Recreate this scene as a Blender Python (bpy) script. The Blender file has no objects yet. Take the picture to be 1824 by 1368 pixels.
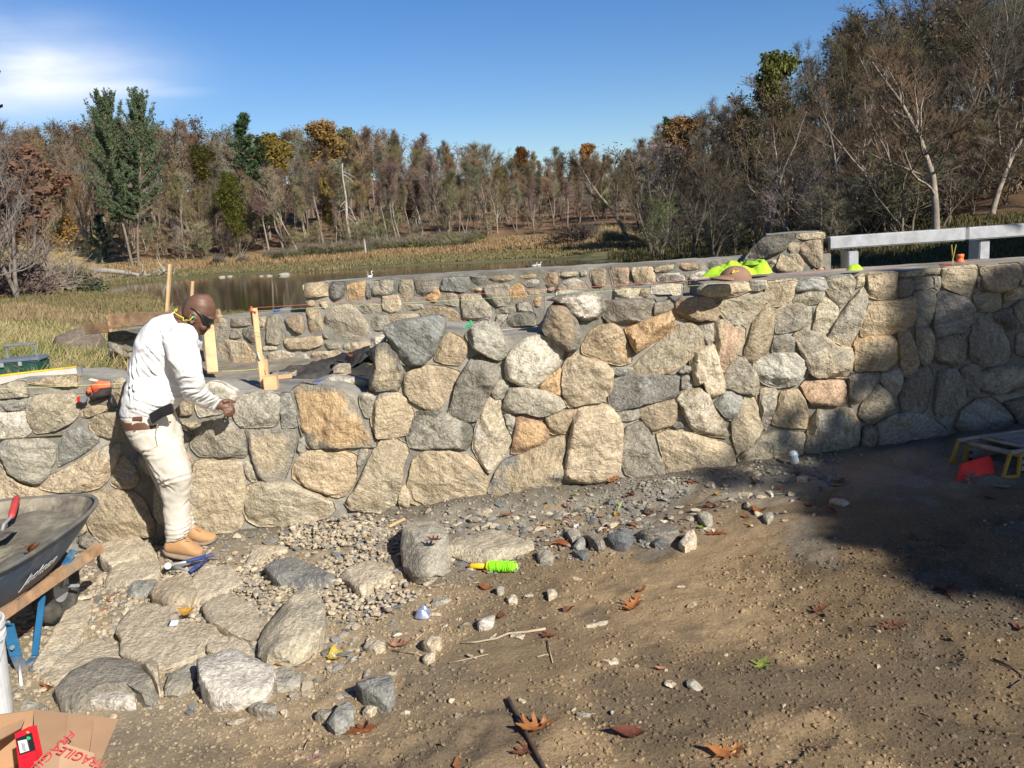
import bpy, bmesh, math, random
import numpy as np
from mathutils import Vector, Matrix, noise as mn
R = math.radians
# ------------------------------------------------------------------ camera, world, sun, exposure
SC = bpy.context.scene
COL = SC.collection
FPX = 1530.0; PITCH = R(10.4); ROLL = R(3.8); ZC = 1.65
X0 = Vector((1, 0, 0)); FW = Vector((0, math.cos(PITCH), -math.sin(PITCH))); U0 = Vector((0, math.sin(PITCH), math.cos(PITCH)))
CR = math.cos(ROLL) * X0 - math.sin(ROLL) * U0
CU = math.sin(ROLL) * X0 + math.cos(ROLL) * U0
CAM = Vector((0, 0, ZC))
cd = bpy.data.cameras.new('camera'); cam = bpy.data.objects.new('camera', cd); COL.objects.link(cam)
cd.sensor_width = 36.0; cd.lens = 36.0 * FPX / 1824.0; cd.clip_start = 0.05; cd.clip_end = 3000
mw = Matrix.Identity(4)
for i in range(3):
    mw[i][0] = CR[i]; mw[i][1] = CU[i]; mw[i][2] = -FW[i]; mw[i][3] = CAM[i]
cam.matrix_world = mw
SC.camera = cam
SUN = Vector((0.50, -0.68, 0.56)).normalized()
EL = math.asin(SUN.z); AZ = math.atan2(SUN.x, SUN.y)
w = bpy.data.worlds.new('World'); SC.world = w; w.use_nodes = True
wt = w.node_tree; wt.nodes.clear()
def wn(t, **k):
    n = wt.nodes.new(t)
    for a, b in k.items(): setattr(n, a, b)
    return n
sky = wn('ShaderNodeTexSky', sky_type='NISHITA', sun_disc=False, sun_elevation=EL, sun_rotation=AZ, air_density=1.0, dust_density=0.35, ozone_density=3.2, altitude=200)
bg = wn('ShaderNodeBackground'); wo = wn('ShaderNodeOutputWorld')
tcw = wn('ShaderNodeTexCoord')
# thin high cloud low in the north-west: noise stretched along the horizon inside a soft bank
mpw = wn('ShaderNodeMapping'); mpw.inputs['Scale'].default_value = (2.2, 2.2, 9.0); mpw.inputs['Rotation'].default_value = (0.0, 0.12, 0.0)
nzw = wn('ShaderNodeTexNoise'); nzw.inputs['Scale'].default_value = 1.6; nzw.inputs['Detail'].default_value = 7; nzw.inputs['Roughness'].default_value = 0.5
wt.links.new(tcw.outputs['Generated'], mpw.inputs[0]); wt.links.new(mpw.outputs[0], nzw.inputs[0])
def gz(u, v):
    d = FW + (u - 912) / FPX * CR - (v - 684) / FPX * CU
    return d.normalized()
def wmath(op, a, b=None, clamp=False):
    n = wn('ShaderNodeMath', operation=op, use_clamp=clamp)
    for i, x in enumerate((a, b)):
        if x is None: continue
        if isinstance(x, (int, float)): n.inputs[i].default_value = x
        else: wt.links.new(x, n.inputs[i])
    return n.outputs[0]
sepw = wn('ShaderNodeSeparateXYZ'); wt.links.new(tcw.outputs['Generated'], sepw.inputs[0])
azn = wmath('ARCTAN2', sepw.outputs[0], sepw.outputs[1])
eln = wmath('ARCSINE', sepw.outputs[2])
total = None
for (u, v, wa, we, amp) in [(55, 128, 0.095, 0.032, 1.15), (-70, 118, 0.12, 0.04, 1.15), (60, 45, 0.07, 0.016, 0.35), (175, 152, 0.06, 0.016, 0.75), (260, 163, 0.05, 0.008, 0.35)]:
    d = gz(u, v); a0 = math.atan2(d.x, d.y); e0 = math.asin(d.z)
    da = wmath('DIVIDE', wmath('SUBTRACT', azn, a0), wa)
    de = wmath('DIVIDE', wmath('SUBTRACT', eln, e0), we)
    g = wmath('ADD', wmath('MULTIPLY', da, da), wmath('MULTIPLY', de, de))
    g = wmath('MULTIPLY', wmath('POWER', 2.718, wmath('MULTIPLY', g, -1.0)), amp)
    total = g if total is None else wmath('MAXIMUM', total, g)
nz = wmath('MULTIPLY', wmath('SUBTRACT', nzw.outputs['Fac'], 0.30), 3.6, True)
cov = wmath('MULTIPLY', wmath('MULTIPLY', total, nz), 0.95, True)
hs = wn('ShaderNodeHueSaturation'); hs.inputs['Saturation'].default_value = 1.3; hs.inputs['Value'].default_value = 1.22; hs.inputs['Hue'].default_value = .512
wt.links.new(sky.outputs[0], hs.inputs['Color'])
mxw = wn('ShaderNodeMix', data_type='RGBA'); wt.links.new(cov, mxw.inputs[0]); wt.links.new(hs.outputs[0], mxw.inputs[6]); mxw.inputs[7].default_value = (12.0, 12.2, 12.6, 1)
wt.links.new(mxw.outputs[2], bg.inputs['Color'])
bg.inputs['Strength'].default_value = 0.068
wt.links.new(bg.outputs[0], wo.inputs[0])
sl = bpy.data.lights.new('sun', 'SUN'); sl.energy = 5.0; sl.angle = R(0.53); sl.color = (1.0, 0.945, 0.86)
so = bpy.data.objects.new('sun', sl); COL.objects.link(so)
so.rotation_euler = (-SUN).to_track_quat('-Z', 'Y').to_euler(); so.location = SUN * 60
SC.view_settings.view_transform = 'Standard'; SC.view_settings.look = 'None'; SC.view_settings.gamma = 1; SC.view_settings.use_curve_mapping = False
SC.view_settings.exposure = 0.5
SC.render.engine = 'CYCLES'
SC.cycles.max_bounces = 6; SC.cycles.transparent_max_bounces = 8; SC.cycles.use_denoising = True
# ------------------------------------------------------------------ pixel -> place
def ray(u, v):
    u = float(u); v = float(v)
    return FW + (u - 912) / FPX * CR - (v - 684) / FPX * CU
def PY(u, v, Y): d = ray(u, v); return CAM + d * (Y / d.y)
def PZ(u, v, z): d = ray(u, v); return CAM + d * ((z - ZC) / d.z)
class Plane:
    def __init__(s, y0, m, lean=0.0): s.y0 = y0; s.m = m; s.n = math.sqrt(1 + m * m)
    def at(s, u, v):
        d = ray(u, v); t = s.y0 / (d.y - s.m * d.x); return CAM + d * t
    def st(s, u, v): p = s.at(u, v); return (p.x * s.n, p.z)
    def pt(s, a, z, out=0.0):      # a along the wall, out = toward the camera
        x = a / s.n; return Vector((x + s.m / s.n * out, s.y0 + s.m * x - out / s.n, z))
FRONT = Plane(4.90, -0.05)
_a = PZ(545, 503, 1.28); _b = PZ(1310, 464, 1.28)
_m = (_b.y - _a.y) / (_b.x - _a.x); BACK = Plane(_a.y - _m * _a.x, _m)
def pad_z(x, y):
    k = 0.4 + 0.6 * min(1, max(0, (y - 2) / 2.5))
    xx = max(-6, min(7, x))
    return 0.062 + 0.085 * xx * k
def GP(u, v, dz=0.0):
    z = 0.05
    for _ in range(12):
        p = PZ(u, v, z + dz); z = pad_z(p.x, p.y)
    return p
# terrain beyond the walls: columns of (distance, height) at given bearings
TU = [-1500, -400, 0, 200, 400, 600, 900, 1130, 1300, 1500, 1824, 2400, 3500]
TP = [
 [(5, .6), (12, .5), (30, .4), (60, .8), (90, 3), (140, 8), (250, 20), (420, 30), (1500, 40)],
 [(5, .6), (12, .3), (30, .0), (60, .2), (90, .6), (140, 5), (250, 19), (420, 30), (1500, 40)],
 [(5, .6), (8, .55), (15, .1), (30, -.6), (60, -1.3), (85, -1.35), (110, -1.0), (130, -.6), (160, 2), (220, 11), (420, 28), (1500, 40)],
 [(5, .6), (7.5, .5), (15, -.1), (30, -1.1), (60, -1.95), (80, -2.22), (86, -2.42), (100, -2.5), (110, -2.3), (120, -2.1), (137, -1.3), (150, -.2), (165, 2.2), (200, 8), (300, 20), (420, 28), (1500, 40)],
 [(5, .6), (7.5, .5), (12, 0), (22, -.9), (35, -1.7), (47, -2.25), (50, -2.45), (60, -3), (104, -3), (112, -2.42), (114, -2.3), (130, -2.05), (140, -1.7), (150, -.9), (170, 2), (200, 6), (260, 14), (420, 28), (1500, 40)],
 [(5, .5), (9, .2), (20, -1), (35, -2.1), (42, -2.45), (50, -3), (98, -3), (105, -2.45), (108, -2.3), (125, -1.9), (140, -1.1), (150, -.3), (165, 1.5), (200, 6), (260, 14), (420, 28), (1500, 40)],
 [(5, .5), (9, .2), (20, -1), (35, -2.1), (42, -2.45), (50, -3), (90, -3), (96, -2.45), (99, -2.3), (115, -1.9), (130, -1.6), (142, -.8), (160, 2), (200, 6), (260, 12), (420, 25), (1500, 38)],
 [(5, .5), (9, .2), (20, -1), (35, -2.1), (42, -2.45), (50, -3), (70, -3), (76, -2.45), (80, -2.28), (100, -1.75), (115, -1.2), (130, 0), (160, 3), (200, 6), (260, 11), (420, 20), (1500, 38)],
 [(5, .5), (9, .2), (20, -1), (35, -1.9), (50, -2.2), (65, -2.1), (75, -1.65), (85, -.7), (100, 2), (140, 8), (200, 15), (300, 22), (1500, 40)],
 [(5, .5), (9, .2), (20, -1), (35, -1.6), (50, -1.4), (60, -.7), (75, 2), (100, 6.5), (150, 14), (250, 23), (400, 26), (1500, 40)],
 [(5, .5), (9, .2), (15, -.5), (30, -1), (45, -.6), (60, 2), (80, 6), (120, 14), (250, 25), (400, 30), (1500, 40)],
 [(5, .5), (9, .2), (15, -.5), (30, -.7), (45, 0), (60, 3), (80, 7), (120, 15), (250, 26), (400, 30), (1500, 40)],
 [(5, .5), (9, .3), (15, .2), (30, .2), (45, 1), (60, 4), (80, 8), (120, 15), (250, 26), (400, 30), (1500, 40)]]
def hor(u):
    # the row where the level line of sight crosses column u
    du = (u - 912) / FPX
    # FW.z + du*CR.z - k*CU.z = 0
    return 684 + FPX * (FW.z + du * CR.z) / CU.z
def bearing(u): d = ray(u, hor(u)); return d.x / d.y
TB = [bearing(u) for u in TU]
def terr_arr(B, D):
    B = np.asarray(B, float); D = np.asarray(D, float)
    cols = np.stack([np.interp(D, [p[0] for p in c], [p[1] for p in c]) for c in TP])
    Bc = np.clip(B, TB[0], TB[-1])
    i = np.clip(np.searchsorted(TB, Bc) - 1, 0, len(TB) - 2)
    tb = np.array(TB); f = (Bc - tb[i]) / (tb[i + 1] - tb[i]); f = f * f * (3 - 2 * f)
    idx = np.indices(D.shape)
    a = cols[(i,) + tuple(idx)]; b = cols[(i + 1,) + tuple(idx)]
    return a * (1 - f) + b * f
def terr(x, y): return float(terr_arr(np.array([x / max(y, .1)]), np.array([y]))[0])
def TPx(u, v):
    d = ray(u, v); t = 4.0
    while t < 900:
        p = CAM + d * t
        if p.z < terr(p.x, p.y): return p
        t *= 1.012
    return p
def UD(u, D):      # place at bearing of column u, distance D
    x = bearing(u) * D; return Vector((x, D, terr(x, D)))
# ------------------------------------------------------------------ noise, mesh and object helpers
def _hash(ix, iy, s):
    n = (ix.astype(np.int64) * 374761393 + iy.astype(np.int64) * 668265263 + s * 974634777) & 0x7fffffff
    n = ((n ^ (n >> 13)) * 1274126177) & 0x7fffffff
    return ((n ^ (n >> 16)) & 0xffff) / 65535.0
def vnoise(x, y, s=0):
    ix = np.floor(x); iy = np.floor(y); fx = x - ix; fy = y - iy
    fx = fx * fx * (3 - 2 * fx); fy = fy * fy * (3 - 2 * fy)
    a = _hash(ix, iy, s); b = _hash(ix + 1, iy, s); c = _hash(ix, iy + 1, s); d = _hash(ix + 1, iy + 1, s)
    return (a * (1 - fx) + b * fx) * (1 - fy) + (c * (1 - fx) + d * fx) * fy
def fbm(x, y, sc, o=4, s=0):
    r = 0; a = .5; t = 0
    for k in range(o):
        r = r + a * vnoise(x * sc + 17.3 * k, y * sc - 9.1 * k, s + k); t += a; a *= .5; sc *= 2.03
    return r / t
def link(name, me, mat=None, parent=None, loc=None, col=None):
    o = bpy.data.objects.new(name, me); COL.objects.link(o)
    if mat is not None and me is not None and not me.materials:
        me.materials.append(mat)
    if loc is not None: o.location = loc
    if parent is not None: o.parent = parent
    if col is not None: o.color = (*col[:3], 1)
    return o
def mesh(name, v, f, smooth=True):
    me = bpy.data.meshes.new(name); me.from_pydata([tuple(x) for x in v], [], f)
    if smooth: me.polygons.foreach_set('use_smooth', [True] * len(me.polygons))
    me.update(); return me
def npmesh(name, V, F, smooth=True):
    """V (n,3) array, F (m,k) array of equal-sized faces"""
    V = np.asarray(V, np.float32); F = np.asarray(F, np.int32); k = F.shape[1]
    me = bpy.data.meshes.new(name); me.vertices.add(len(V)); me.vertices.foreach_set('co', V.ravel())
    me.loops.add(F.size); me.loops.foreach_set('vertex_index', F.ravel())
    me.polygons.add(len(F)); me.polygons.foreach_set('loop_start', np.arange(0, F.size, k, dtype=np.int32))
    try: me.polygons.foreach_set('loop_total', np.full(len(F), k, np.int32))
    except Exception: pass
    me.polygons.foreach_set('use_smooth', np.full(len(F), smooth)); me.update(calc_edges=True); return me
def vcol(me, C):
    a = me.color_attributes.new('Col', 'FLOAT_COLOR', 'POINT')
    C = np.asarray(C, np.float32)
    if C.shape[1] == 3: C = np.hstack([C, np.ones((len(C), 1), np.float32)])
    a.data.foreach_set('color', C.ravel())
def tag(o, label=None, cat=None, group=None, kind=None):
    if label: o['label'] = label
    if cat: o['category'] = cat
    if group: o['group'] = group
    if kind: o['kind'] = kind
    return o
def empty(name, loc=(0, 0, 0), rz=0.0):
    o = bpy.data.objects.new(name, None); COL.objects.link(o); o.location = loc; o.rotation_euler = (0, 0, rz)
    o.empty_display_size = 0.1; return o
class MB:
    def __init__(s): s.v = []; s.f = []
    def add(s, v, f):
        b = len(s.v); s.v += [Vector(x) for x in v]; s.f += [tuple(i + b for i in q) for q in f]; return s
    def box(s, c, d, rot=None, ch=0.0):
        c = Vector(c); hx, hy, hz = d[0] / 2, d[1] / 2, d[2] / 2; m = rot or Matrix.Identity(3)
        if ch <= 0:
            P = [Vector((x, y, z)) for x in (-hx, hx) for y in (-hy, hy) for z in (-hz, hz)]
            F = [(0, 1, 3, 2), (4, 6, 7, 5), (0, 4, 5, 1), (2, 3, 7, 6), (0, 2, 6, 4), (1, 5, 7, 3)]
            return s.add([c + m @ p for p in P], F)
        bm = bmesh.new(); bmesh.ops.create_cube(bm, size=1)
        for q in bm.verts: q.co = Vector((q.co.x * d[0], q.co.y * d[1], q.co.z * d[2]))
        bmesh.ops.bevel(bm, geom=bm.edges[:], offset=ch, segments=2, affect='EDGES')
        V = [c + m @ q.co for q in bm.verts]; F = [tuple(q.index for q in f.verts) for f in bm.faces]; bm.free()
        return s.add(V, F)
    def hexa(s, P):   # 8 corners: bottom 4 then top 4
        return s.add(P, [(3, 2, 1, 0), (4, 5, 6, 7), (0, 1, 5, 4), (1, 2, 6, 5), (2, 3, 7, 6), (3, 0, 4, 7)])
    def tube(s, pts, r, n=8, cap=True):
        pts = [Vector(p) for p in pts]; m = len(pts); rr = r if isinstance(r, (list, tuple)) else [r] * m
        V = []; F = []
        t0 = (pts[1] - pts[0]).normalized(); up = Vector((0, 0, 1)) if abs(t0.z) < .9 else Vector((1, 0, 0))
        a = t0.cross(up).normalized()
        for i in range(m):
            t = (pts[min(i + 1, m - 1)] - pts[max(i - 1, 0)]).normalized()
            a = (a - t * a.dot(t)); a = a.normalized() if a.length > 1e-6 else t.orthogonal().normalized()
            b = t.cross(a)
            for k in range(n):
                w_ = 2 * math.pi * k / n; V.append(pts[i] + (a * math.cos(w_) + b * math.sin(w_)) * rr[i])
        for i in range(m - 1):
            for k in range(n):
                k2 = (k + 1) % n; F.append((i * n + k, i * n + k2, (i + 1) * n + k2, (i + 1) * n + k))
        if cap:
            F.append(tuple(range(n - 1, -1, -1))); F.append(tuple((m - 1) * n + k for k in range(n)))
        return s.add(V, F)
    def loft(s, rings, cap=True):
        n = len(rings[0]); V = [p for q in rings for p in q]; F = []
        for i in range(len(rings) - 1):
            for k in range(n):
                k2 = (k + 1) % n; F.append((i * n + k, i * n + k2, (i + 1) * n + k2, (i + 1) * n + k))
        if cap:
            F.append(tuple(range(n - 1, -1, -1))); F.append(tuple((len(rings) - 1) * n + k for k in range(n)))
        return s.add(V, F)
    def ell(s, c, r, rot=None, nu=16, nv=10):
        c = Vector(c); m = rot or Matrix.Identity(3); rings = []
        V = [c + m @ Vector((0, 0, -r[2]))]; F = []
        for j in range(1, nv):
            a = -math.pi / 2 + math.pi * j / nv
            for k in range(nu):
                b = 2 * math.pi * k / nu
                V.append(c + m @ Vector((r[0] * math.cos(a) * math.cos(b), r[1] * math.cos(a) * math.sin(b), r[2] * math.sin(a))))
        V.append(c + m @ Vector((0, 0, r[2]))); L = len(V) - 1
        for k in range(nu): F.append((0, 1 + (k + 1) % nu, 1 + k)); F.append((L, 1 + (nv - 2) * nu + k, 1 + (nv - 2) * nu + (k + 1) % nu))
        for j in range(nv - 2):
            for k in range(nu):
                k2 = (k + 1) % nu; F.append((1 + j * nu + k, 1 + j * nu + k2, 1 + (j + 1) * nu + k2, 1 + (j + 1) * nu + k))
        return s.add(V, F)
    def cyl(s, a, b, r, n=16): return s.tube([a, b], r, n)
    def build(s, name, mat, parent=None, loc=None, smooth=False, col=None):
        off = Vector(loc) if loc is not None else Vector((0, 0, 0))
        me = mesh(name, [v - off for v in s.v], s.f, smooth); return link(name, me, mat, parent, loc if parent is None else (off if loc is not None else None), col)
# ------------------------------------------------------------------ materials
def newmat(name):
    m = bpy.data.materials.new(name); m.use_nodes = True; nt = m.node_tree; b = nt.nodes['Principled BSDF']; return m, nt, b
def N(nt, t, ins=None, **k):
    n = nt.nodes.new(t)
    for a, b in k.items(): setattr(n, a, b)
    for a, b in (ins or {}).items():
        if isinstance(b, bpy.types.NodeSocket): nt.links.new(b, n.inputs[a])
        else: n.inputs[a].default_value = b
    return n
def mixc(nt, f, a, b, mode='MIX'):
    n = nt.nodes.new('ShaderNodeMix'); n.data_type = 'RGBA'; n.blend_type = mode
    for i, x in ((0, f), (6, a), (7, b)):
        if isinstance(x, bpy.types.NodeSocket): nt.links.new(x, n.inputs[i])
        elif isinstance(x, (int, float)) and i == 0: n.inputs[0].default_value = x
        else: n.inputs[i].default_value = (*x[:3], 1)
    return n.outputs[2]
def ramp(nt, fac, lo, hi, a=0.0, b=1.0):
    n = nt.nodes.new('ShaderNodeMapRange'); nt.links.new(fac, n.inputs[0])
    n.inputs[1].default_value = lo; n.inputs[2].default_value = hi; n.inputs[3].default_value = a; n.inputs[4].default_value = b; n.clamp = True
    return n.outputs[0]
def noise(nt, vec, scale, detail=5, rough=.55, dist=0.0):
    return N(nt, 'ShaderNodeTexNoise', {0: vec, 'Scale': scale, 'Detail': detail, 'Roughness': rough, 'Distortion': dist}).outputs['Fac']
def bump(nt, b, h, strength, dist=0.01, prev=None):
    n = N(nt, 'ShaderNodeBump', {'Height': h, 'Strength': strength, 'Distance': dist})
    if prev is not None: nt.links.new(prev, n.inputs['Normal'])
    nt.links.new(n.outputs[0], b.inputs['Normal']); return n.outputs[0]
def objvec(nt, rnd=True):
    tc = N(nt, 'ShaderNodeTexCoord'); oi = N(nt, 'ShaderNodeObjectInfo')
    v = tc.outputs['Object']
    if rnd:
        mu = N(nt, 'ShaderNodeMath', {0: oi.outputs['Random'], 1: 57.0}, operation='MULTIPLY')
        v = N(nt, 'ShaderNodeVectorMath', {0: v, 1: mu.outputs[0]}, operation='ADD').outputs[0]
    return v, oi
def simple(name, c, rough=.6, metal=0.0, var=.25, scale=18, bmp=.15, bscale=90, spec=.4, dirt=None, dirt_amt=.5, dist=.004):
    m, nt, b = newmat(name); v, oi = objvec(nt)
    n1 = noise(nt, v, scale, 5)
    cc = mixc(nt, ramp(nt, n1, .3, .7), [x * (1 - var) for x in c], [min(1, x * (1 + var * .6)) for x in c])
    if dirt is not None:
        n2 = noise(nt, v, scale * .45, 6, .65); cc = mixc(nt, ramp(nt, n2, .5, .68, 0, dirt_amt), cc, dirt)
    nt.links.new(cc, b.inputs['Base Color']); b.inputs['Roughness'].default_value = rough; b.inputs['Metallic'].default_value = metal
    b.inputs['Specular IOR Level'].default_value = spec
    if bmp > 0: bump(nt, b, noise(nt, v, bscale, 6, .6), bmp, dist)
    return m
def mat_stone():
    m, nt, b = newmat('fieldstone'); v, oi = objvec(nt)
    at = N(nt, 'ShaderNodeAttribute', attribute_type='OBJECT', attribute_name='tone')
    rot = N(nt, 'ShaderNodeVectorRotate', {0: v, 'Angle': 0.0}); a_ = N(nt, 'ShaderNodeMath', {0: oi.outputs['Random'], 1: 6.28}, operation='MULTIPLY'); nt.links.new(a_.outputs[0], rot.inputs['Angle']); rot.inputs['Axis'].default_value = (0, 1, 0)
    st = N(nt, 'ShaderNodeMapping', {0: rot.outputs[0]}); st.inputs['Scale'].default_value = (1, 1, 5.5)
    big = noise(nt, v, 4.5, 6, .62, .6)
    ea = N(nt, 'ShaderNodeAttribute', attribute_type='GEOMETRY', attribute_name='Edge')
    bigf = N(nt, 'ShaderNodeMath', {0: big, 1: N(nt, 'ShaderNodeMath', {0: ea.outputs['Fac'], 1: .22}, operation='MULTIPLY').outputs[0]}, operation='ADD').outputs[0]
    col = mixc(nt, ramp(nt, bigf, .56, .66), oi.outputs['Color'], at.outputs['Color'])
    band = noise(nt, st.outputs[0], 9, 7, .7)
    col = mixc(nt, ramp(nt, band, .35, .7), mixc(nt, 1.0, col, (.62, .60, .58), 'MULTIPLY'), mixc(nt, 1.0, col, (1.18, 1.16, 1.12), 'MULTIPLY'))
    fine = noise(nt, v, 70, 6, .75)
    col = mixc(nt, ramp(nt, fine, .33, .66), mixc(nt, 1.0, col, (.62, .62, .62), 'MULTIPLY'), mixc(nt, 1.0, col, (1.34, 1.33, 1.3), 'MULTIPLY'))
    sp = noise(nt, v, 210, 3, .8)
    col = mixc(nt, ramp(nt, sp, .62, .7, 0, .5), col, (.62, .58, .5))
    col = mixc(nt, ramp(nt, sp, .38, .30, 0, .55), col, (.07, .065, .06))
    mort = noise(nt, v, 11, 5, .7, .4)
    col = mixc(nt, ramp(nt, mort, .64, .74, 0, .45), col, (.50, .47, .42))
    nt.links.new(col, b.inputs['Base Color']); b.inputs['Roughness'].default_value = .88; b.inputs['Specular IOR Level'].default_value = .25
    vo = N(nt, 'ShaderNodeTexVoronoi', {0: N(nt, 'ShaderNodeVectorMath', {0: v, 1: N(nt, 'ShaderNodeTexNoise', {0: v, 'Scale': 9.0, 'Detail': 4}).outputs['Color']}, operation='ADD').outputs[0], 'Scale': 11.0}, feature='F1').outputs['Distance']
    p = bump(nt, b, vo, .4, .018); p = bump(nt, b, band, .5, .012, p); p = bump(nt, b, noise(nt, v, 30, 7, .7), .7, .012, p); bump(nt, b, sp, .35, .002, p)
    return m
M_STONE = mat_stone()
def mat_mortar():
    m, nt, b = newmat('mortar'); tc = N(nt, 'ShaderNodeTexCoord'); v = tc.outputs['Object']
    n1 = noise(nt, v, 2.2, 5, .6); n2 = noise(nt, v, 45, 6, .7)
    wet = ramp(nt, n1, .40, .62)
    c = mixc(nt, wet, (.20, .187, .155), (.37, .345, .29)); c = mixc(nt, ramp(nt, n2, .3, .7), mixc(nt, 1., c, (.78, .78, .78), 'MULTIPLY'), mixc(nt, 1., c, (1.12, 1.12, 1.12), 'MULTIPLY'))
    nt.links.new(c, b.inputs['Base Color']); b.inputs['Roughness'].default_value = .93; b.inputs['Specular IOR Level'].default_value = .2
    p = bump(nt, b, noise(nt, v, 16, 7, .65), .5, .015); bump(nt, b, n2, .5, .004, p)
    return m
M_MORTAR = mat_mortar()
def mat_vc(name, rough=.95, bscale=60, bstr=.5, bdist=.006, nscale=30, trans=0.0, lo=.75, hi=1.2):
    m, nt, b = newmat(name); tc = N(nt, 'ShaderNodeTexCoord'); v = tc.outputs['Object']
    at = N(nt, 'ShaderNodeAttribute', attribute_name='Col'); n2 = noise(nt, v, nscale, 6, .7)
    c = mixc(nt, ramp(nt, n2, .3, .7), mixc(nt, 1., at.outputs['Color'], (lo,) * 3, 'MULTIPLY'), mixc(nt, 1., at.outputs['Color'], (hi,) * 3, 'MULTIPLY'))
    nt.links.new(c, b.inputs['Base Color']); b.inputs['Roughness'].default_value = rough; b.inputs['Specular IOR Level'].default_value = .2
    if bstr > 0: bump(nt, b, noise(nt, v, bscale, 7, .7), bstr, bdist)
    if trans > 0: b.inputs['Transmission Weight'].default_value = 0
    return m
# ------------------------------------------------------------------ stones
PAL = dict(T=(.48, .395, .27), L=(.56, .475, .345), O=(.60, .40, .21), G=(.40, .375, .31), B=(.22, .23, .225), W=(.66, .62, .55),
           D=(.115, .115, .105), N=(.37, .29, .20), P=(.54, .375, .26), K=(.25, .235, .20), Y=(.50, .445, .33), R=(.36, .22, .14), S=(.29, .30, .285), C=(.60, .56, .47))
for _k in list(PAL):
    _m = (.435, .385, .295); _f = .18 if _k in 'ORPBDSKN' else .12; PAL[_k] = tuple(a * (1 - _f) + b * _f for a, b in zip(PAL[_k], _m))
CROP = dict(A=(0, 440, 3.965), B=(0, 780, 3.965), C=(0, 1023, 3.965), D=(400, 440, 3.965), E=(400, 640, 3.965), F=(800, 440, 3.965), G=(800, 640, 3.965),
            H=(1200, 400, 3.965), I=(1200, 600, 3.965), J=(1464, 380, 5.067), K=(1464, 640, 5.067), M=(180, 730, 4.885), Q=(400, 850, 3.965), S=(400, 1023, 3.965), T=(800, 850, 3.965), X=(0, 0, 1.0), V=(960, 490, 6.08))
def parse(txt):
    out = []
    for ln in txt.strip().splitlines():
        t = ln.split()
        if not t: continue
        ox, oy, sc = CROP[t[0]]
        hd = float(t[2]) if len(t) > 2 and ',' not in t[2] else None
        pts = [tuple(map(float, q.split(','))) for q in t[(3 if hd is not None else 2):]]
        out.append((t[1][0], t[1][1], hd, [(ox + x / sc, oy + y / sc) for x, y in pts]))
    return out
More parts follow.
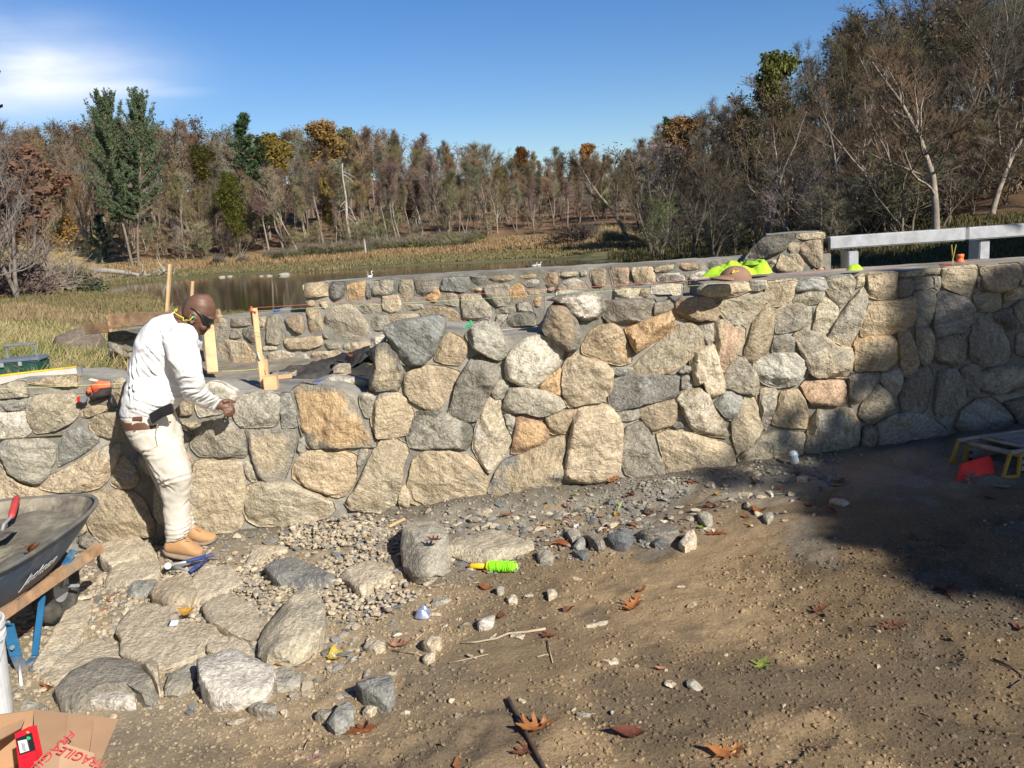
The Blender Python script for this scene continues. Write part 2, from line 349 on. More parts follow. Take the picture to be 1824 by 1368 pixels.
FRONT_STONES = parse('''
E GB 80,300 150,245 280,235 385,250 388,330 375,440 340,465 130,470 90,430 75,370
E SG 410,245 470,245 500,320 520,460 415,472 405,350
E OK 478,222 560,170 640,180 800,210 900,280 950,380 1010,490 1068,560 1065,605 850,612 600,620 570,560 530,420
E GS 960,255 1020,240 1070,260 1060,310 1030,400 995,390 965,320
E TG 1060,330 1110,240 1220,245 1290,290 1335,370 1330,460 1290,520 1180,545 1090,548 1050,460 1040,400
E TN 1285,110 1340,70 1450,40 1560,55 1660,90 1640,160 1580,240 1530,330 1490,358 1430,345 1330,290 1285,230 1278,160
E GD 1310,450 1330,410 1370,370 1480,360 1600,390 1700,430 1745,480 1750,560 1700,630 1560,620 1400,628 1310,610 1300,520
E TK 160,490 280,500 500,500 500,590 480,700 430,830 410,850 300,850 240,810 205,680 180,570
E GS 530,570 560,545 575,600 570,650 540,670 525,630
E TN 500,760 520,700 600,650 700,635 850,640 930,670 935,760 920,860 850,950 800,965 680,930 560,880 490,830
E GT 960,640 1000,618 1020,650 990,720 950,770 945,710
E TY 1100,580 1200,560 1290,610 1300,660 1260,760 1250,900 1210,1010 1110,1070 900,1050 860,1000 940,890 1010,740 1060,640
E YL 170,890 260,860 380,865 480,880 640,940 760,1000 780,1060 720,1110 480,1165 260,1170 170,1130 150,1050 150,950
E TG 1310,840 1340,700 1420,650 1600,650 1750,690 1800,740 1850,840 1880,930 1800,1010 1600,1020 1420,1045 1320,1000 1300,920
E TG 1245,930 1270,885 1295,900 1310,980 1300,1040 1250,1050 1235,1000
E GW 135,740 170,715 215,760 235,850 190,850 160,800
M GK 795,290 850,140 950,82 1120,80 1170,130 1250,230 1270,380 1240,398 870,395 800,320
M YG 835,450 900,432 1130,430 1230,480 1250,600 1255,800 1240,980 1180,1050 900,1060 800,1010 775,900 790,700 810,560
M GK 660,170 720,180 780,230 770,270 740,340 700,300
M TG 700,375 760,380 810,430 790,480 760,500 710,440
M GT 640,80 700,100 830,110 820,150 780,168 700,130
M GT 300,60 420,80 560,60 600,160 560,260 420,240
M TG 300,420 420,300 600,300 650,420 600,560 440,560
M GT 480,640 620,580 740,620 750,820 700,1000 560,1020 470,900
A GW 1400,1040 1490,955 1560,960 1660,1020 1665,1090 1560,1170 1420,1190 1390,1120
A GT 1230,1010 1330,960 1400,980 1360,1060 1360,1170 1240,1180
A YG 210,1090 260,1045 500,1035 545,1060 560,1180 500,1240 400,1290 270,1305 230,1260 215,1170
A CW 0,1175 180,1160 205,1170 220,1300 180,1330 0,1365
A LT 220,960 350,920 530,905 540,980 420,975 300,970
A GK 15,975 130,945 180,950 200,1050 20,1060
A TG 600,1140 700,1115 800,1120 760,1150 640,1195 600,1190
A TY 645,1230 700,1185 800,1170 880,1175 900,1230 870,1330 800,1345 700,1320 650,1280
A TG 790,940 890,930 890,1000 870,1100 830,1115 790,1060
A SG 20,1085 190,1070 180,1145 30,1150
B GS 0,50 60,10 300,5 385,50 385,150 350,250 290,315 180,300 60,230 0,150
B SL 425,190 420,60 470,-40 560,-70 660,-30 700,20 640,70 550,130
B LG 310,330 360,260 480,210 600,140 740,60 840,40 840,110 800,230 760,300 700,345 560,375 440,375 310,350
B TG 795,300 840,170 880,130 950,200 985,290 940,350 850,345 800,320
B TY 620,400 760,370 920,370 1000,420 1050,500 1090,600 1090,680 950,700 850,720 760,745 680,690 640,600 600,520
B KD 570,680 660,700 730,760 700,800 560,730
B LT 0,200 70,260 170,330 290,370 400,420 200,480 0,460
B TG 420,440 560,420 580,520 620,640 560,680 430,620
B GT 960,760 1060,720 1160,740 1200,800 1100,850 980,840
D BC .07 1135,600 1145,560 1250,520 1450,490 1545,490 1555,540 1530,640 1480,750 1400,825 1270,820 1210,730 1170,660
D TD .06 1060,760 1090,700 1130,685 1180,705 1220,770 1255,860 1260,900 1230,1000 1100,1005 1020,1010 1040,900 1065,860
D TN 1545,640 1600,610 1670,640 1710,700 1700,770 1660,825 1560,815 1490,790 1510,720
F GB .06 125,620 200,535 260,520 340,550 370,620 400,690 400,760 360,790 270,760 170,700
F CT .06 405,790 450,720 540,650 640,620 720,660 800,740 790,800 700,900 600,985 480,960 405,920
F NK .09 660,560 700,450 770,378 830,430 900,520 930,620 900,710 840,725 760,680 680,610
F TO 945,690 1000,600 1080,545 1150,540 1220,590 1250,690 1285,750 1280,800 1200,830 1060,790 950,750
F OC .08 1250,570 1400,510 1550,462 1578,510 1575,560 1480,640 1330,735 1290,680
F YT 1290,850 1350,790 1480,670 1600,560 1720,540 1780,620 1790,690 1720,760 1640,830 1540,890 1300,885
F KS .05 1100,400 1200,375 1440,370 1460,440 1440,520 1130,530 1100,480
F WK .06 700,380 800,340 960,320 1060,320 1095,430 1050,490 930,520 850,440 780,370
F KS 1450,400 1560,380 1590,420 1500,470 1450,480
H NT .06 20,560 60,520 200,510 270,530 310,630 280,670 160,675 60,660 25,620
F LT .05 810,850 860,740 920,770 1100,820 1150,880 1145,1000 1080,1080 950,1100 850,1125 815,1060 800,960
F OP 645,985 700,920 795,850 795,1030 740,1035 660,1000
F KN .06 0,1160 30,1070 60,950 150,800 220,770 350,850 355,900 330,960 270,1060 240,1130 200,1210 150,1222 50,1185
F GS 300,1010 340,950 390,940 420,980 380,1060 330,1070
F GT 390,1110 430,1000 520,985 700,1020 820,1090 820,1120 720,1170 640,1190 540,1165 430,1170 385,1150
F BS 1135,1060 1155,940 1250,900 1620,905 1630,1000 1600,1050 1400,1100 1190,1150 1150,1110
F SG 1150,850 1280,850 1285,890 1200,905 1150,880
F SG 1645,920 1710,905 1730,990 1640,1010
F KS 1620,880 1660,840 1695,890
G LW 170,610 190,480 260,290 310,265 370,300 370,400 400,490 440,570 400,650 330,740 290,785 230,730
G OR 445,650 480,410 530,400 650,440 695,500 690,570 560,640 460,655
G GT 395,390 450,385 470,420 440,520 410,470
G TS 685,415 760,375 880,355 860,420 840,510 740,520 710,500
G TB 290,900 330,800 400,700 560,650 700,560 830,530 850,600 820,700 800,860 760,890 640,935 400,950 290,935
G LT .06 810,830 850,560 890,360 960,330 1100,305 1180,390 1225,470 1215,640 1200,790 1150,850 1000,865 900,865 830,860
G GS 1195,385 1260,355 1335,345 1335,410 1270,430 1215,425
G NT 1340,360 1400,330 1590,285 1615,380 1590,440 1500,490 1450,510 1410,480 1370,420
G GK 1225,580 1260,480 1340,450 1390,450 1430,560 1480,680 1530,770 1490,820 1360,850 1250,800 1215,700
G TG 1475,530 1560,500 1700,520 1800,550 1990,600 2006,740 2005,790 1900,815 1700,830 1560,815 1520,720 1500,640
G DK 1560,470 1580,445 1640,440 1665,475 1600,482
I CT .06 20,440 60,390 180,360 240,400 290,520 350,600 385,670 360,700 260,690 150,665 100,600 60,510
H LT .06 190,460 230,425 400,415 525,405 530,460 430,500 260,515 200,490
H GY 540,400 640,395 655,440 600,465 535,460
H TL 655,430 680,400 760,395 855,390 860,470 820,560 700,570 655,530
H SG 870,390 1060,370 1065,460 960,470 870,465
H YG 1075,380 1240,355 1270,400 1250,500 1180,570 1120,520 1080,460
H YS 1285,370 1340,350 1340,420 1280,450
H LT 1365,350 1560,335 1567,510 1440,520 1380,500
J YT 690,530 860,505 1060,490 1050,540 860,560 720,570
J KG 685,590 810,585 810,640 820,700 780,740 690,750
J KS 825,590 990,575 1000,660 900,690 825,680
H YG 295,570 350,540 640,480 650,530 560,670 500,720 400,690 340,630
H TN 500,940 510,860 560,700 640,580 690,565 700,640 695,800 660,890 590,955 540,950
H GL 710,610 800,570 860,560 970,590 960,690 900,730 780,755 725,755
H YG 860,510 900,480 1050,475 1050,510 1010,555 920,555 850,540
H YG 985,740 1010,600 1060,510 1150,570 1160,620 1110,720 1060,770 1020,775
H GT 1100,780 1130,700 1230,560 1340,440 1362,470 1350,590 1300,750 1250,840 1210,850 1120,810
H TO 1325,740 1370,580 1400,550 1540,540 1680,510 1690,700 1620,740 1480,780 1330,785
J GK 825,720 1000,700 1010,800 990,880 980,990 850,1030 825,900
H PT 300,700 350,680 430,700 500,740 490,830 430,930 360,1025 320,1000 300,860
H GK 180,700 285,685 285,800 250,840 215,800 185,740
H KS 705,810 760,785 840,800 850,870 840,900 700,900
H GL .06 850,780 920,740 1050,780 1150,860 1255,870 1250,960 1225,1070 1000,1070 960,1040 890,890
H TO 1280,820 1340,800 1530,785 1570,850 1570,960 1500,1020 1290,1025 1275,930
H TN 1580,780 1650,745 1700,870 1725,980 1680,1050 1630,1060 1600,1000
J YG 850,1050 990,1040 1005,1200 990,1330 930,1360 870,1300 850,1150
H LN .07 115,920 200,880 280,850 310,960 350,1100 350,1170 280,1205 230,1190 200,1100 150,1140 120,1000
H GT 360,1140 370,1050 450,930 500,950 580,1060 600,1170 560,1200 470,1180
H CG .06 565,990 620,940 720,910 880,910 940,1000 930,1060 860,1120 740,1145 640,1120 590,1070
H PO .05 905,1140 940,1100 1180,1100 1215,1160 1210,1240 1150,1260 980,1270 930,1210
H GK 1240,1060 1450,1045 1430,1110 1340,1220 1260,1275 1235,1200
H GY 1450,1070 1590,1020 1610,1090 1590,1160 1555,1215 1500,1160
H GS 30,1040 70,1000 120,1000 110,1050
H GS 55,1080 120,1060 140,1120 120,1165 55,1165
I SB 290,470 360,395 440,390 485,430 460,510 400,580 350,550
I TY 410,600 450,530 480,440 570,430 600,530 625,640 560,740 440,815 415,700
I GT 615,370 700,360 725,400 700,520 670,610 650,640 625,600 610,480
I TL 695,610 740,480 760,390 870,375 920,450 945,540 935,635 800,630
I YG 460,850 600,700 700,660 900,670 930,700 900,810 860,860 700,890 480,890
I GT 930,770 960,620 1020,510 1130,490 1240,510 1300,600 1300,740 1220,810 1000,830 940,815
I YG .06 1310,550 1330,470 1430,340 1490,380 1560,480 1550,510 1380,600 1340,580
K KT 720,230 760,170 850,90 960,60 990,150 950,330 940,420 890,490 720,460 700,330
K SG 500,590 600,520 730,480 850,490 1000,540 1100,620 1100,680 960,700 780,720 620,770 500,760
K KD 345,780 370,620 440,590 490,620 500,760 440,800
K KG 1010,420 1040,200 1050,120 1180,80 1230,150 1280,350 1200,480 1090,510 1030,480
K KG 1240,110 1300,60 1400,50 1415,200 1400,310 1320,310 1270,220
K GK 1430,120 1600,50 1824,60 1824,230 1700,290 1560,310 1440,260
K SK 1200,600 1260,460 1400,360 1530,350 1650,450 1720,570 1600,660 1300,680
K KD 1640,390 1824,350 1900,500 1850,620 1740,560
J YT 1080,520 1130,480 1390,470 1390,560 1330,740 1200,710 1090,660
J TL .06 1430,490 1600,460 1760,450 1760,560 1700,680 1560,695 1490,690 1450,600
J GK 1775,500 1824,462 1900,460 1900,640 1765,650
J KG 1010,590 1060,570 1070,640 1040,690 1010,660
J KG 1400,590 1425,560 1440,640 1420,680 1390,670
J SB .06 1015,780 1070,705 1180,740 1300,770 1350,870 1355,950 1250,1050 1120,1110 1010,1110 1000,960
J GN 1370,760 1390,710 1600,700 1610,850 1500,880 1390,880
J TY 1640,740 1700,690 1800,700 1780,750 1650,800
J KG 1370,920 1530,900 1620,1040 1690,1180 1690,1290 1600,1360 1440,1366 1330,1290 1330,1100
J DK 1540,920 1620,880 1700,860 1750,980 1760,1040 1680,1060 1600,1000
J GK 1710,850 1780,790 1900,790 1900,1000 1790,1030 1740,960
J GK 1010,1150 1100,1110 1220,1100 1300,1200 1290,1310 1180,1366 1060,1340 1010,1250
J KS 1250,1080 1360,1000 1340,1060 1280,1130
J KG 1760,1100 1900,1050 1900,1300 1750,1250
X GT 1842,470 1890,466 1892,560 1848,566
X TG 1850,575 1900,572 1900,680 1852,690
X GK 1852,700 1900,695 1895,780 1848,785
X TG -80,700 -8,690 -6,740 -78,750
X GT -85,760 -8,750 -6,800 -40,850 -85,840
X YG -85,850 -30,860 -8,840 -6,900 -85,915
''')
INNER_STONES = parse('''
F CY 775,312 960,305 975,325 960,350 900,362 770,350
F YL 1180,300 1340,288 1338,355 1300,372 1210,365
F NK 1345,305 1400,295 1405,350 1345,352
F CO 1440,282 1545,268 1640,262 1640,320 1600,358 1560,330 1440,330
F DK 415,552 430,490 470,475 600,475 600,550
F CW 355,592 600,562 590,612 500,640 400,680 360,650
F CL 925,540 1000,530 1005,590 935,600
F GK 930,600 990,600 1000,640 940,640
''')
BACK_STONES = parse('''
D TY 560,260 730,250 735,340 600,355 570,340
D BD 750,250 850,250 845,350 780,380 750,340
D ON 870,260 990,240 998,330 940,380 870,370
D BS 1002,250 1035,250 1035,360 1010,365
D GD 1045,240 1210,230 1205,320 1100,350 1050,340
D TG 1228,240 1335,235 1340,330 1300,375 1255,370 1240,300
D KW 1350,235 1520,230 1510,290 1400,350 1350,330
D BG 1532,215 1720,210 1725,300 1680,315 1540,300
F BS 150,210 262,203 262,245 210,262 155,240
D TG 575,380 640,375 660,410 600,420
D TG 580,440 670,430 690,500 690,590 620,605 590,560
D LT 675,390 740,380 750,400 720,435 690,430
D GY 720,480 780,420 900,400 960,480 1010,550 1010,620 940,650 800,640 740,580 715,520
D GT 940,405 1100,395 1115,460 1060,475 980,460
D LO 1120,350 1230,340 1250,390 1245,450 1140,460 1115,400
D GY 1270,405 1400,400 1410,435 1280,448
D OT 1430,320 1510,290 1520,350 1490,385 1420,360
D GS 1525,370 1545,330 1640,325 1660,370 1655,420 1560,400
D NO 1395,460 1430,410 1560,420 1660,470 1670,560 1600,590 1550,500 1400,490
F GY 95,340 235,335 260,370 300,430 290,500 100,515 92,420
D GY 1025,500 1160,480 1165,560 1110,585 1030,580
D TG 1172,480 1370,470 1370,500 1170,540
D GT 285,640 300,520 350,490 390,510 430,580 430,660 380,685 290,680
D NK 435,500 550,470 565,560 560,610 510,610 460,560
D KS 35,510 180,500 180,550 40,560
D KS 40,590 110,590 120,640 50,640
D DK 130,585 225,580 225,670 190,680 150,630
A LO 1520,680 1620,655 1720,665 1780,740 1820,760 1810,850 1620,865 1560,780
D TL 430,650 520,640 680,630 690,690 600,720 440,730
D LC 310,750 400,730 500,760 500,830 420,850 320,840
D CW 515,770 570,755 600,790 590,835 530,835
D LC 620,760 650,735 830,730 830,780 760,810 640,815
D GL 710,680 820,675 825,715 710,715
D GT 840,680 885,680 885,730 850,720
D LT 895,680 1020,670 1040,710 1000,740 900,750
D LT 240,500 290,495 280,570 250,570
D SG 690,600 740,650 700,640
D LC 270,700 360,695 380,720 280,730
D SG 20,850 120,870 180,880 170,940 60,980 0,960
A GT 1500,540 1530,500 1600,510 1605,620 1560,650 1520,640
A KD 770,620 800,605 950,615 900,655 820,665 780,650
A KG 780,700 800,685 850,700 875,760 870,900 800,920 790,850
A GT 870,680 980,640 1040,660 960,730 880,735
A GT 880,760 940,745 930,860 885,870
A GT 950,760 1060,750 1060,850 950,860
A KG 1000,640 1150,620 1160,700 1060,730
A TG 1180,640 1280,630 1290,720 1190,720
A GT 1080,770 1200,740 1260,800 1200,860 1090,860
A KG 1340,610 1415,605 1415,650 1345,655
A GT 1340,665 1425,660 1425,730 1340,735
A GK 1330,745 1430,745 1430,820 1330,825
F TY 280,215 460,195 470,215 400,245 300,248
F OT 485,205 620,190 625,215 520,222
F NT 650,190 770,180 770,260 730,285 690,270 655,230
F LY 785,180 900,175 910,200 790,212
F GS 925,175 965,165 975,205 940,210
F NP 1000,170 1100,155 1105,260 1060,290 1010,250
F NP 1135,155 1265,150 1270,240 1240,280 1160,270
F TL 1290,150 1445,140 1450,250 1400,265 1320,260
F TY 1455,145 1580,120 1580,150 1540,175 1460,175
F NP 1600,135 1640,115 1790,118 1770,150 1660,165
F KW 1475,220 1520,190 1640,185 1670,215 1650,235 1500,250
F CW 1690,210 1790,165 1820,200 1824,235 1700,235
F TG 155,295 230,280 230,310 165,315
F GY 245,275 420,265 425,410 310,415 270,350
F OL 435,270 510,255 540,350 510,380 435,375
F GL 520,245 600,225 650,235 640,270 570,285
F LT 550,310 690,295 690,330 560,345
F GW 760,290 820,240 890,225 960,260 990,300 940,320 800,320
F GT 700,285 740,285 735,310 705,305
F GY 320,430 470,420 480,460 320,475
F GK 480,400 560,370 600,460 500,465
F OT 590,370 650,350 640,420 600,410
F GC 330,480 415,478 405,550 350,560
H GS 0,345 70,345 80,390 20,400 0,380
H KG 230,270 330,255 340,275 260,310
H TG 350,265 480,245 560,240 600,270 500,300 400,300
H GT 100,395 200,392 230,420 110,430
''')
PIER_STONES = parse('''
H LT 860,70 1060,52 1064,95 905,105
H NP 905,130 1040,110 1045,200 1035,300 960,290 900,210
H TG 800,130 900,125 890,200 800,190
H TN 730,290 760,215 880,215 930,300 900,330 740,340
H LO 675,255 728,250 725,300 680,290
H PL 965,310 1060,300 1060,345 930,345
H DS .05 515,240 560,165 650,85 850,62 850,100 780,180 700,210 600,240
''')
RS = random.Random(5)
def resample(P, n):
    P = [Vector((x, y)) for x, y in P]
    m = len(P)
    # corner-cutting keeps the sides straight and rounds the corners a little
    Q = []
    for i in range(m):
        a, b = P[i], P[(i + 1) % m]
        Q.append(a.lerp(b, .06)); Q.append(a.lerp(b, .94))
    L = [0]
    for i in range(len(Q)): L.append(L[-1] + (Q[(i + 1) % len(Q)] - Q[i]).length)
    T = L[-1]; out = []; j = 0
    for k in range(n):
        t = T * k / n
        while L[j + 1] < t: j += 1
        f = (t - L[j]) / max(1e-9, L[j + 1] - L[j]); out.append(Q[j].lerp(Q[(j + 1) % len(Q)], f))
    return out, T
def wall_stone(plane, name, code, tone, depth, px, parent, res=.016, out0=0.0, grow=1.09):
    S = [plane.st(u, v) for u, v in px]
    area = sum(S[i][0] * S[(i + 1) % len(S)][1] - S[(i + 1) % len(S)][0] * S[i][1] for i in range(len(S))) / 2
    if area < 0: S = S[::-1]
    rs = RS
    per = sum(math.dist(S[i], S[(i + 1) % len(S)]) for i in range(len(S)))
    n = max(16, min(72, int(per / res))); Q, per = resample(S, n)
    cx = sum(q.x for q in Q) / n; cy = sum(q.y for q in Q) / n; c = Vector((cx, cy))
    size = math.sqrt(abs(area))
    h = (depth * .9) if depth else min(.046, .012 + size * .10) * rs.uniform(.7, 1.3)
    sd = rs.random() * 100
    rings = max(6, min(16, int(size / 2 / res) + 4))
    planes = []
    for k in range(rs.choice((2, 3, 3, 4))):
        ang = rs.uniform(0, 6.28); sl_ = rs.uniform(.04, .35); planes.append((math.cos(ang) * sl_, math.sin(ang) * sl_, h * rs.uniform(.85, 1.3)))
    for k in range(rs.choice((3, 4, 5, 6))):      # knocked-off rims
        ang = rs.uniform(0, 6.28); ca, sa = math.cos(ang), math.sin(ang); ext = max((q - c).dot(Vector((ca, sa))) for q in Q); sl_ = rs.uniform(.5, 2.2)
        planes.append((-ca * sl_, -sa * sl_, h * rs.uniform(.15, .6) + sl_ * ext * rs.uniform(.86, .98)))
    V = []; E_ = []; edge_w = rs.choice((0, 0, .15, .4, .9)) if tone not in 'KDR' else 1.0
    def pt(x, y, r):
        dx, dy = x - cx, y - cy
        prof = h * (1 - r ** 14) ** .5 if r < 1 else 0
        d = min([prof + .004] + [p[2] + p[0] * dx + p[1] * dy for p in planes])
        q = Vector((x * 6 + sd, y * 6, sd)); d += mn.fractal(q, .8, 2.1, 4) * h * .34
        q2 = Vector((x * 28 + sd, y * 28, sd)); d += mn.fractal(q2, .9, 2.2, 3) * .006
        d += (abs(mn.noise(Vector((x * 11, y * 11 + sd, 3)))) ** .6) * -.008
        return max(d, -.004 if r > .9 else h * .15) + out0
    rr = [1.0, 1.0] + [1 - (k / rings) ** 1.25 for k in range(1, rings)]
    rr[2] = 1 - .006 / max(size, .04)
    for ri, r in enumerate(rr):
        for k, q in enumerate(Q):
            e = mn.noise(Vector((q.x * 22 + sd, q.y * 22, 1))) * .030 * (1 if r > .7 else .4) + mn.noise(Vector((q.x * 60 + sd, q.y * 60, 4))) * .012
            p = c + (q - c) * (r * (1 + (grow - 1) * .20 / max(.1, size)) + e)
            if ri == 0: o_ = -.045 + out0
            else: o_ = pt(p.x, p.y, r)
            if ri == 1: o_ = out0 + h * .12
            V.append(plane.pt(p.x, p.y, o_)); E_.append(edge_w * (1.0 if r > .93 else max(0, (r - .6) / .33)))
    V.append(plane.pt(cx, cy, pt(cx, cy, 0))); E_.append(0)
    F = []
    R_ = len(rr)
    for i in range(R_ - 1):
        for k in range(n):
            k2 = (k + 1) % n; F.append((i * n + k, i * n + k2, (i + 1) * n + k2, (i + 1) * n + k))
    for k in range(n): F.append(((R_ - 1) * n + k, (R_ - 1) * n + (k + 1) % n, len(V) - 1))
    o0 = plane.pt(cx, cy, 0)
    me = mesh(name, [v - o0 for v in V], F, True)
    try: me.set_sharp_from_angle(angle=R(38))
    except Exception: pass
    at = me.attributes.new('Edge', 'FLOAT', 'POINT'); at.data.foreach_set('value', E_)
    kk = rs.uniform(.86, 1.14); wm = rs.uniform(-.04, .04); cc = [PAL[code][0] * kk * (1 + wm), PAL[code][1] * kk, PAL[code][2] * kk * (1 - wm)]
    o = link(name, me, M_STONE, parent, o0, cc); kk = rs.uniform(.85, 1.12); o['tone'] = [x * kk for x in PAL[tone]]
    return o
def core(plane, name, outline, thick, parent, back_out=None, out=0.0, mat=M_MORTAR):
    S = [plane.st(u, v) for u, v in outline]
    bm = bmesh.new()
    fr = [bm.verts.new(plane.pt(a, b, out)) for a, b in S]
    f = bm.faces.new(fr)
    ex = bmesh.ops.extrude_face_region(bm, geom=[f])
    n_ = Vector((-plane.m, 1, 0)).normalized() * thick
    bmesh.ops.translate(bm, verts=[g for g in ex['geom'] if isinstance(g, bmesh.types.BMVert)], vec=n_)
    bmesh.ops.triangulate(bm, faces=[x for x in bm.faces if len(x.verts) > 4])
    # refine so that the joints and the cap can be roughened
    for _ in range(6):
        le = [e for e in bm.edges if e.calc_length() > .07]
        if not le: break
        bmesh.ops.subdivide_edges(bm, edges=le, cuts=1, use_grid_fill=False); bmesh.ops.triangulate(bm, faces=[x for x in bm.faces if len(x.verts) > 3])
    bmesh.ops.recalc_face_normals(bm, faces=bm.faces[:])
    for v in bm.verts:
        q = v.co
        d = mn.fractal(q * 9, .8, 2.1, 3) * .007
        v.co = q + Vector((mn.noise(q * 7) * .004, -d, mn.noise(q * 8 + Vector((9, 9, 9))) * .007))
    me = bpy.data.meshes.new(name); bm.to_mesh(me); bm.free(); me.polygons.foreach_set('use_smooth', [False] * len(me.polygons))
    return link(name, me, mat, parent)
front_wall = tag(empty('stone_wall', FRONT.pt(0, .1)), 'long grey and tan fieldstone wall being rebuilt, tall on one side and broken down beside the man', 'stone wall')
def child(par, fn, *a, **k):
    o = fn(*a, **k); return o
def reparent(o, par):
    o.parent = par; o.matrix_parent_inverse = Matrix.Translation(par.location).inverted()
    return o
fc = core(FRONT, 'mortar_core', [(-260, 1030), (-260, 690), (0, 690), (30, 676), (135, 676), (225, 690), (425, 700), (530, 697), (560, 688), (600, 690), (650, 705), (662, 690), (672, 640), (688, 620), (692, 585), (790, 588), (870, 592), (890, 600), (960, 592), (985, 560), (1010, 545), (1070, 545), (1085, 548), (1165, 545), (1200, 545), (1205, 537), (1250, 531), (1253, 506), (1400, 495), (1600, 482), (1824, 466), (2060, 450), (2060, 850), (1300, 880), (460, 1010)], .42, None)
reparent(fc, front_wall)
for code, tone, hd, px in FRONT_STONES:
    reparent(wall_stone(FRONT, 'stone', code, tone, hd, px, None, out0=.010), front_wall)
# back row of the same wall seen over the missing courses
INNER = Plane(4.90 + .30, -0.05)
for code, tone, hd, px in INNER_STONES:
    reparent(wall_stone(INNER, 'stone', code, tone, hd or .03, px, None), front_wall)
ic = core(INNER, 'mortar_core', [(880, 600), (905, 566), (950, 566), (952, 590), (968, 590), (970, 528), (1048, 522), (1070, 560), (1092, 560), (1097, 520), (1160, 513), (1215, 509), (1217, 548), (1247, 548), (1247, 600), (960, 640)], .26, None)
reparent(ic, front_wall)
# cream slab bedded behind the gap, left of the raised end
INNER2 = Plane(4.90 + .22, -0.05)
reparent(wall_stone(INNER2, 'stone', 'C', 'W', .03, [(590, 672), (640, 676), (655, 680), (648, 698), (600, 700), (570, 690)], None), front_wall)
reparent(wall_stone(INNER2, 'stone', 'W', 'C', .03, [(660, 604), (688, 598), (672, 640), (664, 640)], None), front_wall)
# back wall
back_wall = tag(empty('stone_wall', BACK.pt(0, .4)), 'lower mortared stone wall standing behind the planting bed, pond water beyond its flat top', 'stone wall')
bc = core(BACK, 'mortar_core', [(190, 700), (192, 592), (390, 566), (548, 557), (543, 506), (700, 495), (900, 483), (1100, 473), (1250, 464), (1335, 459), (1480, 452), (1480, 560), (560, 700)], .42, None)
reparent(bc, back_wall)
for code, tone, hd, px in BACK_STONES:
    reparent(wall_stone(BACK, 'stone', code, tone, hd, px, None, res=.022, grow=1.08), back_wall)
# pier
PIER = Plane(BACK.y0 - .10, BACK.m)
pier = tag(empty('stone_pier', PIER.pt(2.1, .4)), 'square stone pier with a sloping dark slate shoulder, standing where the guard rail begins', 'pier')
reparent(core(PIER, 'mortar_core', [(1325, 500), (1325, 462), (1345, 440), (1366, 420), (1410, 416), (1466, 414), (1466, 500)], .55, None), pier)
for code, tone, hd, px in PIER_STONES:
    reparent(wall_stone(PIER, 'stone', code, tone, hd, px, None, res=.02), pier)
# side stones on the right cheek of the pier are left to the mortar: that cheek faces away
# ------------------------------------------------------------------ site ground
def wall_y(x): return FRONT.y0 + FRONT.m * x
xs = np.arange(-5.2, 6.6, .02); ys = np.concatenate([np.arange(1.1, 5.3, .018)])
GX, GY = np.meshgrid(xs, ys)
def pad_arr(x, y):
    k = .4 + .6 * np.clip((y - 2) / 2.5, 0, 1)
    return .062 + .085 * np.clip(x, -6, 7) * k
_pr = np.random.default_rng(12)
PRINTS = [(_pr.uniform(-1.2, 2.6), _pr.uniform(2.0, 4.4), _pr.uniform(0, 6.28)) for _ in range(34)]
def pad_relief(x, y):
    fp = 0
    for px_, py_, pa in PRINTS:
        dx = (x - px_) * math.cos(pa) + (y - py_) * math.sin(pa); dy = -(x - px_) * math.sin(pa) + (y - py_) * math.cos(pa); q = (dx / .135) ** 2 + (dy / (.048 + .012 * np.sign(dx))) ** 2
        fp = fp - .010 / (1 + q ** 3) + .006 * np.exp(-((np.sqrt(q) - 1.35) / .22) ** 2) + np.where(q < 1, .0018 * np.sin(dx * 260), 0)
    return fp + pad_relief0(x, y)
def pad_relief0(x, y):
    z = (fbm(x, y, 1.1, 3, 3) - .5) * .035 + (fbm(x, y, 7, 3, 11) - .5) * .016
    rough = np.clip(fbm(x, y, 1.6, 2, 21) * 2.2 - .65, .15, 1)
    z = z + (fbm(x, y, 22, 2, 33) - .5) * .010 * rough + (fbm(x, y, 44, 2, 31) - .5) * .016 * rough
    # spill heaped along the foot of the wall
    dw = np.clip((wall_y(x) - y), 0, 9); pile = np.exp(-(dw / .22) ** 2) * .035 + np.exp(-((dw - .35) / .45) ** 2) * (fbm(x, y, 5, 4, 17) - .42) * .10 * (x > -1.2)
    hp = np.exp(-(((x + .55) / .75) ** 2 + ((y - 4.25) / .4) ** 2)) * .02
    # tyre ruts in front on the open ground
    rut = np.sin((x * .35 + y * .94) * 34 + fbm(x, y, 2, 2, 5) * 5) * .0045 * np.clip((3.4 - y) / .8, 0, 1)
    return z + pile + hp + rut
GZ = pad_arr(GX, GY) + pad_relief(GX, GY)
def gz_at(x, y):
    return float(pad_z(x, y) + pad_relief(np.array([float(x)]), np.array([float(y)]))[0])
ny, nx = GX.shape
V = np.stack([GX.ravel(), GY.ravel(), GZ.ravel()], 1)
ii = np.arange(ny * nx).reshape(ny, nx)
F = np.stack([ii[:-1, :-1].ravel(), ii[:-1, 1:].ravel(), ii[1:, 1:].ravel(), ii[1:, :-1].ravel()], 1)
gme = npmesh('ground', V, F)
dirt_a = np.array([.315, .222, .122]); dirt_b = np.array([.185, .130, .072]); cem = np.array([.245, .22, .175]); dust = np.array([.42, .34, .225]); damp = np.array([.105, .077, .047])
n1 = fbm(GX, GY, 1.3, 4, 41)[..., None]; n2 = fbm(GX, GY, 3.1, 4, 51)[..., None]; n3 = fbm(GX, GY, 9, 4, 61)[..., None]
def ss(a, lo, hi): t = np.clip((a - lo) / (hi - lo), 0, 1); return t * t * (3 - 2 * t)
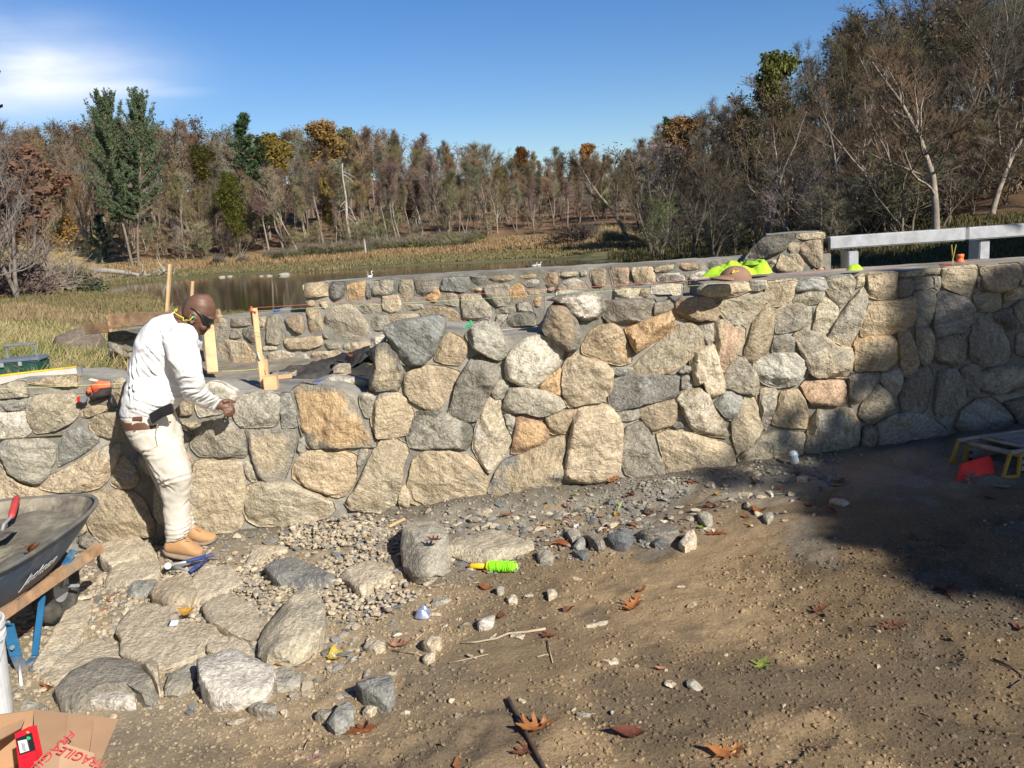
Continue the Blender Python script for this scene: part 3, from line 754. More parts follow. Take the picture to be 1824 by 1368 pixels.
band = np.sin((GX * .55 + GY * .83) * 3.1 + 2.2 * n1[..., 0] * 3 + 1.0)[..., None]; C = dirt_b + (dirt_a - dirt_b) * np.clip(ss(n1 + .07 * band, .38, .60), 0, 1)  # diagonal bands put lit streaks and darker strips into the dirt colour
C = C + (damp - C) * ss(n2 + .05 * band, .50, .66) * .75  # damp patches; the painted streaks shift their edges
nearw = np.exp(-(np.clip(wall_y(GX) - GY, 0, 9) / .55) ** 2)[..., None]
C = C + (cem - C) * np.clip(nearw * 1.5 * ss(n3 * .6 + .7 * n2, .45, .75) + nearw * .55 + .7 * ss(n2 - .25 * n3, .47, .55) * np.exp(-(np.clip(wall_y(GX) - GY, 0, 9) / 1.5) ** 2)[..., None], 0, 1)
leftp = (np.exp(-(((GX + 1.5) / 1.1) ** 2 + ((GY - 3.5) / 1.0) ** 2)))[..., None]
C = C + (dust - C) * np.clip(leftp * 1.0, 0, .8)
footw = np.exp(-(np.clip(wall_y(GX) - GY - .02, 0, 9) / .16) ** 2)[..., None]
C = C + (np.array([.13, .113, .085]) - C) * footw * .8  # darker strip where the ground meets the wall foot
C = C * (.86 + .28 * n3)
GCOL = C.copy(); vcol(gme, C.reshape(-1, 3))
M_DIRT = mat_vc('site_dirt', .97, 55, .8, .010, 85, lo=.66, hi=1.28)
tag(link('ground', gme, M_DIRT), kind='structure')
# coarse ground around and behind the camera
def quadgrid(x0, x1, nx_, y0, y1, ny_, zf):
    X, Y = np.meshgrid(np.linspace(x0, x1, nx_), np.linspace(y0, y1, ny_)); Z = zf(X, Y)
    i = np.arange(nx_ * ny_).reshape(ny_, nx_)
    return np.stack([X.ravel(), Y.ravel(), Z.ravel()], 1), np.stack([i[:-1, :-1].ravel(), i[:-1, 1:].ravel(), i[1:, 1:].ravel(), i[1:, :-1].ravel()], 1)
Vv, Ff = [], []; base = 0
for (x0, x1, y0, y1, n_) in [(-60, 60, -90, 1.12, 60), (-60, -5.18, 1.12, 5.4, 12), (6.5, 60, 1.12, 5.4, 12)]:
    v_, f_ = quadgrid(x0, x1, n_, y0, y1, n_, lambda X, Y: pad_arr(X, Y) - .012 + (fbm(X, Y, .5, 3, 7) - .5) * .03)
    Vv.append(v_); Ff.append(f_ + base); base += len(v_)
cme = npmesh('ground', np.vstack(Vv), np.vstack(Ff)); vcol(cme, np.tile([.16, .118, .075], (base, 1)))
tag(link('ground', cme, M_DIRT), kind='structure')
# ------------------------------------------------------------------ terrain beyond
bs = np.concatenate([np.linspace(-1.9, -.75, 30), np.linspace(-.75, .75, 260), np.linspace(.76, 1.9, 30)])
Ds = np.concatenate([np.linspace(5.02, 12, 40), np.geomspace(12.2, 1500, 230)])
BB, DD = np.meshgrid(bs, Ds)
TX = BB * DD; TY = DD
TZ = terr_arr(BB, DD)
far = np.clip((DD - 7) / 20, 0, 1)
TZ = TZ + (fbm(TX, TY, .05, 4, 71) - .5) * 1.6 * np.clip((DD - 130) / 40, 0, 1) + (fbm(TX, TY, .6, 3, 81) - .5) * .12 * far
BZC = np.clip(TZ, -9, 99)
WZ = -2.35
nT = BB.shape; i = np.arange(nT[0] * nT[1]).reshape(nT)
tme = npmesh('terrain', np.stack([TX.ravel(), TY.ravel(), TZ.ravel()], 1), np.stack([i[:-1, :-1].ravel(), i[:-1, 1:].ravel(), i[1:, 1:].ravel(), i[1:, :-1].ravel()], 1))
grass_c = np.array([.24, .205, .085]); green_c = np.array([.085, .105, .035]); straw_c = np.array([.30, .20, .095]); mud_c = np.array([.12, .105, .065]); litter = np.array([.17, .10, .055]); olive = np.array([.16, .15, .06])
hz_ = TZ[..., None]; m1 = fbm(TX, TY, .25, 4, 91)[..., None]; m2 = fbm(TX, TY, .08, 3, 95)[..., None]; m3 = fbm(TX, TY, 1.2, 4, 97)[..., None]
C = grass_c + (green_c - grass_c) * ss(m1, .45, .7) * .8
Dn = DD[..., None]
marsh = ss(-hz_, 2.0, 2.3); C = C + (olive * .75 - C) * marsh * .9
strawm = ss(Dn, 60, 90) * (ss(hz_, -2.05, -1.6) * (1 - ss(hz_, -.7, -.2)))
C = C + (straw_c - C) * strawm * (.7 + .3 * m3)
wood = np.maximum(ss(Dn, 60, 90), ss(BB[..., None], .2, .4) * ss(Dn, 44, 56)) * ss(hz_, -.9, .6); C = C + (litter * (.6 + .8 * m3) - C) * wood
leftfield = ss(-BB[..., None], .40, .5) * ss(Dn, 110, 125) * (1 - ss(hz_, 5, 9)); C = C + (np.array([.40, .30, .13]) - C) * leftfield * .8
C = C + (mud_c - C) * ss(-hz_, 2.27, 2.36)
C = C * (.75 + .5 * m3)
C = C * (1 - .45 * ss(BB[..., None], .12, .3)); vcol(tme, C.reshape(-1, 3))  # right-hand land colour darkened in place of tree shade
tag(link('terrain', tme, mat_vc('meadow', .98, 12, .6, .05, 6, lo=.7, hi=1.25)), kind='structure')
# pond
m, nt, b = newmat('pond_water'); v, oi = objvec(nt, False)
b.inputs['Base Color'].default_value = (.045, .036, .016, 1); b.inputs['Roughness'].default_value = .06; b.inputs['IOR'].default_value = 1.33; b.inputs['Specular IOR Level'].default_value = .5
mp = N(nt, 'ShaderNodeMapping', {0: v}); mp.inputs['Scale'].default_value = (.5, 1.6, 1)
bump(nt, b, noise(nt, mp.outputs[0], 1.6, 4, .6), .05, .05)
pm = npmesh('pond', [(-130, 20, WZ), (160, 20, WZ), (160, 135, WZ), (-130, 135, WZ)], [[0, 1, 2, 3]], False)
tag(link('pond', pm, m), kind='structure')
# ------------------------------------------------------------------ grass and reeds
rng = np.random.default_rng(3)
M_GRASS = mat_vc('grass_blades', .9, 0, 0, 0, 2, lo=.8, hi=1.15)
def blades(name, P, H, W, C, lean=.35):
    """P (n,3) base points, H heights, W widths: one thin curved blade of two triangles each"""
    n = len(P); a = rng.uniform(0, 2 * np.pi, n); la = rng.uniform(0, 2 * np.pi, n); ln = rng.uniform(.05, lean, n) * H
    s = np.stack([np.cos(a) * W / 2, np.sin(a) * W / 2, np.zeros(n)], 1)
    mid = P + np.stack([np.cos(la) * ln * .35, np.sin(la) * ln * .35, H * .6], 1); tip = P + np.stack([np.cos(la) * ln, np.sin(la) * ln, H * (1 - .15 * rng.random(n))], 1)
    V = np.stack([P - s, P + s, mid + s * .8, mid - s * .8, tip], 1).reshape(-1, 3)
    b = np.arange(n)[:, None] * 5
    F = np.vstack([b + [0, 1, 2], b + [0, 2, 3], b + [3, 2, 4]])
    me = npmesh(name, V, F, False); cc = np.repeat(C, 5, 0) * np.tile([.7, .7, 1, 1, 1.15], n)[:, None]; vcol(me, cc); return me
def scatter(n, u0, u1, d0, d1, power=1.0, zlo=-9, zhi=99):
    tb0, tb1 = bearing(u0), bearing(u1)
    D = d0 * (d1 / d0) ** (rng.random(n) ** power); B = rng.uniform(tb0, tb1, n); X = B * D
    Z = terr_arr(B, D) + (fbm(X, D, .6, 3, 81) - .5) * .12 * np.clip((D - 7) / 20, 0, 1)
    k = (Z > zlo) & (Z < zhi); return np.stack([X, D, Z], 1)[k], D[k]
def mixcol(n, cols, wts, jit=.2):
    c = np.array(cols)[rng.choice(len(cols), n, p=np.array(wts) / sum(wts))]; return c * rng.uniform(1 - jit, 1 + jit, (n, 1))
P, D = scatter(60000, -60, 560, 5.6, 26, 1.0, -1.6)
bm_ = BACK.y0 + BACK.m * P[:, 0]; keep = ~((P[:, 0] > -3.45) & (P[:, 1] < bm_ + .6)); keep &= ~((P[:, 1] < 6.2)); P = P[keep]; D = D[keep]
g = fbm(P[:, 0], P[:, 1], .7, 3, 91); H = rng.uniform(.10, .30, len(P)) * (1 + .25 * (D / 20))
C = np.where((g > .52)[:, None], mixcol(len(P), [(.12, .14, .04), (.19, .19, .065), (.33, .27, .13)], [5, 3, 3]), mixcol(len(P), [(.40, .32, .165), (.31, .25, .12), (.17, .17, .06)], [5, 4, 2]))
tag(link('grass', blades('grass', P, H, .006 + D * .0007, C, .9), M_GRASS), 'long dry grass and weeds on the bank behind the toolbox', kind='stuff')
P, D = scatter(75000, -60, 620, 24, 112, 1.0, -2.33, -.2)
g = fbm(P[:, 0], P[:, 1], .12, 3, 92)
C = np.where((g > .5)[:, None], mixcol(len(P), [(.125, .115, .045), (.19, .15, .07)], [3, 6]), mixcol(len(P), [(.29, .21, .11), (.23, .175, .09), (.16, .13, .06)], [5, 4, 2]))
tag(link('grass', blades('grass', P, rng.uniform(.15, .5, len(P)), .02 + D * .0007, C, .6), M_GRASS), 'pale brown and green marsh grass along the near pond edge', kind='stuff')
P, D = scatter(60000, 180, 1300, 98, 150, 1.0, -2.2, -.4)
k = P[:, 2]; C = np.where((k > -1.75)[:, None], mixcol(len(P), [(.28, .18, .085), (.24, .16, .075), (.30, .235, .13), (.19, .115, .055)], [4, 4, 2, 1]), mixcol(len(P), [(.17, .145, .065), (.21, .17, .08), (.12, .11, .05)], [4, 3, 3]))
tag(link('reeds', blades('reeds', P, np.where(k > -1.75, rng.uniform(.25, .7, len(P)) * (.5 + fbm(P[:, 0], P[:, 1], .15, 3, 5) * 1.2), rng.uniform(.15, .4, len(P))), .14, C, .5), M_GRASS), 'belt of orange reeds along the far shore of the pond', kind='stuff')
P, D = scatter(70000, 1080, 2000, 26, 95, .9, -2.33, .3)
tag(link('grass', blades('grass', P, rng.uniform(.2, .5, len(P)), .02 + D * .0008, mixcol(len(P), [(.07, .07, .026), (.10, .09, .035), (.14, .11, .05)], [4, 4, 3]), .6), M_GRASS), 'green meadow grass, coloured dark for shade, below the wood beyond the pier', kind='stuff')  # blade colours lowered to carry the shade of the trees
P, D = scatter(9000, 1040, 1130, 112, 128, 1.0); C = mixcol(len(P), [(.40, .31, .16), (.33, .24, .11), (.22, .18, .09)], [2, 2, 1])
tag(link('reeds', blades('reeds', P, rng.uniform(.5, 1.9, len(P)) * np.clip(.25 + fbm(P[:, 0], P[:, 1], .35, 3, 8) * 1.3, .2, 1.2) * np.clip(1.15 - np.abs(P[:, 0] - bearing(1085) * P[:, 1]) / 4.6, .05, 1), .09, C, .6), M_GRASS), 'clump of tall straw coloured reeds at the end of the far shore', kind='stuff')
# ------------------------------------------------------------------ trees
def fast_tube(V, F, pts, r, n=5):
    m = len(pts); b0 = len(V)
    for i in range(m):
        t = (pts[min(i + 1, m - 1)] - pts[max(i - 1, 0)])
        a = t.cross(Vector((.31, .95, .05))).normalized(); c = t.cross(a).normalized()
        for k in range(n):
            w_ = 6.2832 * k / n; V.append(pts[i] + (a * math.cos(w_) + c * math.sin(w_)) * r[i])
    for i in range(m - 1):
        for k in range(n):
            k2 = (k + 1) % n; F.append((b0 + i * n + k, b0 + i * n + k2, b0 + (i + 1) * n + k2)); F.append((b0 + i * n + k, b0 + (i + 1) * n + k2, b0 + (i + 1) * n + k))
def branch_path(p, d, L, n, rs, up=.15, wig=.18):
    pts = [p.copy()]; d = d.normalized()
    for k in range(n):
        d = (d + Vector((rs.gauss(0, wig), rs.gauss(0, wig), rs.gauss(0, wig) + up))).normalized(); p = p + d * (L / n); pts.append(p.copy())
    return pts
def rdir(rs, axis, ang):
    o = axis.orthogonal().normalized(); q = Matrix.Rotation(rs.uniform(0, 6.283), 3, axis); o = q @ o
    return (axis * math.cos(ang) + o * math.sin(ang)).normalized()
def make_tree(seed, H, r0=.16, first=.35, limbs=13, spread=.45, stems=1, twigs=1.0, wig=.1, lean=0.0, leafn=0, leafsz=.3, fork=False, twr=.016, droop=0.0, ang=(.55, 1.15), lift=.13, tw=1.0):
    rs = random.Random(seed); TV, TF, CV, CF = [], [], [], []; ends = []
    for s in range(stems):
        d = Vector((rs.gauss(lean, .06 + .12 * (stems > 1)), rs.gauss(0, .06 + .12 * (stems > 1)), 1))
        tp = branch_path(Vector((rs.uniform(-.2, .2) * (stems - 1), rs.uniform(-.2, .2) * (stems - 1), -.3)), d, H * rs.uniform(.8, .93), 12, rs, .06, wig * .55)
        rr = [r0 * (1 - .88 * (i / 12) ** 1.1) for i in range(13)]; fast_tube(TV, TF, tp, rr, 7)
        for L_ in range(limbs):
            f = first + (1 - first) * (L_ + rs.random()) / limbs * .97; x = f * 12; i = int(min(11, x)); p = tp[i].lerp(tp[i + 1], x - i); ax = (tp[i + 1] - tp[i]).normalized()
            ll = H * spread * (1.05 - f) ** .6 * rs.uniform(.55, 1.1) * .8
            dd = rdir(rs, ax, rs.uniform(*ang) * (1.15 - .4 * f)); lp = branch_path(p, dd, ll, 7, rs, lift - droop, .13)
            lr = max(.02, rr[i] * .5); fast_tube(TV, TF, lp, [lr * (1 - .8 * k / 7) for k in range(8)], 5)
            for s2 in range(int(7 * twigs + .5)):
                j = rs.randint(1, 6); q = lp[j].lerp(lp[j + 1], rs.random()); a2 = (lp[j + 1] - lp[j]).normalized()
                l2 = ll * rs.uniform(.25, .62) * (1.2 - j / 9) * tw; sp = branch_path(q, rdir(rs, a2, rs.uniform(.35, .8)), l2, 4, rs, lift - droop, .13)
                r2 = max(.014, lr * .35); fast_tube(CV, CF, sp, [r2 * (1 - .15 * k) for k in range(5)], 3)
                for s3 in range(int(7 * twigs + .5)):
                    j3 = rs.randint(0, 3); q3 = sp[j3].lerp(sp[j3 + 1], rs.random()); a3 = (sp[j3 + 1] - sp[j3]).normalized()
                    l3 = rs.uniform(.45, 1.25) * (H / 16); tp3 = branch_path(q3, rdir(rs, a3, rs.uniform(.3, .9)), l3, 2, rs, .12 - droop, .22)
                    fast_tube(CV, CF, tp3, [twr, twr * .8, twr * .35], 3); ends.append(tp3[-1])
                    if rs.random() < .8:
                        t4 = branch_path(tp3[1], rdir(rs, (tp3[2] - tp3[1]).normalized(), .6), l3 * .5, 1, rs, .1, .2); fast_tube(CV, CF, t4, [twr * .8, twr * .3], 3); ends.append(t4[-1])
    LV, LF = [], []
    for k in range(leafn):
        e = rs.choice(ends); c = e + Vector((rs.gauss(0, .35), rs.gauss(0, .35), rs.gauss(0, .3))); s_ = leafsz * rs.uniform(.5, 1.2)
        a = Vector((rs.gauss(0, 1), rs.gauss(0, 1), rs.gauss(0, 1))).normalized(); b_ = a.orthogonal().normalized(); b0 = len(LV)
        LV += [c - a * s_ * .5, c + b_ * s_ * .35, c + a * s_ * .5, c - b_ * s_ * .35]; LF.append((b0, b0 + 1, b0 + 2)); LF.append((b0, b0 + 2, b0 + 3))
    tm = npmesh('trunk', np.array([tuple(x) for x in TV]), np.array(TF)); cm = npmesh('crown', np.array([tuple(x) for x in CV]), np.array(CF), False)
    lm = npmesh('leaves', np.array([tuple(x) for x in LV]), np.array(LF), False) if LV else None
    return tm, cm, lm, H
def make_pine(seed, H, stems=1, r0=.3, first=.3, width=.22, tuft=.45, dens=1.0, taper=True):
    rs = random.Random(seed); TV, TF, CV, CF = [], [], [], []
    for s in range(stems):
        off = (s - (stems - 1) / 2)
        base = Vector((off * 1.2, 0, -.3)); d = Vector((off * .24, rs.gauss(0, .03), 1))
        tp = branch_path(base, d, H * rs.uniform(.9, .98), 14, rs, .10, .035); fast_tube(TV, TF, tp, [r0 * (1 - .9 * i / 14) for i in range(15)], 7)
        nb = int(62 * dens)
        for k in range(nb):
            f = first + (1 - first) * (k + rs.random()) / nb; x = min(13.99, f * 14); i = int(x); p = tp[i].lerp(tp[i + 1], x - i)
            w_ = width * H * ((1.08 - f) ** .7 if taper else (1.15 * max(.15, 1 - ((f - .62) / .52) ** 2))) * rs.uniform(.55, 1.2)
            an = rs.uniform(0, 6.283); upk = -.1 + (.75 if taper else 1.5) * (f - first) / (1 - first)
            bp = branch_path(p, Vector((math.cos(an), math.sin(an), upk)), w_, 6, rs, .07 + .07 * f, .09)
            fast_tube(TV, TF, bp, [.05, .045, .04, .035, .03, .02, .012], 4)
            for t in range(int(26 * dens)):
                j = rs.uniform(1.3, 5.99); jj = int(j); c = bp[jj].lerp(bp[jj + 1], j - jj) + Vector((rs.gauss(0, .16), rs.gauss(0, .16), rs.uniform(-.05, .28)))
                for q in range(4):
                    a = Vector((rs.gauss(0, .8), rs.gauss(0, .8), rs.uniform(.1, 1.3))).normalized() * tuft * rs.uniform(.5, 1.1); b_ = a.cross(Vector((rs.gauss(0, 1), rs.gauss(0, 1), rs.gauss(0, 1)))).normalized() * tuft * .17
                    b0 = len(CV); CV += [c - b_, c + b_, c + a]; CF.append((b0, b0 + 1, b0 + 2))
    return npmesh('trunk', np.array([tuple(x) for x in TV]), np.array(TF)), npmesh('crown', np.array([tuple(x) for x in CV]), np.array(CF), False), None, H
def mat_oc(name, rough=.9, var=.35, scale=1.5, bmp=0.0, trans=0.0, fine=14):
    m, nt, b = newmat(name); v, oi = objvec(nt)
    n1 = noise(nt, v, scale, 4, .7); n2 = noise(nt, v, fine, 3, .7)
    c = mixc(nt, ramp(nt, n1, .3, .7), mixc(nt, 1., oi.outputs['Color'], (1 - var,) * 3, 'MULTIPLY'), mixc(nt, 1., oi.outputs['Color'], (1 + var,) * 3, 'MULTIPLY'))
    c = mixc(nt, ramp(nt, n2, .3, .7), mixc(nt, 1., c, (.8,) * 3, 'MULTIPLY'), mixc(nt, 1., c, (1.2,) * 3, 'MULTIPLY'))
    nt.links.new(c, b.inputs['Base Color']); b.inputs['Roughness'].default_value = rough; b.inputs['Specular IOR Level'].default_value = .2
    if bmp: bump(nt, b, n2, bmp, .02)
    if trans:
        tb = N(nt, 'ShaderNodeBsdfTranslucent', {'Color': c}); mx = N(nt, 'ShaderNodeMixShader', {0: trans, 1: b.outputs[0], 2: tb.outputs[0]}); nt.links.new(mx.outputs[0], nt.nodes['Material Output'].inputs[0])
    return m
M_BARK = mat_oc('tree_bark', .95, .35, 1.0, .5); M_TWIG = mat_oc('twigs', .95, .25, .6); M_LEAF = mat_oc('leaf_mass', .8, .4, .5, 0, .3, 3)
BARE = [make_tree(s, 16, .17, f, l + 3, sp * 1.35, st, 1.12, wg, ln, twr=.021, ang=(.28, .75), lift=.2, tw=1.3) for s, f, l, sp, st, wg, ln in [(1, .42, 13, .34, 1, .10, 0), (2, .35, 14, .42, 1, .14, .05), (3, .5, 12, .3, 1, .08, -.04), (4, .3, 9, .42, 2, .12, .02), (5, .55, 11, .36, 1, .12, .06)]]
LITL = [make_tree(s, 9, .06, .15, 9, .5, 3, .9, .16, 0, twr=.012) for s in (11, 12, 13)]
RUSS = [make_tree(21, 15, .17, .3, 12, .42, 1, .8, .12, 0, 1000, .24, twr=.02, ang=(.3, .85), lift=.18, tw=1.3), make_tree(22, 15, .16, .35, 12, .38, 1, .8, .1, 0, 600, .24, twr=.02, ang=(.3, .85), lift=.18, tw=1.3), make_tree(23, 15, .16, .4, 11, .4, 1, .8, .1, .05, 4200, .45)]
WIDE = [make_tree(31, 18, .26, .22, 15, .52, 1, 1.15, .14, 0), make_tree(32, 18, .2, .12, 12, .48, 2, 1.0, .16, .04, twr=.014), make_tree(33, 18, .17, .1, 10, .5, 3, 1.0, .16, 0, twr=.014), make_tree(34, 18, .3, .3, 14, .5, 1, 1.15, .16, -.05)]
TC = 0
GROUPS = {}
def place_tree(kind, p, h, name, label, cat, group=None, bark=(.2, .17, .14), crown=(.2, .15, .12), leaves=None, rz=None, wide=1.0):
    tm, cm, lm, H = kind; rs = random.Random(int(p.x * 131 + p.y * 977) & 0xffff)
    t = empty(name, p, rs.uniform(0, 6.28) if rz is None else rz); s = h / H; wide *= rs.uniform(1.0, 1.45) if 'pine' not in name else 1.0; t.scale = (s * wide, s * wide, s)
    kb = rs.uniform(.8, 1.2)
    link('trunk', tm, M_BARK, t, col=[x * kb for x in bark]); link('crown', cm, M_TWIG if cm is not PINEC.get(id(cm)) else M_LEAF, t, col=[x * rs.uniform(.85, 1.15) for x in crown])
    if lm is not None and leaves is not None: link('leaves', lm, M_LEAF, t, col=[x * rs.uniform(.85, 1.1) for x in leaves])
    tag(t, label, cat, group); return t
PINEC = {}
def pine(kind, *a, **k): PINEC[id(kind[1])] = kind[1]; return place_tree(kind, *a, **k)
def skyline(u):
    return float(np.interp(u, [-300, 0, 60, 165, 300, 350, 440, 480, 560, 620, 680, 740, 800, 900, 960, 1060, 1130, 1180, 1240, 1300, 1380, 1440, 1500, 1560, 1640, 1824, 2300],
                           [200, 225, 228, 205, 212, 218, 232, 240, 215, 225, 232, 240, 255, 262, 270, 262, 262, 215, 195, 178, 130, 110, 45, 10, -15, -60, -160]))
def top_h(u, D, v): return (hor(u) - v) / FPX * D * 1.03 + ZC
rs = random.Random(77)
GREY = (.19, .165, .135); TWB = (.215, .165, .125)
def greys(): k = rs.uniform(.7, 1.2); return (.20 * k, .165 * k, .12 * k)
def twg():
    k = rs.uniform(.75, 1.2); return tuple(k * x for x in rs.choice([(.178, .135, .078), (.155, .125, .078), (.195, .138, .074), (.148, .128, .088), (.17, .122, .07)]))
# far wood, back rows reach the skyline
cnt = 0
for row, (d0, d1, n_, fill) in enumerate([(222, 250, 66, 1.0), (190, 210, 66, .97), (166, 180, 62, .86), (150, 160, 50, .70)]):
    for k in range(n_):
        u = -60 + (1230 + 60) * (k + rs.random() * .9) / n_
        D = rs.uniform(d0, d1)
        if u < 300 and row >= 2: D += 10
        if u > 1080: D *= .93
        p = UD(u, D); vt = skyline(u) + rs.uniform(-8, 24)
        base_v = hor(u) - (p.z - ZC) / D * FPX
        h = (top_h(u, D, vt) - p.z)
        if row == 0: h = h
        elif row == 1: h = h * rs.uniform(.8, .98)
        elif row == 2: h = min(h * .8, rs.uniform(12, 19))
        else: h = min(h * .75, rs.uniform(11, 17))
        h = max(8, h); x = rs.random()
        if x < .20: 
            lf = rs.choice([(.20, .12, .065), (.22, .14, .07), (.17, .115, .07), (.22, .155, .065)])
            place_tree(rs.choice(RUSS[:2]), p, h, 'oak_tree', 'russet leaved oak in the wood across the pond', 'tree', 'russet oaks across the pond', greys(), twg(), lf)
        else:
            place_tree(rs.choice(BARE), p, h, 'bare_tree', 'leafless grey trunked tree in the wood across the pond', 'tree', 'leafless trees across the pond', greys(), twg())
# pale trunks standing at the far shore, where the photograph shows them
for (u, vb, vt, kind, wd) in [(210, 412, 260, 1, 1), (240, 460, 300, 3, .8), (160, 408, 250, 0, 1), (330, 452, 305, 4, .7), (420, 440, 290, 0, .8), (478, 437, 330, 2, 1), (528, 440, 300, 1, 1), (548, 434, 330, 4, .8), (575, 430, 300, 2, .9), (597, 441, 345, 0, .6), (650, 428, 285, 1, .9), (690, 430, 320, 2, .8), (706, 433, 290, 4, .8), (712, 428, 300, 0, .8), (732, 426, 330, 2, .8), (752, 425, 290, 1, .8), (784, 430, 270, 0, .9), (800, 430, 300, 4, .8), (828, 437, 330, 3, .8), (868, 430, 285, 1, 1), (886, 436, 310, 3, 1), (920, 432, 325, 2, .8), (950, 430, 330, 3, .9), (985, 430, 300, 0, .8), (1010, 432, 320, 2, .8), (1062, 420, 330, 1, .8)]:
    D = 152 if u > 300 else 165
    D = {True: D}[True] if u < 1000 else 140
    p = UD(u, D); h = top_h(u, D, vt) - p.z
    place_tree(BARE[kind], p, max(8, h), 'bare_tree', 'pale trunked leafless tree rising from the far shore reeds', 'tree', 'pale trunked trees at the far shore', (.29, .25, .195), (.21, .165, .12), wide=wd)
# right hand wood, closer and taller, its colours dimmed to stand in for shade
cnt = 0
for row, (d0, d1, n_, sc) in enumerate([(120, 145, 38, 1.0), (92, 112, 38, 1.0), (74, 88, 30, .92), (60, 70, 20, .8)]):
    for k in range(n_):
        u = 1120 + (2350 - 1120) * (k + rs.random() * .9) / n_
        k_ = 1.0 if u > 1500 else 1.12
        D = rs.uniform(d0, d1) * k_
        if u < 1230 and row > 1: D *= 1.15
        p = UD(u, D); h = (top_h(u, D, skyline(u) + rs.uniform(-10, 26)) - p.z) * sc * rs.uniform(.88, 1.02)
        h = min(max(9, h), 30)
        if rs.random() < .10: place_tree(RUSS[1], p, h, 'oak_tree', 'brown leaved oak in the near wood beyond the guard rail', 'tree', 'brown leaved oaks beyond the guard rail', greys(), [x * .62 for x in twg()], (.15, .09, .045))
        else: place_tree(rs.choice(WIDE), p, h, 'bare_tree', 'tall leafless tree with spreading grey limbs in the near wood', 'tree', 'leafless trees in the near wood', [x * .85 for x in greys()], [a * .6 * b for a, b in zip(twg(), (.92, 1, 1.12))])
for (u, D, vt, kd, nm) in [(1670, 50, 20, 0, 'broad leafless tree with a straight pale trunk just above the guard rail'), (1768, 52, 90, 3, 'leafless tree with a pale trunk over the end of the guard rail'), (1600, 58, 150, 2, 'many stemmed leafless tree behind the guard rail post'), (1510, 60, 130, 1, 'leafless tree leaning over the meadow right of the pier'), (1370, 72, 190, 1, 'dark leafless tree with low spreading limbs behind the stone pier')]:
    p = UD(u, D); place_tree(WIDE[kd], p, min(24, top_h(u, D, vt) - p.z), 'bare_tree', nm, 'tree', None, (.30, .255, .20), [x * .7 for x in twg()])
for (u, D, vt, kd) in [(1160, 98, 262, 3), (1185, 96, 240, 3), (1205, 97, 300, 1)]:
    p = UD(u, D); place_tree(BARE[kd], p, top_h(u, D, vt) - p.z, 'bare_tree', 'whitish stemmed leafless tree at the corner of the near wood', 'tree', 'whitish stems at the wood corner', (.55, .5, .44), (.33, .30, .27), wide=1.2)
# evergreens and coloured crowns that stand out
PB = make_pine(41, 27, 2, .3, .3, .215, .5, 2.2, False); PT = make_pine(42, 20, 1, .26, .12, .19, .45, 1.5); PL = make_pine(43, 9, 1, .14, .1, .36, .5, .7)
p = UD(238, 142); pine(PB, p, top_h(238, 142, 184) - p.z, 'pine_tree', 'large two stemmed white pine standing above the far left wood', 'pine', None, (.22, .18, .14), (.13, .155, .072), rz=0.0, wide=.78)
p = UD(455, 168); pine(PT, p, top_h(455, 168, 206) - p.z, 'pine_tree', 'pointed dark green pine in the middle of the far wood', 'pine', None, (.2, .17, .13), (.09, .125, .055), wide=1.35)
p = UD(482, 172); pine(PT, p, top_h(482, 172, 250) - p.z, 'pine_tree', 'shorter dark pine touching the pointed one in the far wood', 'pine', None, (.2, .17, .13), (.05, .08, .035))
p = UD(180, 150); pine(PL, p, 9, 'pine_tree', 'small pine low in the shade under the big white pine', 'pine', None, (.2, .17, .13), (.05, .085, .05))
p = UD(1195, 130); pine(PT, p, top_h(1195, 130, 212) - p.z, 'pine_tree', 'slim pine top showing at the corner of the near wood', 'pine', None, (.2, .17, .13), (.07, .11, .05))
GT = make_tree(51, 17, .2, .14, 16, .5, 1, .8, .1, 0, 9000, .5)
for (u, D, vt, c, lb, wd) in [(508, 178, 235, (.23, .17, .04), 'olive gold crowned tree next to the pointed dark pine', 1), (425, 150, 300, (.17, .18, .04), 'yellow green leafy tree low at the far shore left of centre', .8), (590, 185, 212, (.25, .17, .06), 'golden brown crown on the skyline left of centre', 1), (590, 158, 300, (.32, .25, .06), 'small bright yellow crown in front of the far wood', .5), (385, 185, 255, (.19, .18, .05), 'dull green crown behind the leafless far trees', .9),
                              (640, 215, 228, (.19, .17, .08), 'pale olive crown on the far skyline', .9), (1385, 92, 88, (.15, .15, .04), 'tall olive green tree rising above the near wood', .62), (1340, 100, 190, (.15, .14, .04), 'lower olive green tree beside the tall one', .7), (1075, 150, 320, (.16, .18, .05), 'soft green tree where the two woods meet', .8), (1640, 88, 250, (.17, .17, .04), 'green leafy crown deep in the near wood', .8),
                              (940, 230, 262, (.26, .14, .05), 'orange brown crown on the far skyline right of centre', .9), (1050, 220, 256, (.30, .16, .05), 'orange crown on the skyline near the wood corner', .9), (1215, 118, 205, (.27, .16, .06), 'brown crown behind the whitish stems', .9), (30, 120, 250, (.20, .12, .06), 'rust red oak at the far left edge', 1.2), (85, 128, 290, (.33, .17, .05), 'orange leaved oak near the left edge above the meadow', 1.0), (-70, 62, 60, (.16, .11, .07), 'dark red leafed tree cut by the left edge', 1.15), (985, 165, 370, (.3, .13, .05), 'small reddish tree on the far shore', .6), (735, 158, 320, (.28, .15, .10), 'pinkish brown crown low in the far wood', .7)]:
    p = UD(u, D); place_tree(GT, p, max(6, top_h(u, D, vt) - p.z), 'leafy_tree', lb, 'tree', None, greys(), twg(), c, wide=wd)
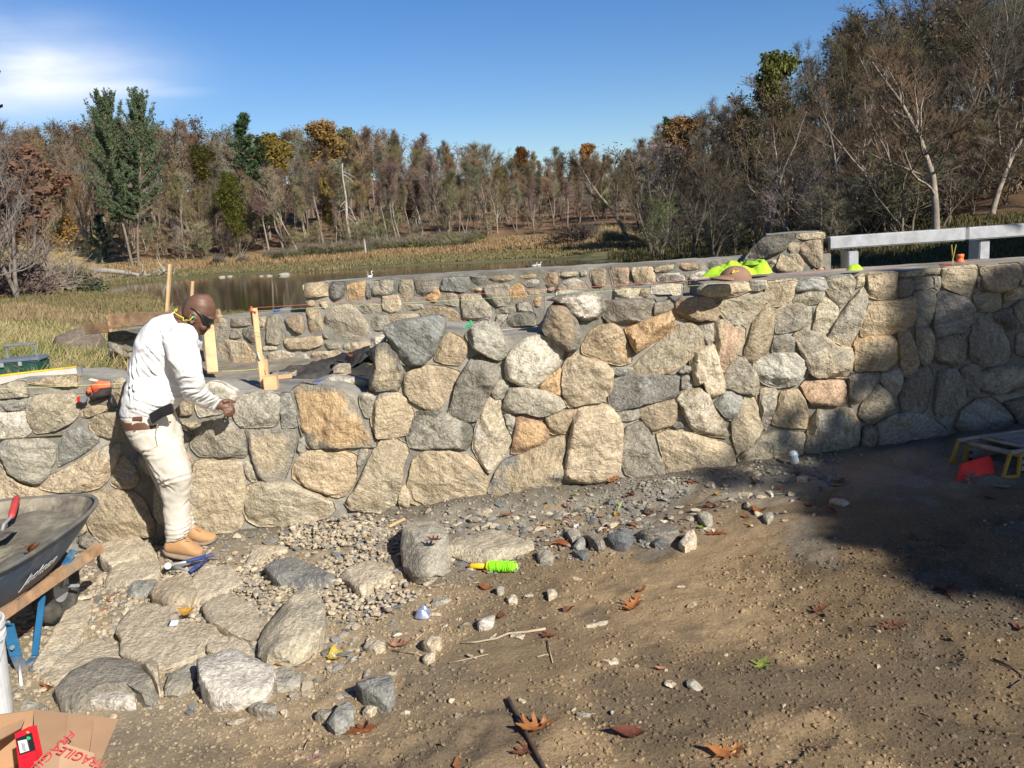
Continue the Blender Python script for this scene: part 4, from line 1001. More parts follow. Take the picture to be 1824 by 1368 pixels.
for (u, D, vt) in [(15, 62, 200), (-30, 58, 220), (40, 75, 280)]:
    p = UD(u, D); place_tree(WIDE[1], p, top_h(u, D, vt) - p.z, 'bare_tree', 'fine twigged reddish grey tree at the left edge', 'tree', 'twiggy trees at the left edge', (.2, .165, .135), (.21, .16, .125))
# understorey thickets
for k in range(150):
    if k < 95: u = rs.uniform(-40, 1120); D = rs.uniform(146, 175) + (8 if u < 250 else 0); h = rs.uniform(3.5, 8)
    else: u = rs.uniform(1130, 2000); D = rs.uniform(60, 95) * (1.1 if u < 1400 else .9); h = rs.uniform(3, 7)
    p = UD(u, D); c = rs.choice([(.24, .19, .13), (.28, .2, .12), (.2, .17, .13), (.20, .19, .09)])
    place_tree(rs.choice(LITL), p, h, 'shrub', 'leafless understorey shrub below the trees' if k < 95 else 'leafless understorey shrub in the near wood', 'shrub', 'understorey shrubs across the pond' if k < 95 else 'understorey shrubs in the near wood', greys(), c, wide=1.5)
for k in range(34):
    u = rs.uniform(1480, 1960); D = rs.uniform(50, 72); p = UD(u, D)
    place_tree(rs.choice(LITL), p, rs.uniform(3, 7), 'shrub', 'leafless understorey shrub in the near wood', 'shrub', 'understorey shrubs in the near wood', greys(), rs.choice([(.15, .12, .085), (.13, .11, .08), (.12, .115, .06)]), wide=1.6)
def make_bush(seed, n=900, sz=.2):
    rs = random.Random(seed); V, F = [], []; LV, LF = [], []
    for k in range(70):
        d = Vector((rs.gauss(0, .8), rs.gauss(0, .8), 1)).normalized(); pts = branch_path(Vector((rs.gauss(0, .2), rs.gauss(0, .2), -.05)), d, rs.uniform(.7, 1.15), 4, rs, .06, .2); fast_tube(V, F, pts, [.015, .012, .009, .007, .004], 3)
        for j in range(6): q = pts[rs.randint(1, 4)]; fast_tube(V, F, branch_path(q, rdir(rs, d, .6), .35, 2, rs, .1, .25), [.007, .005, .003], 3)
    for k in range(n):
        a = rs.uniform(0, 6.28); el = math.asin(rs.uniform(-.05, 1)); r = rs.random() ** .3 * (.85 + .25 * mn.noise(Vector((math.cos(a) * 2, math.sin(a) * 2, el * 2 + seed)))); c = Vector((r * math.cos(a) * math.cos(el), r * math.sin(a) * math.cos(el), r * math.sin(el)))
        x = Vector((rs.gauss(0, 1), rs.gauss(0, 1), rs.gauss(0, 1))).normalized(); y = x.orthogonal().normalized(); s = sz * rs.uniform(.4, 1); b = len(LV)
        LV += [c - x * s * .5, c + y * s * .3, c + x * s * .5, c - y * s * .3]; LF += [(b, b + 1, b + 2), (b, b + 2, b + 3)]
    return npmesh('stems', np.array([tuple(x) for x in V]), np.array(F), False), npmesh('foliage', np.array([tuple(x) for x in LV]), np.array(LF), False)
BUSH = [make_bush(1, 1300, .16), make_bush(2, 800, .18), make_bush(3, 350, .15)]
def bush(b, p, sx, sz, label, group, c, st=(.2, .16, .12), name='bush'):
    t = empty(name, p, rs.uniform(0, 6.28)); t.scale = (sx, sx, sz); link('stems', b[0], M_TWIG, t, col=st); link('foliage', b[1], M_LEAF, t, col=c); return tag(t, label, 'bush', group)
for k in range(44):
    u = 470 + 380 * (k + rs.random()) / 44; D = rs.uniform(139, 147); p = UD(u, D); c = rs.choice([(.13, .15, .04), (.17, .17, .06), (.11, .12, .045)]); bush(BUSH[k % 2], p, rs.uniform(1.5, 2.8), rs.uniform(1.2, 2.2), 'low green bush in the band behind the orange reeds', 'green bushes behind the far reeds', c)
bush(BUSH[2], UD(1018, 118), 4.6, 3.2, 'dark rounded leafless bush at the far end of the pond', None, (.10, .075, .055), (.12, .09, .07))
bush(BUSH[2], UD(1045, 119), 3, 2.6, 'second dark bush leaning on the big rounded one', None, (.12, .09, .06), (.13, .1, .08))
for (u, D, sx, sz, lb, c) in [(95, 88, 4.6, 3.4, 'grey green bush in the meadow below the orange oak', (.14, .135, .07)), (132, 86, 2.6, 2.8, 'small dark evergreen bush at the meadow edge', (.055, .07, .03)), (50, 80, 4, 3.6, 'brownish thicket at the left edge of the meadow', (.18, .14, .10)), (15, 70, 4, 3.4, 'reddish brown thicket cut by the left edge', (.19, .125, .10)), (385, 143, 1.6, 1.8, 'dark round bush on the far shore left of the green band', (.06, .05, .03)), (430, 142, 1.6, 1.7, 'second dark round bush on the far shore', (.06, .05, .035)), (1255, 90, 3, 2.2, 'pale twiggy bush at the foot of the near wood', (.24, .2, .14))]:
    bush(BUSH[1], UD(u, D), sx, sz, lb, None, c, (.22, .18, .14))
# far-off wood that reads as one mass behind the countable trees
LT = [make_tree(60 + k, 16, .14, .25, 8, .5, 1, .62, .12, 0, 90, .35, twr=.032, ang=(.3, .8), lift=.2, tw=1.3) for k in range(3)]
FV, FF, FC = [], [], []; fb = 0
for k in range(210):
    if k < 125: u = -80 + 1300 * (k + rs.random()) / 125; D = rs.choice((200, 238, 262)) + rs.uniform(-8, 8); vt = skyline(u) + rs.uniform(2, 22)
    else: u = 1130 + 1050 * (k - 125 + rs.random()) / 85; D = rs.choice((86, 104, 130, 160)) + rs.uniform(-8, 8); vt = skyline(u) + rs.uniform(0, 26)
    p = UD(u, D); h = max(9, top_h(u, D, vt) - p.z); tm, cm, lm, H = rs.choice(LT); s = h / H; a = rs.uniform(0, 6.28); dk = 1.0 if k < 125 else .55  # dk darkens the right-hand part of the mass as painted shade
    for mm, c0 in ((tm, greys()), (cm, twg()), (lm, rs.choice([(.20, .13, .075), (.18, .13, .08), (.15, .125, .08)]))):
        n = len(mm.vertices); co = np.empty(n * 3, np.float32); mm.vertices.foreach_get('co', co); co = co.reshape(-1, 3)
        w_ = s * 1.3; R_ = np.array([[math.cos(a) * w_, -math.sin(a) * w_, 0], [math.sin(a) * w_, math.cos(a) * w_, 0], [0, 0, s]]); co = co @ R_.T + np.array(p)
        ix = np.empty(len(mm.polygons) * 3, np.int32); mm.polygons.foreach_get('vertices', ix)
        FV.append(co); FF.append(ix.reshape(-1, 3) + fb); FC.append(np.tile(np.array(c0) * dk, (n, 1))); fb += n
fme = npmesh('forest', np.vstack(FV), np.vstack(FF), False); vcol(fme, np.vstack(FC)); tag(link('forest', fme, M_GRASS), 'distant brown wood filling in behind the nearer trees', kind='stuff')
for (x, y, h) in [(7.6, 4.6, 8), (9.5, 2.2, 9), (9.2, 7.4, 9), (12, 5, 10), (-9, 0, 11), (-8, -6, 12), (-3, -10, 13), (3, -15, 14), (-14, 4, 13), (-13, -11, 14)]:  # unseen trees added to cut the sky light on the site
    place_tree(GT, Vector((x, y, .4)), h, 'leafy_tree', 'added leafy tree outside the picture that blocks sky light', 'tree', 'roadside trees outside the picture', greys(), twg(), (.13, .10, .04), wide=1.5)
# trees outside the frame on the right whose shade falls on the meadow
for k in range(16):
    x = rs.uniform(30, 60); y = rs.uniform(8, 34); p = Vector((x, y, terr(x, y)))
    place_tree(GT if k % 2 else RUSS[2], p, rs.uniform(15, 21), 'leafy_tree', 'added leafy tree outside the picture that blocks sky light', 'tree', 'roadside trees outside the picture', greys(), twg(), (.16, .12, .05), wide=1.3)
# dead snag and shoreline pieces
t = empty('dead_tree', UD(622, 150)); m_ = MB(); hh = top_h(622, 150, 298) - t.location.z; pts = [Vector((.1 * math.sin(k * 1.3), 0, hh * k / 10 - .2)) for k in range(11)]; m_.tube(pts, [.32 - .022 * k for k in range(11)], 7)
m_.build('trunk', M_BARK, t, col=(.36, .32, .265), smooth=True)
for k in range(9):
    z = hh * rs.uniform(.25, .9); a = rs.uniform(0, 6.28); MB().tube(branch_path(Vector((0, 0, z)), Vector((math.cos(a), math.sin(a), -.25)), rs.uniform(1.2, 4), 5, rs, -.06, .1), [.07, .06, .05, .04, .03, .02], 5).build('branch', M_BARK, t, col=(.42, .37, .31))
tag(t, 'pale dead standing trunk with broken branches in the far wood', 'dead tree')
t = empty('tree_stump', UD(648, 133)); MB().tube([Vector((0, 0, -.2)), Vector((.05, 0, 1.6)), Vector((0, 0, 2.6))], [.17, .14, .11], 6).tube([Vector((0, 0, .4)), Vector((-1.3, .1, -.1))], [.07, .05], 5).build('trunk', M_BARK, t, col=(.36, .33, .28)); tag(t, 'grey snapped stump standing in the far reeds', 'stump')
# fallen tree at the left shore
p = TPx(215, 466); t = empty('fallen_tree', UD(225, 122)); b0 = MB().tube(branch_path(Vector((-5.5, 1, 1.4)), Vector((1, -.05, -.13)), 9, 7, rs, 0, .05), [.42, .4, .36, .3, .26, .2, .16, .1], 8)
b0.build('trunk', M_BARK, t, col=(.3, .27, .24), smooth=True)
for k in range(26):
    q = Vector((rs.uniform(-1, 6.5), rs.uniform(-1, .6), rs.uniform(-.1, .6))); MB().tube(branch_path(q, Vector((rs.uniform(-.6, 1), rs.uniform(-.6, .3), rs.uniform(.2, 1.1))), rs.uniform(1, 2.8), 3, rs, .0, .15), [.08, .06, .045, .02], 5).build('branch', M_BARK, t, col=(.36, .32, .27))
tag(t, 'fallen grey tree with bleached branches lying at the left shore', 'fallen tree')
# ------------------------------------------------------------------ shade tree behind the camera on the right
def crown_from_targets():
    rs = random.Random(9); V, F = [], []
    tg = []
    def poly(pts, n, fn):
        us = [p[0] for p in pts]; vs = [p[1] for p in pts]; k = 0
        while k < n:
            u = rs.uniform(min(us), max(us)); v = rs.uniform(min(vs), max(vs)); inside = False; j = len(pts) - 1
            for i in range(len(pts)):
                if (pts[i][1] > v) != (pts[j][1] > v) and u < (pts[j][0] - pts[i][0]) * (v - pts[i][1]) / (pts[j][1] - pts[i][1]) + pts[i][0]: inside = not inside
                j = i
            if inside: tg.append(fn(u, v)); k += 1
    poly([(1665, 760), (1650, 690), (1700, 610), (1740, 575), (1830, 590), (2000, 590), (2000, 770)], 1000, lambda u, v: FRONT.at(u, v))
    poly([(1450, 870), (1500, 810), (1820, 765), (2300, 760), (2500, 1130), (1824, 1050), (1700, 1000), (1560, 930)], 1900, GP)
    poly([(1130, 850), (1350, 800), (1520, 740), (1640, 700), (1650, 760), (1400, 850), (1200, 880)], 22, lambda u, v: FRONT.at(u, v))
    for t in tg:
        c = t + SUN * rs.uniform(9.0, 14.5) + Vector((rs.gauss(0, .07), rs.gauss(0, .07), rs.gauss(0, .07)))
        for q in range(3):
            a = Vector((rs.gauss(0, 1), rs.gauss(0, 1), rs.gauss(0, 1))).normalized(); b_ = a.orthogonal().normalized(); s_ = rs.uniform(.07, .13); b0 = len(V); cc = c + Vector((rs.gauss(0, .09), rs.gauss(0, .09), rs.gauss(0, .09)))
            V += [cc - a * s_, cc + b_ * s_ * .7, cc + a * s_, cc - b_ * s_ * .7]; F += [(b0, b0 + 1, b0 + 2), (b0, b0 + 2, b0 + 3)]
    return V, F, tg
sv, sf, tg = crown_from_targets()
cc = sum(tg, Vector()) / len(tg) + SUN * 11.5
t = empty('leafy_tree', (cc.x + 1.0, cc.y - 1.2, .5)); t.scale = (1, 1, 1)
link('leaves', npmesh('leaves', np.array([tuple(x - t.location) for x in sv]), np.array(sf), False), M_LEAF, t, col=(.2, .12, .05))
tk = MB(); tk.tube([Vector((0, 0, -.5)), Vector((.1, 0, 2)), Vector((-.2, .3, 5)), Vector((-.8, 1.0, 8))], [.28, .24, .18, .1], 9)
for k in range(9):
    a = tg[(k * 331) % len(tg)] + SUN * (10 + k * .4) - t.location; tk.tube([Vector((-.2, .3, 3.5 + k * .35)), (Vector((-.2, .3, 4.5 + k * .3)) + a) / 2 + Vector((0, 0, .4)), a], [.08, .05, .015], 6)
tk.build('trunk', M_BARK, t, col=(.2, .17, .14), smooth=True); tag(t, 'oak behind the camera whose shade falls on the end of the wall', 'tree')
# ------------------------------------------------------------------ planting bed between the walls
def fan_surface(name, corners, nu, nv, zf, mat, col=None, smooth=True):
    A, B, C_, D_ = [Vector(c) for c in corners]; V = []; F = []
    for j in range(nv + 1):
        for i in range(nu + 1):
            s, t_ = i / nu, j / nv; p = A.lerp(B, s).lerp(D_.lerp(C_, s), t_); V.append(Vector((p.x, p.y, p.z + zf(s, t_, p))))
    for j in range(nv):
        for i in range(nu): a = j * (nu + 1) + i; F.append((a, a + 1, a + nu + 2, a + nu + 1))
    return link(name, mesh(name, V, F, smooth), mat, col=col)
bed = fan_surface('planting_bed', [(-3.6, 5.2, .60), (1.9, 5.15, .62), (1.9, 6.6, .62), (-3.6, 8.9, .58)], 60, 30, lambda s, t_, p: mn.fractal(p * 2.2, .9, 2.1, 3) * .03, simple('bed_soil', (.27, .235, .18), .95, var=.4, scale=6, bmp=.8, bscale=30, dist=.02))
tag(bed, kind='structure')
M_FAB = simple('landscape_fabric', (.035, .033, .031), .8, var=.5, scale=3, bmp=.6, bscale=14, dirt=(.2, .17, .13), dirt_amt=.5, dist=.02)
z0 = .68
fab = [PZ(500, 688, z0 - .01), PZ(668, 668, z0), PZ(672, 627, z0 + .05), PZ(480, 665, z0 - .04)]
fo = fan_surface('landscape_fabric', fab, 60, 24, lambda s, t_, p: (.035 * mn.noise(Vector((s * 3, t_ * 9, 1))) + .02 * math.sin(t_ * 17 + s * 5) + .02 * mn.noise(Vector((s * 14, t_ * 20, 5)))) + (.07 * s * math.exp(-((t_ - .85) / .15) ** 2)), M_FAB)
tag(fo, 'wrinkled black landscape fabric lying in the bed between the two stone walls', 'fabric')
fb2 = fan_surface('landscape_fabric', [PZ(590, 652, .72), PZ(668, 640, .74), PZ(672, 624, .80), PZ(618, 636, .74)], 30, 14, lambda s, t_, p: .03 * math.sin(s * 9 + t_ * 7) + .03 * mn.noise(Vector((s * 6, t_ * 6, 2))), M_FAB)
tag(fb2, 'small folded corner of black fabric humped up near the raised wall end', 'fabric')
# ------------------------------------------------------------------ loose rock
def loose_rock(px, th, col, tone, label, cat='rock', name='rock', group=None, lift=0.0, seed=None, flat=.5, res=.02, tilt=None, base=None):
    rs = random.Random(seed if seed is not None else int(px[0][0] * 7 + px[0][1] * 13))
    zt = th * .85
    P = []
    for u, v in px:
        p = GP(u, v, zt + lift) if base is None else PZ(u, v, base + zt); P.append((p.x, p.y))
    ar = sum(P[i][0] * P[(i + 1) % len(P)][1] - P[(i + 1) % len(P)][0] * P[i][1] for i in range(len(P))) / 2
    if ar < 0: P = P[::-1]; ar = -ar
    per = sum(math.dist(P[i], P[(i + 1) % len(P)]) for i in range(len(P))); n = max(12, min(56, int(per / res)))
    Q, _ = resample(P, n); cx = sum(q.x for q in Q) / n; cy = sum(q.y for q in Q) / n; size = math.sqrt(ar); c = Vector((cx, cy))
    g0 = (pad_z(cx, cy) + max(0.0, gz_at(cx, cy) - pad_z(cx, cy)) * .7 + .006) if base is None else base; sd = rs.random() * 90; sk = min(1.0, 1.3 * th / max(size, .05)); tl = tilt or (rs.uniform(-.12, .12) * sk * 1.5, rs.uniform(-.2, .02) * sk * 1.5)
    planes = [(math.cos(a_) * s_ * sk, math.sin(a_) * s_ * sk, th * rs.uniform(.95, 1.2)) for a_, s_ in [(rs.uniform(0, 6.28), rs.uniform(.05, .45)) for _ in range(3)]]
    for _ in range(rs.choice((3, 4, 5))):
        a_ = rs.uniform(0, 6.28); d2 = Vector((math.cos(a_), math.sin(a_))); ext = max((q - c).dot(d2) for q in Q); s_ = rs.uniform(.4, 1.6); planes.append((-d2.x * s_, -d2.y * s_, th * rs.uniform(.3, .8) + s_ * ext * rs.uniform(.82, .97)))
    V = []
    def hz(x, y, r):
        dx, dy = x - cx, y - cy; e = min([th] + [q[2] + q[0] * dx + q[1] * dy for q in planes]) if r < 1 else 0
        return e + (tl[0] * dx + tl[1] * dy) * (1 if r < .97 else .6) * min(1, th / .06) + mn.fractal(Vector((x * 7 + sd, y * 7, sd)), .8, 2.1, 4) * min(th, .06) * .2 + mn.fractal(Vector((x * 30, y * 30 + sd, sd)), .9, 2.1, 3) * .004
    sides = [(1.0, -.03), (1.03, .15), (1.04, .4), (1.035, .7), (1.02, .93)]
    for sc, f in sides:
        for k, q in enumerate(Q):
            e = 1 + mn.noise(Vector((q.x * 16 + sd, q.y * 16, f * 2.5))) * .05 + mn.noise(Vector((q.x * 50 + sd, q.y * 50, f * 9))) * .035
            p = c + (q - c) * (sc * e * 1.02); V.append(Vector((p.x, p.y, g0 + lift + (f * (hz(p.x, p.y, .985)) if f > 0 else -.02) + 0.0)))
    rings = max(4, min(10, int(size / 2 / res)))
    rr = [.985] + [.985 * (1 - (k / rings)) for k in range(1, rings)]
    for r in rr:
        for k, q in enumerate(Q): p = c + (q - c) * (r * 1.02); V.append(Vector((p.x, p.y, g0 + lift + hz(p.x, p.y, r))))
    V.append(Vector((cx, cy, g0 + lift + hz(cx, cy, 0)))); F = []; L = len(sides) + len(rr)
    for i_ in range(L - 1):
        for k in range(n): k2 = (k + 1) % n; F.append((i_ * n + k, i_ * n + k2, (i_ + 1) * n + k2, (i_ + 1) * n + k))
    for k in range(n): F.append(((L - 1) * n + k, (L - 1) * n + (k + 1) % n, len(V) - 1))
    o0 = Vector((cx, cy, g0)); kk = rs.uniform(.92, 1.08)
    me = mesh(name, [v - o0 for v in V], F, True)
    try: me.set_sharp_from_angle(angle=R(36))
    except Exception: pass
    at = me.attributes.new('Edge', 'FLOAT', 'POINT'); at.data.foreach_set('value', [0.0] * len(V))
    o = link(name, me, M_STONE, None, o0, [x * kk for x in PAL[col]]); o['tone'] = [x * kk for x in PAL[tone]]
    return tag(o, label, cat, group)
def cp(c, s): ox, oy, sc = CROP[c]; return [(ox + float(a) / sc, oy + float(b) / sc) for a, b in (q.split(',') for q in s.split())]
PAL['l'] = (.60, .52, .39); PAL['t'] = (.50, .42, .30); PAL['s'] = (.17, .18, .185)
ROCKS = [
 ('B', '700,790 800,715 960,710 1060,760 1110,800 1080,850 960,840 790,900 720,870', .11, 'lt', 'thick tan block with a row of drill marks, next to the heel of the boots'),
 ('B', '730,950 860,870 1050,850 1120,870 1115,940 1000,990 860,1010 740,1000', .08, 'lG', 'flat tan slab directly in front of the drill marked block'),
 ('B', '1115,800 1160,795 1230,830 1200,860 1120,850', .05, 'lG', 'small grey cobble tucked under the boot heel'),
 ('B', '1050,1060 1150,1010 1340,980 1385,1080 1340,1150 1190,1180 1080,1120', .10, 'tG', 'rounded tan block with a cracked side between two slabs'),
 ('B', '1380,950 1500,920 1600,880 1700,1000 1700,1050 1500,1120 1350,1190 1340,1140', .05, 'lt', 'clean flat slab beside the blue handled nippers'),
 ('B', '890,1080 960,1030 1110,1005 1120,1040 1020,1090 920,1110', .04, 'Ss', 'thin dark slate sliver below the flat tan slab'),
 ('C', '835,420 880,300 970,225 1060,230 1130,265 1240,265 1260,330 1400,345 1500,350 1525,400 1450,500 1300,570 1130,640 900,580 860,560 870,500', .06, 'lt', 'largest pale flagstone, with the small white tag lying on it'),
 ('C', '240,640 330,520 440,340 520,180 650,150 640,300 560,440 480,560 380,660', .06, 'lG', 'long narrow slab pointing from the wheelbarrow leg to the wheel'),
 ('C', '330,750 440,600 560,520 800,465 860,520 870,590 700,630 560,700 420,780', .04, 'lt', 'thin dusty flagstone behind the dark ridged slate rock'),
 ('C', '400,800 520,700 700,630 900,570 960,600 1000,640 1110,780 1000,810 930,760 700,790 560,860 520,890 440,870', .12, 'Ks', 'long dark ridged slate rock nearest the cardboard box'),
 ('C', '930,590 1110,590 1120,770 1000,640', .10, 'lt', 'tan corner block leaning on the dark ridged slate rock'),
 ('C', '640,880 700,800 900,780 945,830 945,900 800,905 640,905', .05, 'WG', 'small whitish chunk lying against the dark ridged slate rock'),
 ('C', '1160,820 1200,690 1370,640 1360,770 1250,820', .05, 'GY', 'greenish upright chip left of the speckled round rock'),
 ('X', '355,1185 365,1168 405,1162 450,1160 482,1170 488,1190 470,1210 420,1228 375,1228 357,1215', .13, 'WG', 'speckled grey round edged rock at the near edge of the rubble'),
 ('X', '458,1140 465,1110 490,1080 520,1060 560,1055 575,1075 575,1110 550,1135 510,1152 475,1150', .15, 'YG', 'big rounded boulder at the near edge of the gravel heap'),
 ('X', '360,1080 400,1060 430,1070 455,1085 462,1105 450,1135 420,1128 375,1110', .06, 'lt', 'pinkish tan slab touching the big rounded boulder'),
 ('X', '370,1145 400,1132 445,1150 448,1162 400,1168 370,1162', .04, 'lt', 'low flat stone behind the speckled grey rock'),
 ('Q', '295,660 380,600 500,565 620,600 770,670 750,720 700,740 450,755 340,720', .07, 'Bs', 'long blue grey slate rock lying in the gravel heap'),
 ('Q', '790,670 900,620 1060,605 1120,620 1190,690 1150,740 1060,740 1000,810 920,780 850,720', .07, 'lt', 'notched tan rock right of the blue grey slate in the gravel'),
 ('Q', '1245,470 1290,370 1320,290 1400,285 1500,300 1560,370 1590,450 1540,540 1420,600 1330,590 1260,530', .19, 'GY', 'round topped grey boulder with a red leaf resting on it'),
 ('T', '0,540 20,450 160,410 330,400 440,430 580,460 580,490 440,540 300,580 120,570', .06, 'YG', 'long flat grey stone behind the lime string reel'),
 ('T', '1620,430 1690,350 1740,410 1750,430 1660,460', .09, 'lG', 'pale pointed stone at the right end of the dark rubble line'),
 ('T', '970,420 1000,390 1060,400 1105,470 1060,480 1000,450', .07, 'Ks', 'dark wedge shaped stone left of the big slate shard'),
 ('T', '1110,430 1200,400 1290,360 1300,420 1240,470 1160,460', .07, 'ss', 'big dark slate shard in the rubble line below the wall'),
 ('T', '1310,400 1450,350 1600,340 1620,400 1560,420 1400,430', .06, 'Ks', 'low dark slab against the pale pointed stone'),
 ('T', '870,480 900,430 960,430 960,470 900,490', .05, 'Ss', 'small grey split stone beside the dark wedge stone'),
 ('T', '1420,450 1500,420 1560,460 1450,475', .04, 'ss', 'small dark chip in front of the low dark slab'),
 ('T', '620,550 650,520 740,530 730,580 640,580', .05, 'GY', 'squat grey stone below the curled rust leaf'),
 ('T', '870,530 930,510 990,540 940,560', .03, 'sG', 'thin grey flake right of the squat grey stone'),
 ('T', '830,370 920,360 930,430 870,440 840,410', .05, 'GS', 'grey stone behind the dark wedge with a pinkish leaf over it'),
 ('S', '920,760 990,690 1080,690 1180,720 1200,820 1150,880 1050,850 970,820', .09, 'Ss', 'blue grey slate chunk alone on the bare dirt'),
 ('S', '720,1010 810,960 830,910 905,930 910,980 860,1030 770,1060', .06, 'Ss', 'grey blocky stone right behind the big red oak leaf'),
 ('S', '630,980 700,960 780,950 790,970 700,1010', .03, 'GS', 'thin grey sliver left of the blocky stone'),
 ('S', '970,960 1000,930 1080,930 1030,980', .02, 'lt', 'small tan chip between the slate chunk and the red oak leaf'),
 ('S', '975,500 1050,460 1130,450 1130,500 1060,530', .04, 'lG', 'pale stone left of the orange curled leaf'),
 ('S', '1390,460 1430,430 1530,425 1530,480 1470,510 1400,490', .06, 'tY', 'smooth tan cobble by the damp patch'),
 ('S', '1395,590 1420,545 1490,530 1480,570 1430,600', .04, 'lG', 'pale stone just in front of the smooth tan cobble'),
 ('T', '195,1020 230,980 320,965 310,1010 250,1045 210,1045', .05, 'WC', 'whitish angular stone on the damp dark patch'),
 ('S', '50,870 100,830 190,800 170,840 100,880', .03, 'sS', 'dark slate flake near the speckled grey rock'),
 ('S', '170,940 250,890 370,920 360,970 240,965', .03, 'GS', 'flat grey flake on the dirt below the rubble'),
 ('S', '300,720 400,665 540,680 520,760 380,790 320,770', .04, 'GS', 'half buried grey stone right of the speckled rock'),
 ('Q', '150,600 220,500 400,470 440,500 330,540 230,600', .04, 'lG', 'long pale stone bedded in the gravel by the wall foot'),
 ('Q', '1030,400 1080,360 1150,370 1130,430 1060,440', .03, 'GY', 'flat greenish stone in the gravel below the wall'),
 ('S', '1450,200 1500,170 1600,165 1570,190 1460,215', .02, 'GS', 'thin grey flake left of the yellow string reel'),
 ('T', '330,790 360,760 390,770 380,800 340,805', .03, 'GS', 'small round grey stone in front of the lime string reel'),
 ('T', '400,850 440,830 485,850 470,880 420,875', .03, 'lG', 'small pale stone pair piece on the dirt'),
 ('T', '690,800 720,790 765,800 760,820 700,845', .02, 'lG', 'small pale chip alone right of the string reel'),
 ('C', '100,1010 180,920 300,890 340,930 240,1010 160,1090', .06, 'GS', 'grey stone edge behind the open cardboard box'),
 ('I', '870,1030 890,1000 950,1010 940,1040', .03, 'lG', 'pale stone lying near the water bottle'),
 ('I', '640,1095 680,1090 710,1120 690,1130', .02, 'WC', 'pale flake on the ground in front of the water bottle'),
 ('I', '170,1270 200,1230 270,1240 275,1290 230,1310', .05, 'GS', 'grey lump at the end of the rubble line beside a dark red leaf'),
 ('I', '630,1280 650,1240 700,1240 705,1280 660,1305', .04, 'GS', 'small grey stone touching the red leaf at the rubble end'),
 ('I', '1090,1170 1130,1150 1240,1180 1200,1200', .02, 'lG', 'low tan smear of stone on the shaded dirt'),
]
for q in ROCKS:
    loose_rock(cp(q[0], q[1]), q[2] * .68, q[3][0], q[3][1], q[4])
# scattered chips one could pick up
def chip(p, s, rs, col, tone, label, group, name='stone_chip', squash=.5):
    bm = bmesh.new(); bmesh.ops.create_icosphere(bm, subdivisions=3, radius=1.25); sd = rs.random() * 50
    ax = (rs.uniform(.8, 1.4), rs.uniform(.6, 1), rs.uniform(.35, .8) * squash * 1.6); pl = [(Vector((rs.gauss(0, 1), rs.gauss(0, 1), rs.gauss(0, 1))).normalized(), rs.uniform(.3, .72)) for _ in range(9)]
    for v in bm.verts:
        q = v.co.copy()
        for n_, d_ in pl:
            e = q.dot(n_) - d_
            if e > 0: q -= n_ * e
        q *= 1 + .04 * mn.noise(q * 2 + Vector((sd, 0, 0))); v.co = Vector((q.x * ax[0], q.y * ax[1], q.z * ax[2])) * s
    me = bpy.data.meshes.new(name); bm.to_mesh(me); bm.free()
    o = link(name, me, M_STONE, None, p, PAL[col]); o.rotation_euler = (rs.uniform(-.2, .2), rs.uniform(-.2, .2), rs.uniform(0, 6.28)); o['tone'] = list(PAL[tone]); return tag(o, label, 'stone chip', group)
rs = random.Random(4)
def in_wall(p): return p.y > wall_y(p.x) - .06
k = 0
while k < 230:
    if k < 130: u = rs.uniform(640, 1480); v = np.interp(u, [640, 870, 1300, 1480], [950, 905, 850, 832]) + abs(rs.gauss(0, 45)) + 4
    elif k < 200: u = rs.gauss(500, 180); v = rs.gauss(1080, 90)
    else: u = rs.uniform(560, 1250); v = rs.uniform(1000, 1300)
    if not (20 < u < 1800 and 850 < v < 1366) or (u < 160) or (u < 300 and v < 1040): continue
    p = GP(u, v)
    if in_wall(p) or p.y > 4.7 and u < 420: continue
    p.z = gz_at(p.x, p.y) + .004; dark = k < 130 and rs.random() < .6
    c = rs.choice('sSKG') if dark else rs.choice('lltYGW')
    chip(p, rs.uniform(.012, .034) * (1.5 if k < 60 else 1), rs, c, rs.choice('GYs'), 'loose stone chip scattered in the dark rubble along the wall foot' if k < 130 else ('loose stone chip scattered between the big rocks and the gravel' if k < 200 else 'loose stone chip scattered on the open dirt'), 'chips along the wall foot' if k < 130 else ('chips among the big rocks' if k < 200 else 'chips on the open dirt')); k += 1
# pebbles, gravel and clods
ICO = None
def ico():
    bm = bmesh.new(); bmesh.ops.create_icosphere(bm, subdivisions=1, radius=1); v = np.array([tuple(x.co) for x in bm.verts]); f = np.array([[q.index for q in x.verts] for x in bm.faces]); bm.free(); return v, f
IV, IF = ico()
def pebbles(name, XY, Z, S, C, flat=.6, rough=.22):
    n = len(XY); a = rng.uniform(0, 2 * np.pi, n); ax = np.stack([rng.uniform(.75, 1.35, n), rng.uniform(.7, 1.1, n), rng.uniform(.45, 1.0, n) * flat * 1.4], 1) * S[:, None]
    v = IV[None] * (1 + rng.uniform(-rough, rough, (n, len(IV), 1))) * ax[:, None]; tl = rng.uniform(-.5, .5, n)
    y2 = v[..., 1] * np.cos(tl)[:, None] - v[..., 2] * np.sin(tl)[:, None]; z2 = v[..., 1] * np.sin(tl)[:, None] + v[..., 2] * np.cos(tl)[:, None]
    x3 = v[..., 0] * np.cos(a)[:, None] - y2 * np.sin(a)[:, None]; y3 = v[..., 0] * np.sin(a)[:, None] + y2 * np.cos(a)[:, None]
    V = np.stack([x3 + XY[:, 0:1], y3 + XY[:, 1:2], z2 + Z[:, None]], 2).reshape(-1, 3); F = (IF[None] + (np.arange(n) * len(IV))[:, None, None]).reshape(-1, 3)
    me = npmesh(name, V, F, False); vcol(me, np.repeat(C, len(IV), 0)); return me
M_PEB = mat_vc('pebbles', .95, 120, .6, .003, 130, lo=.7, hi=1.25)
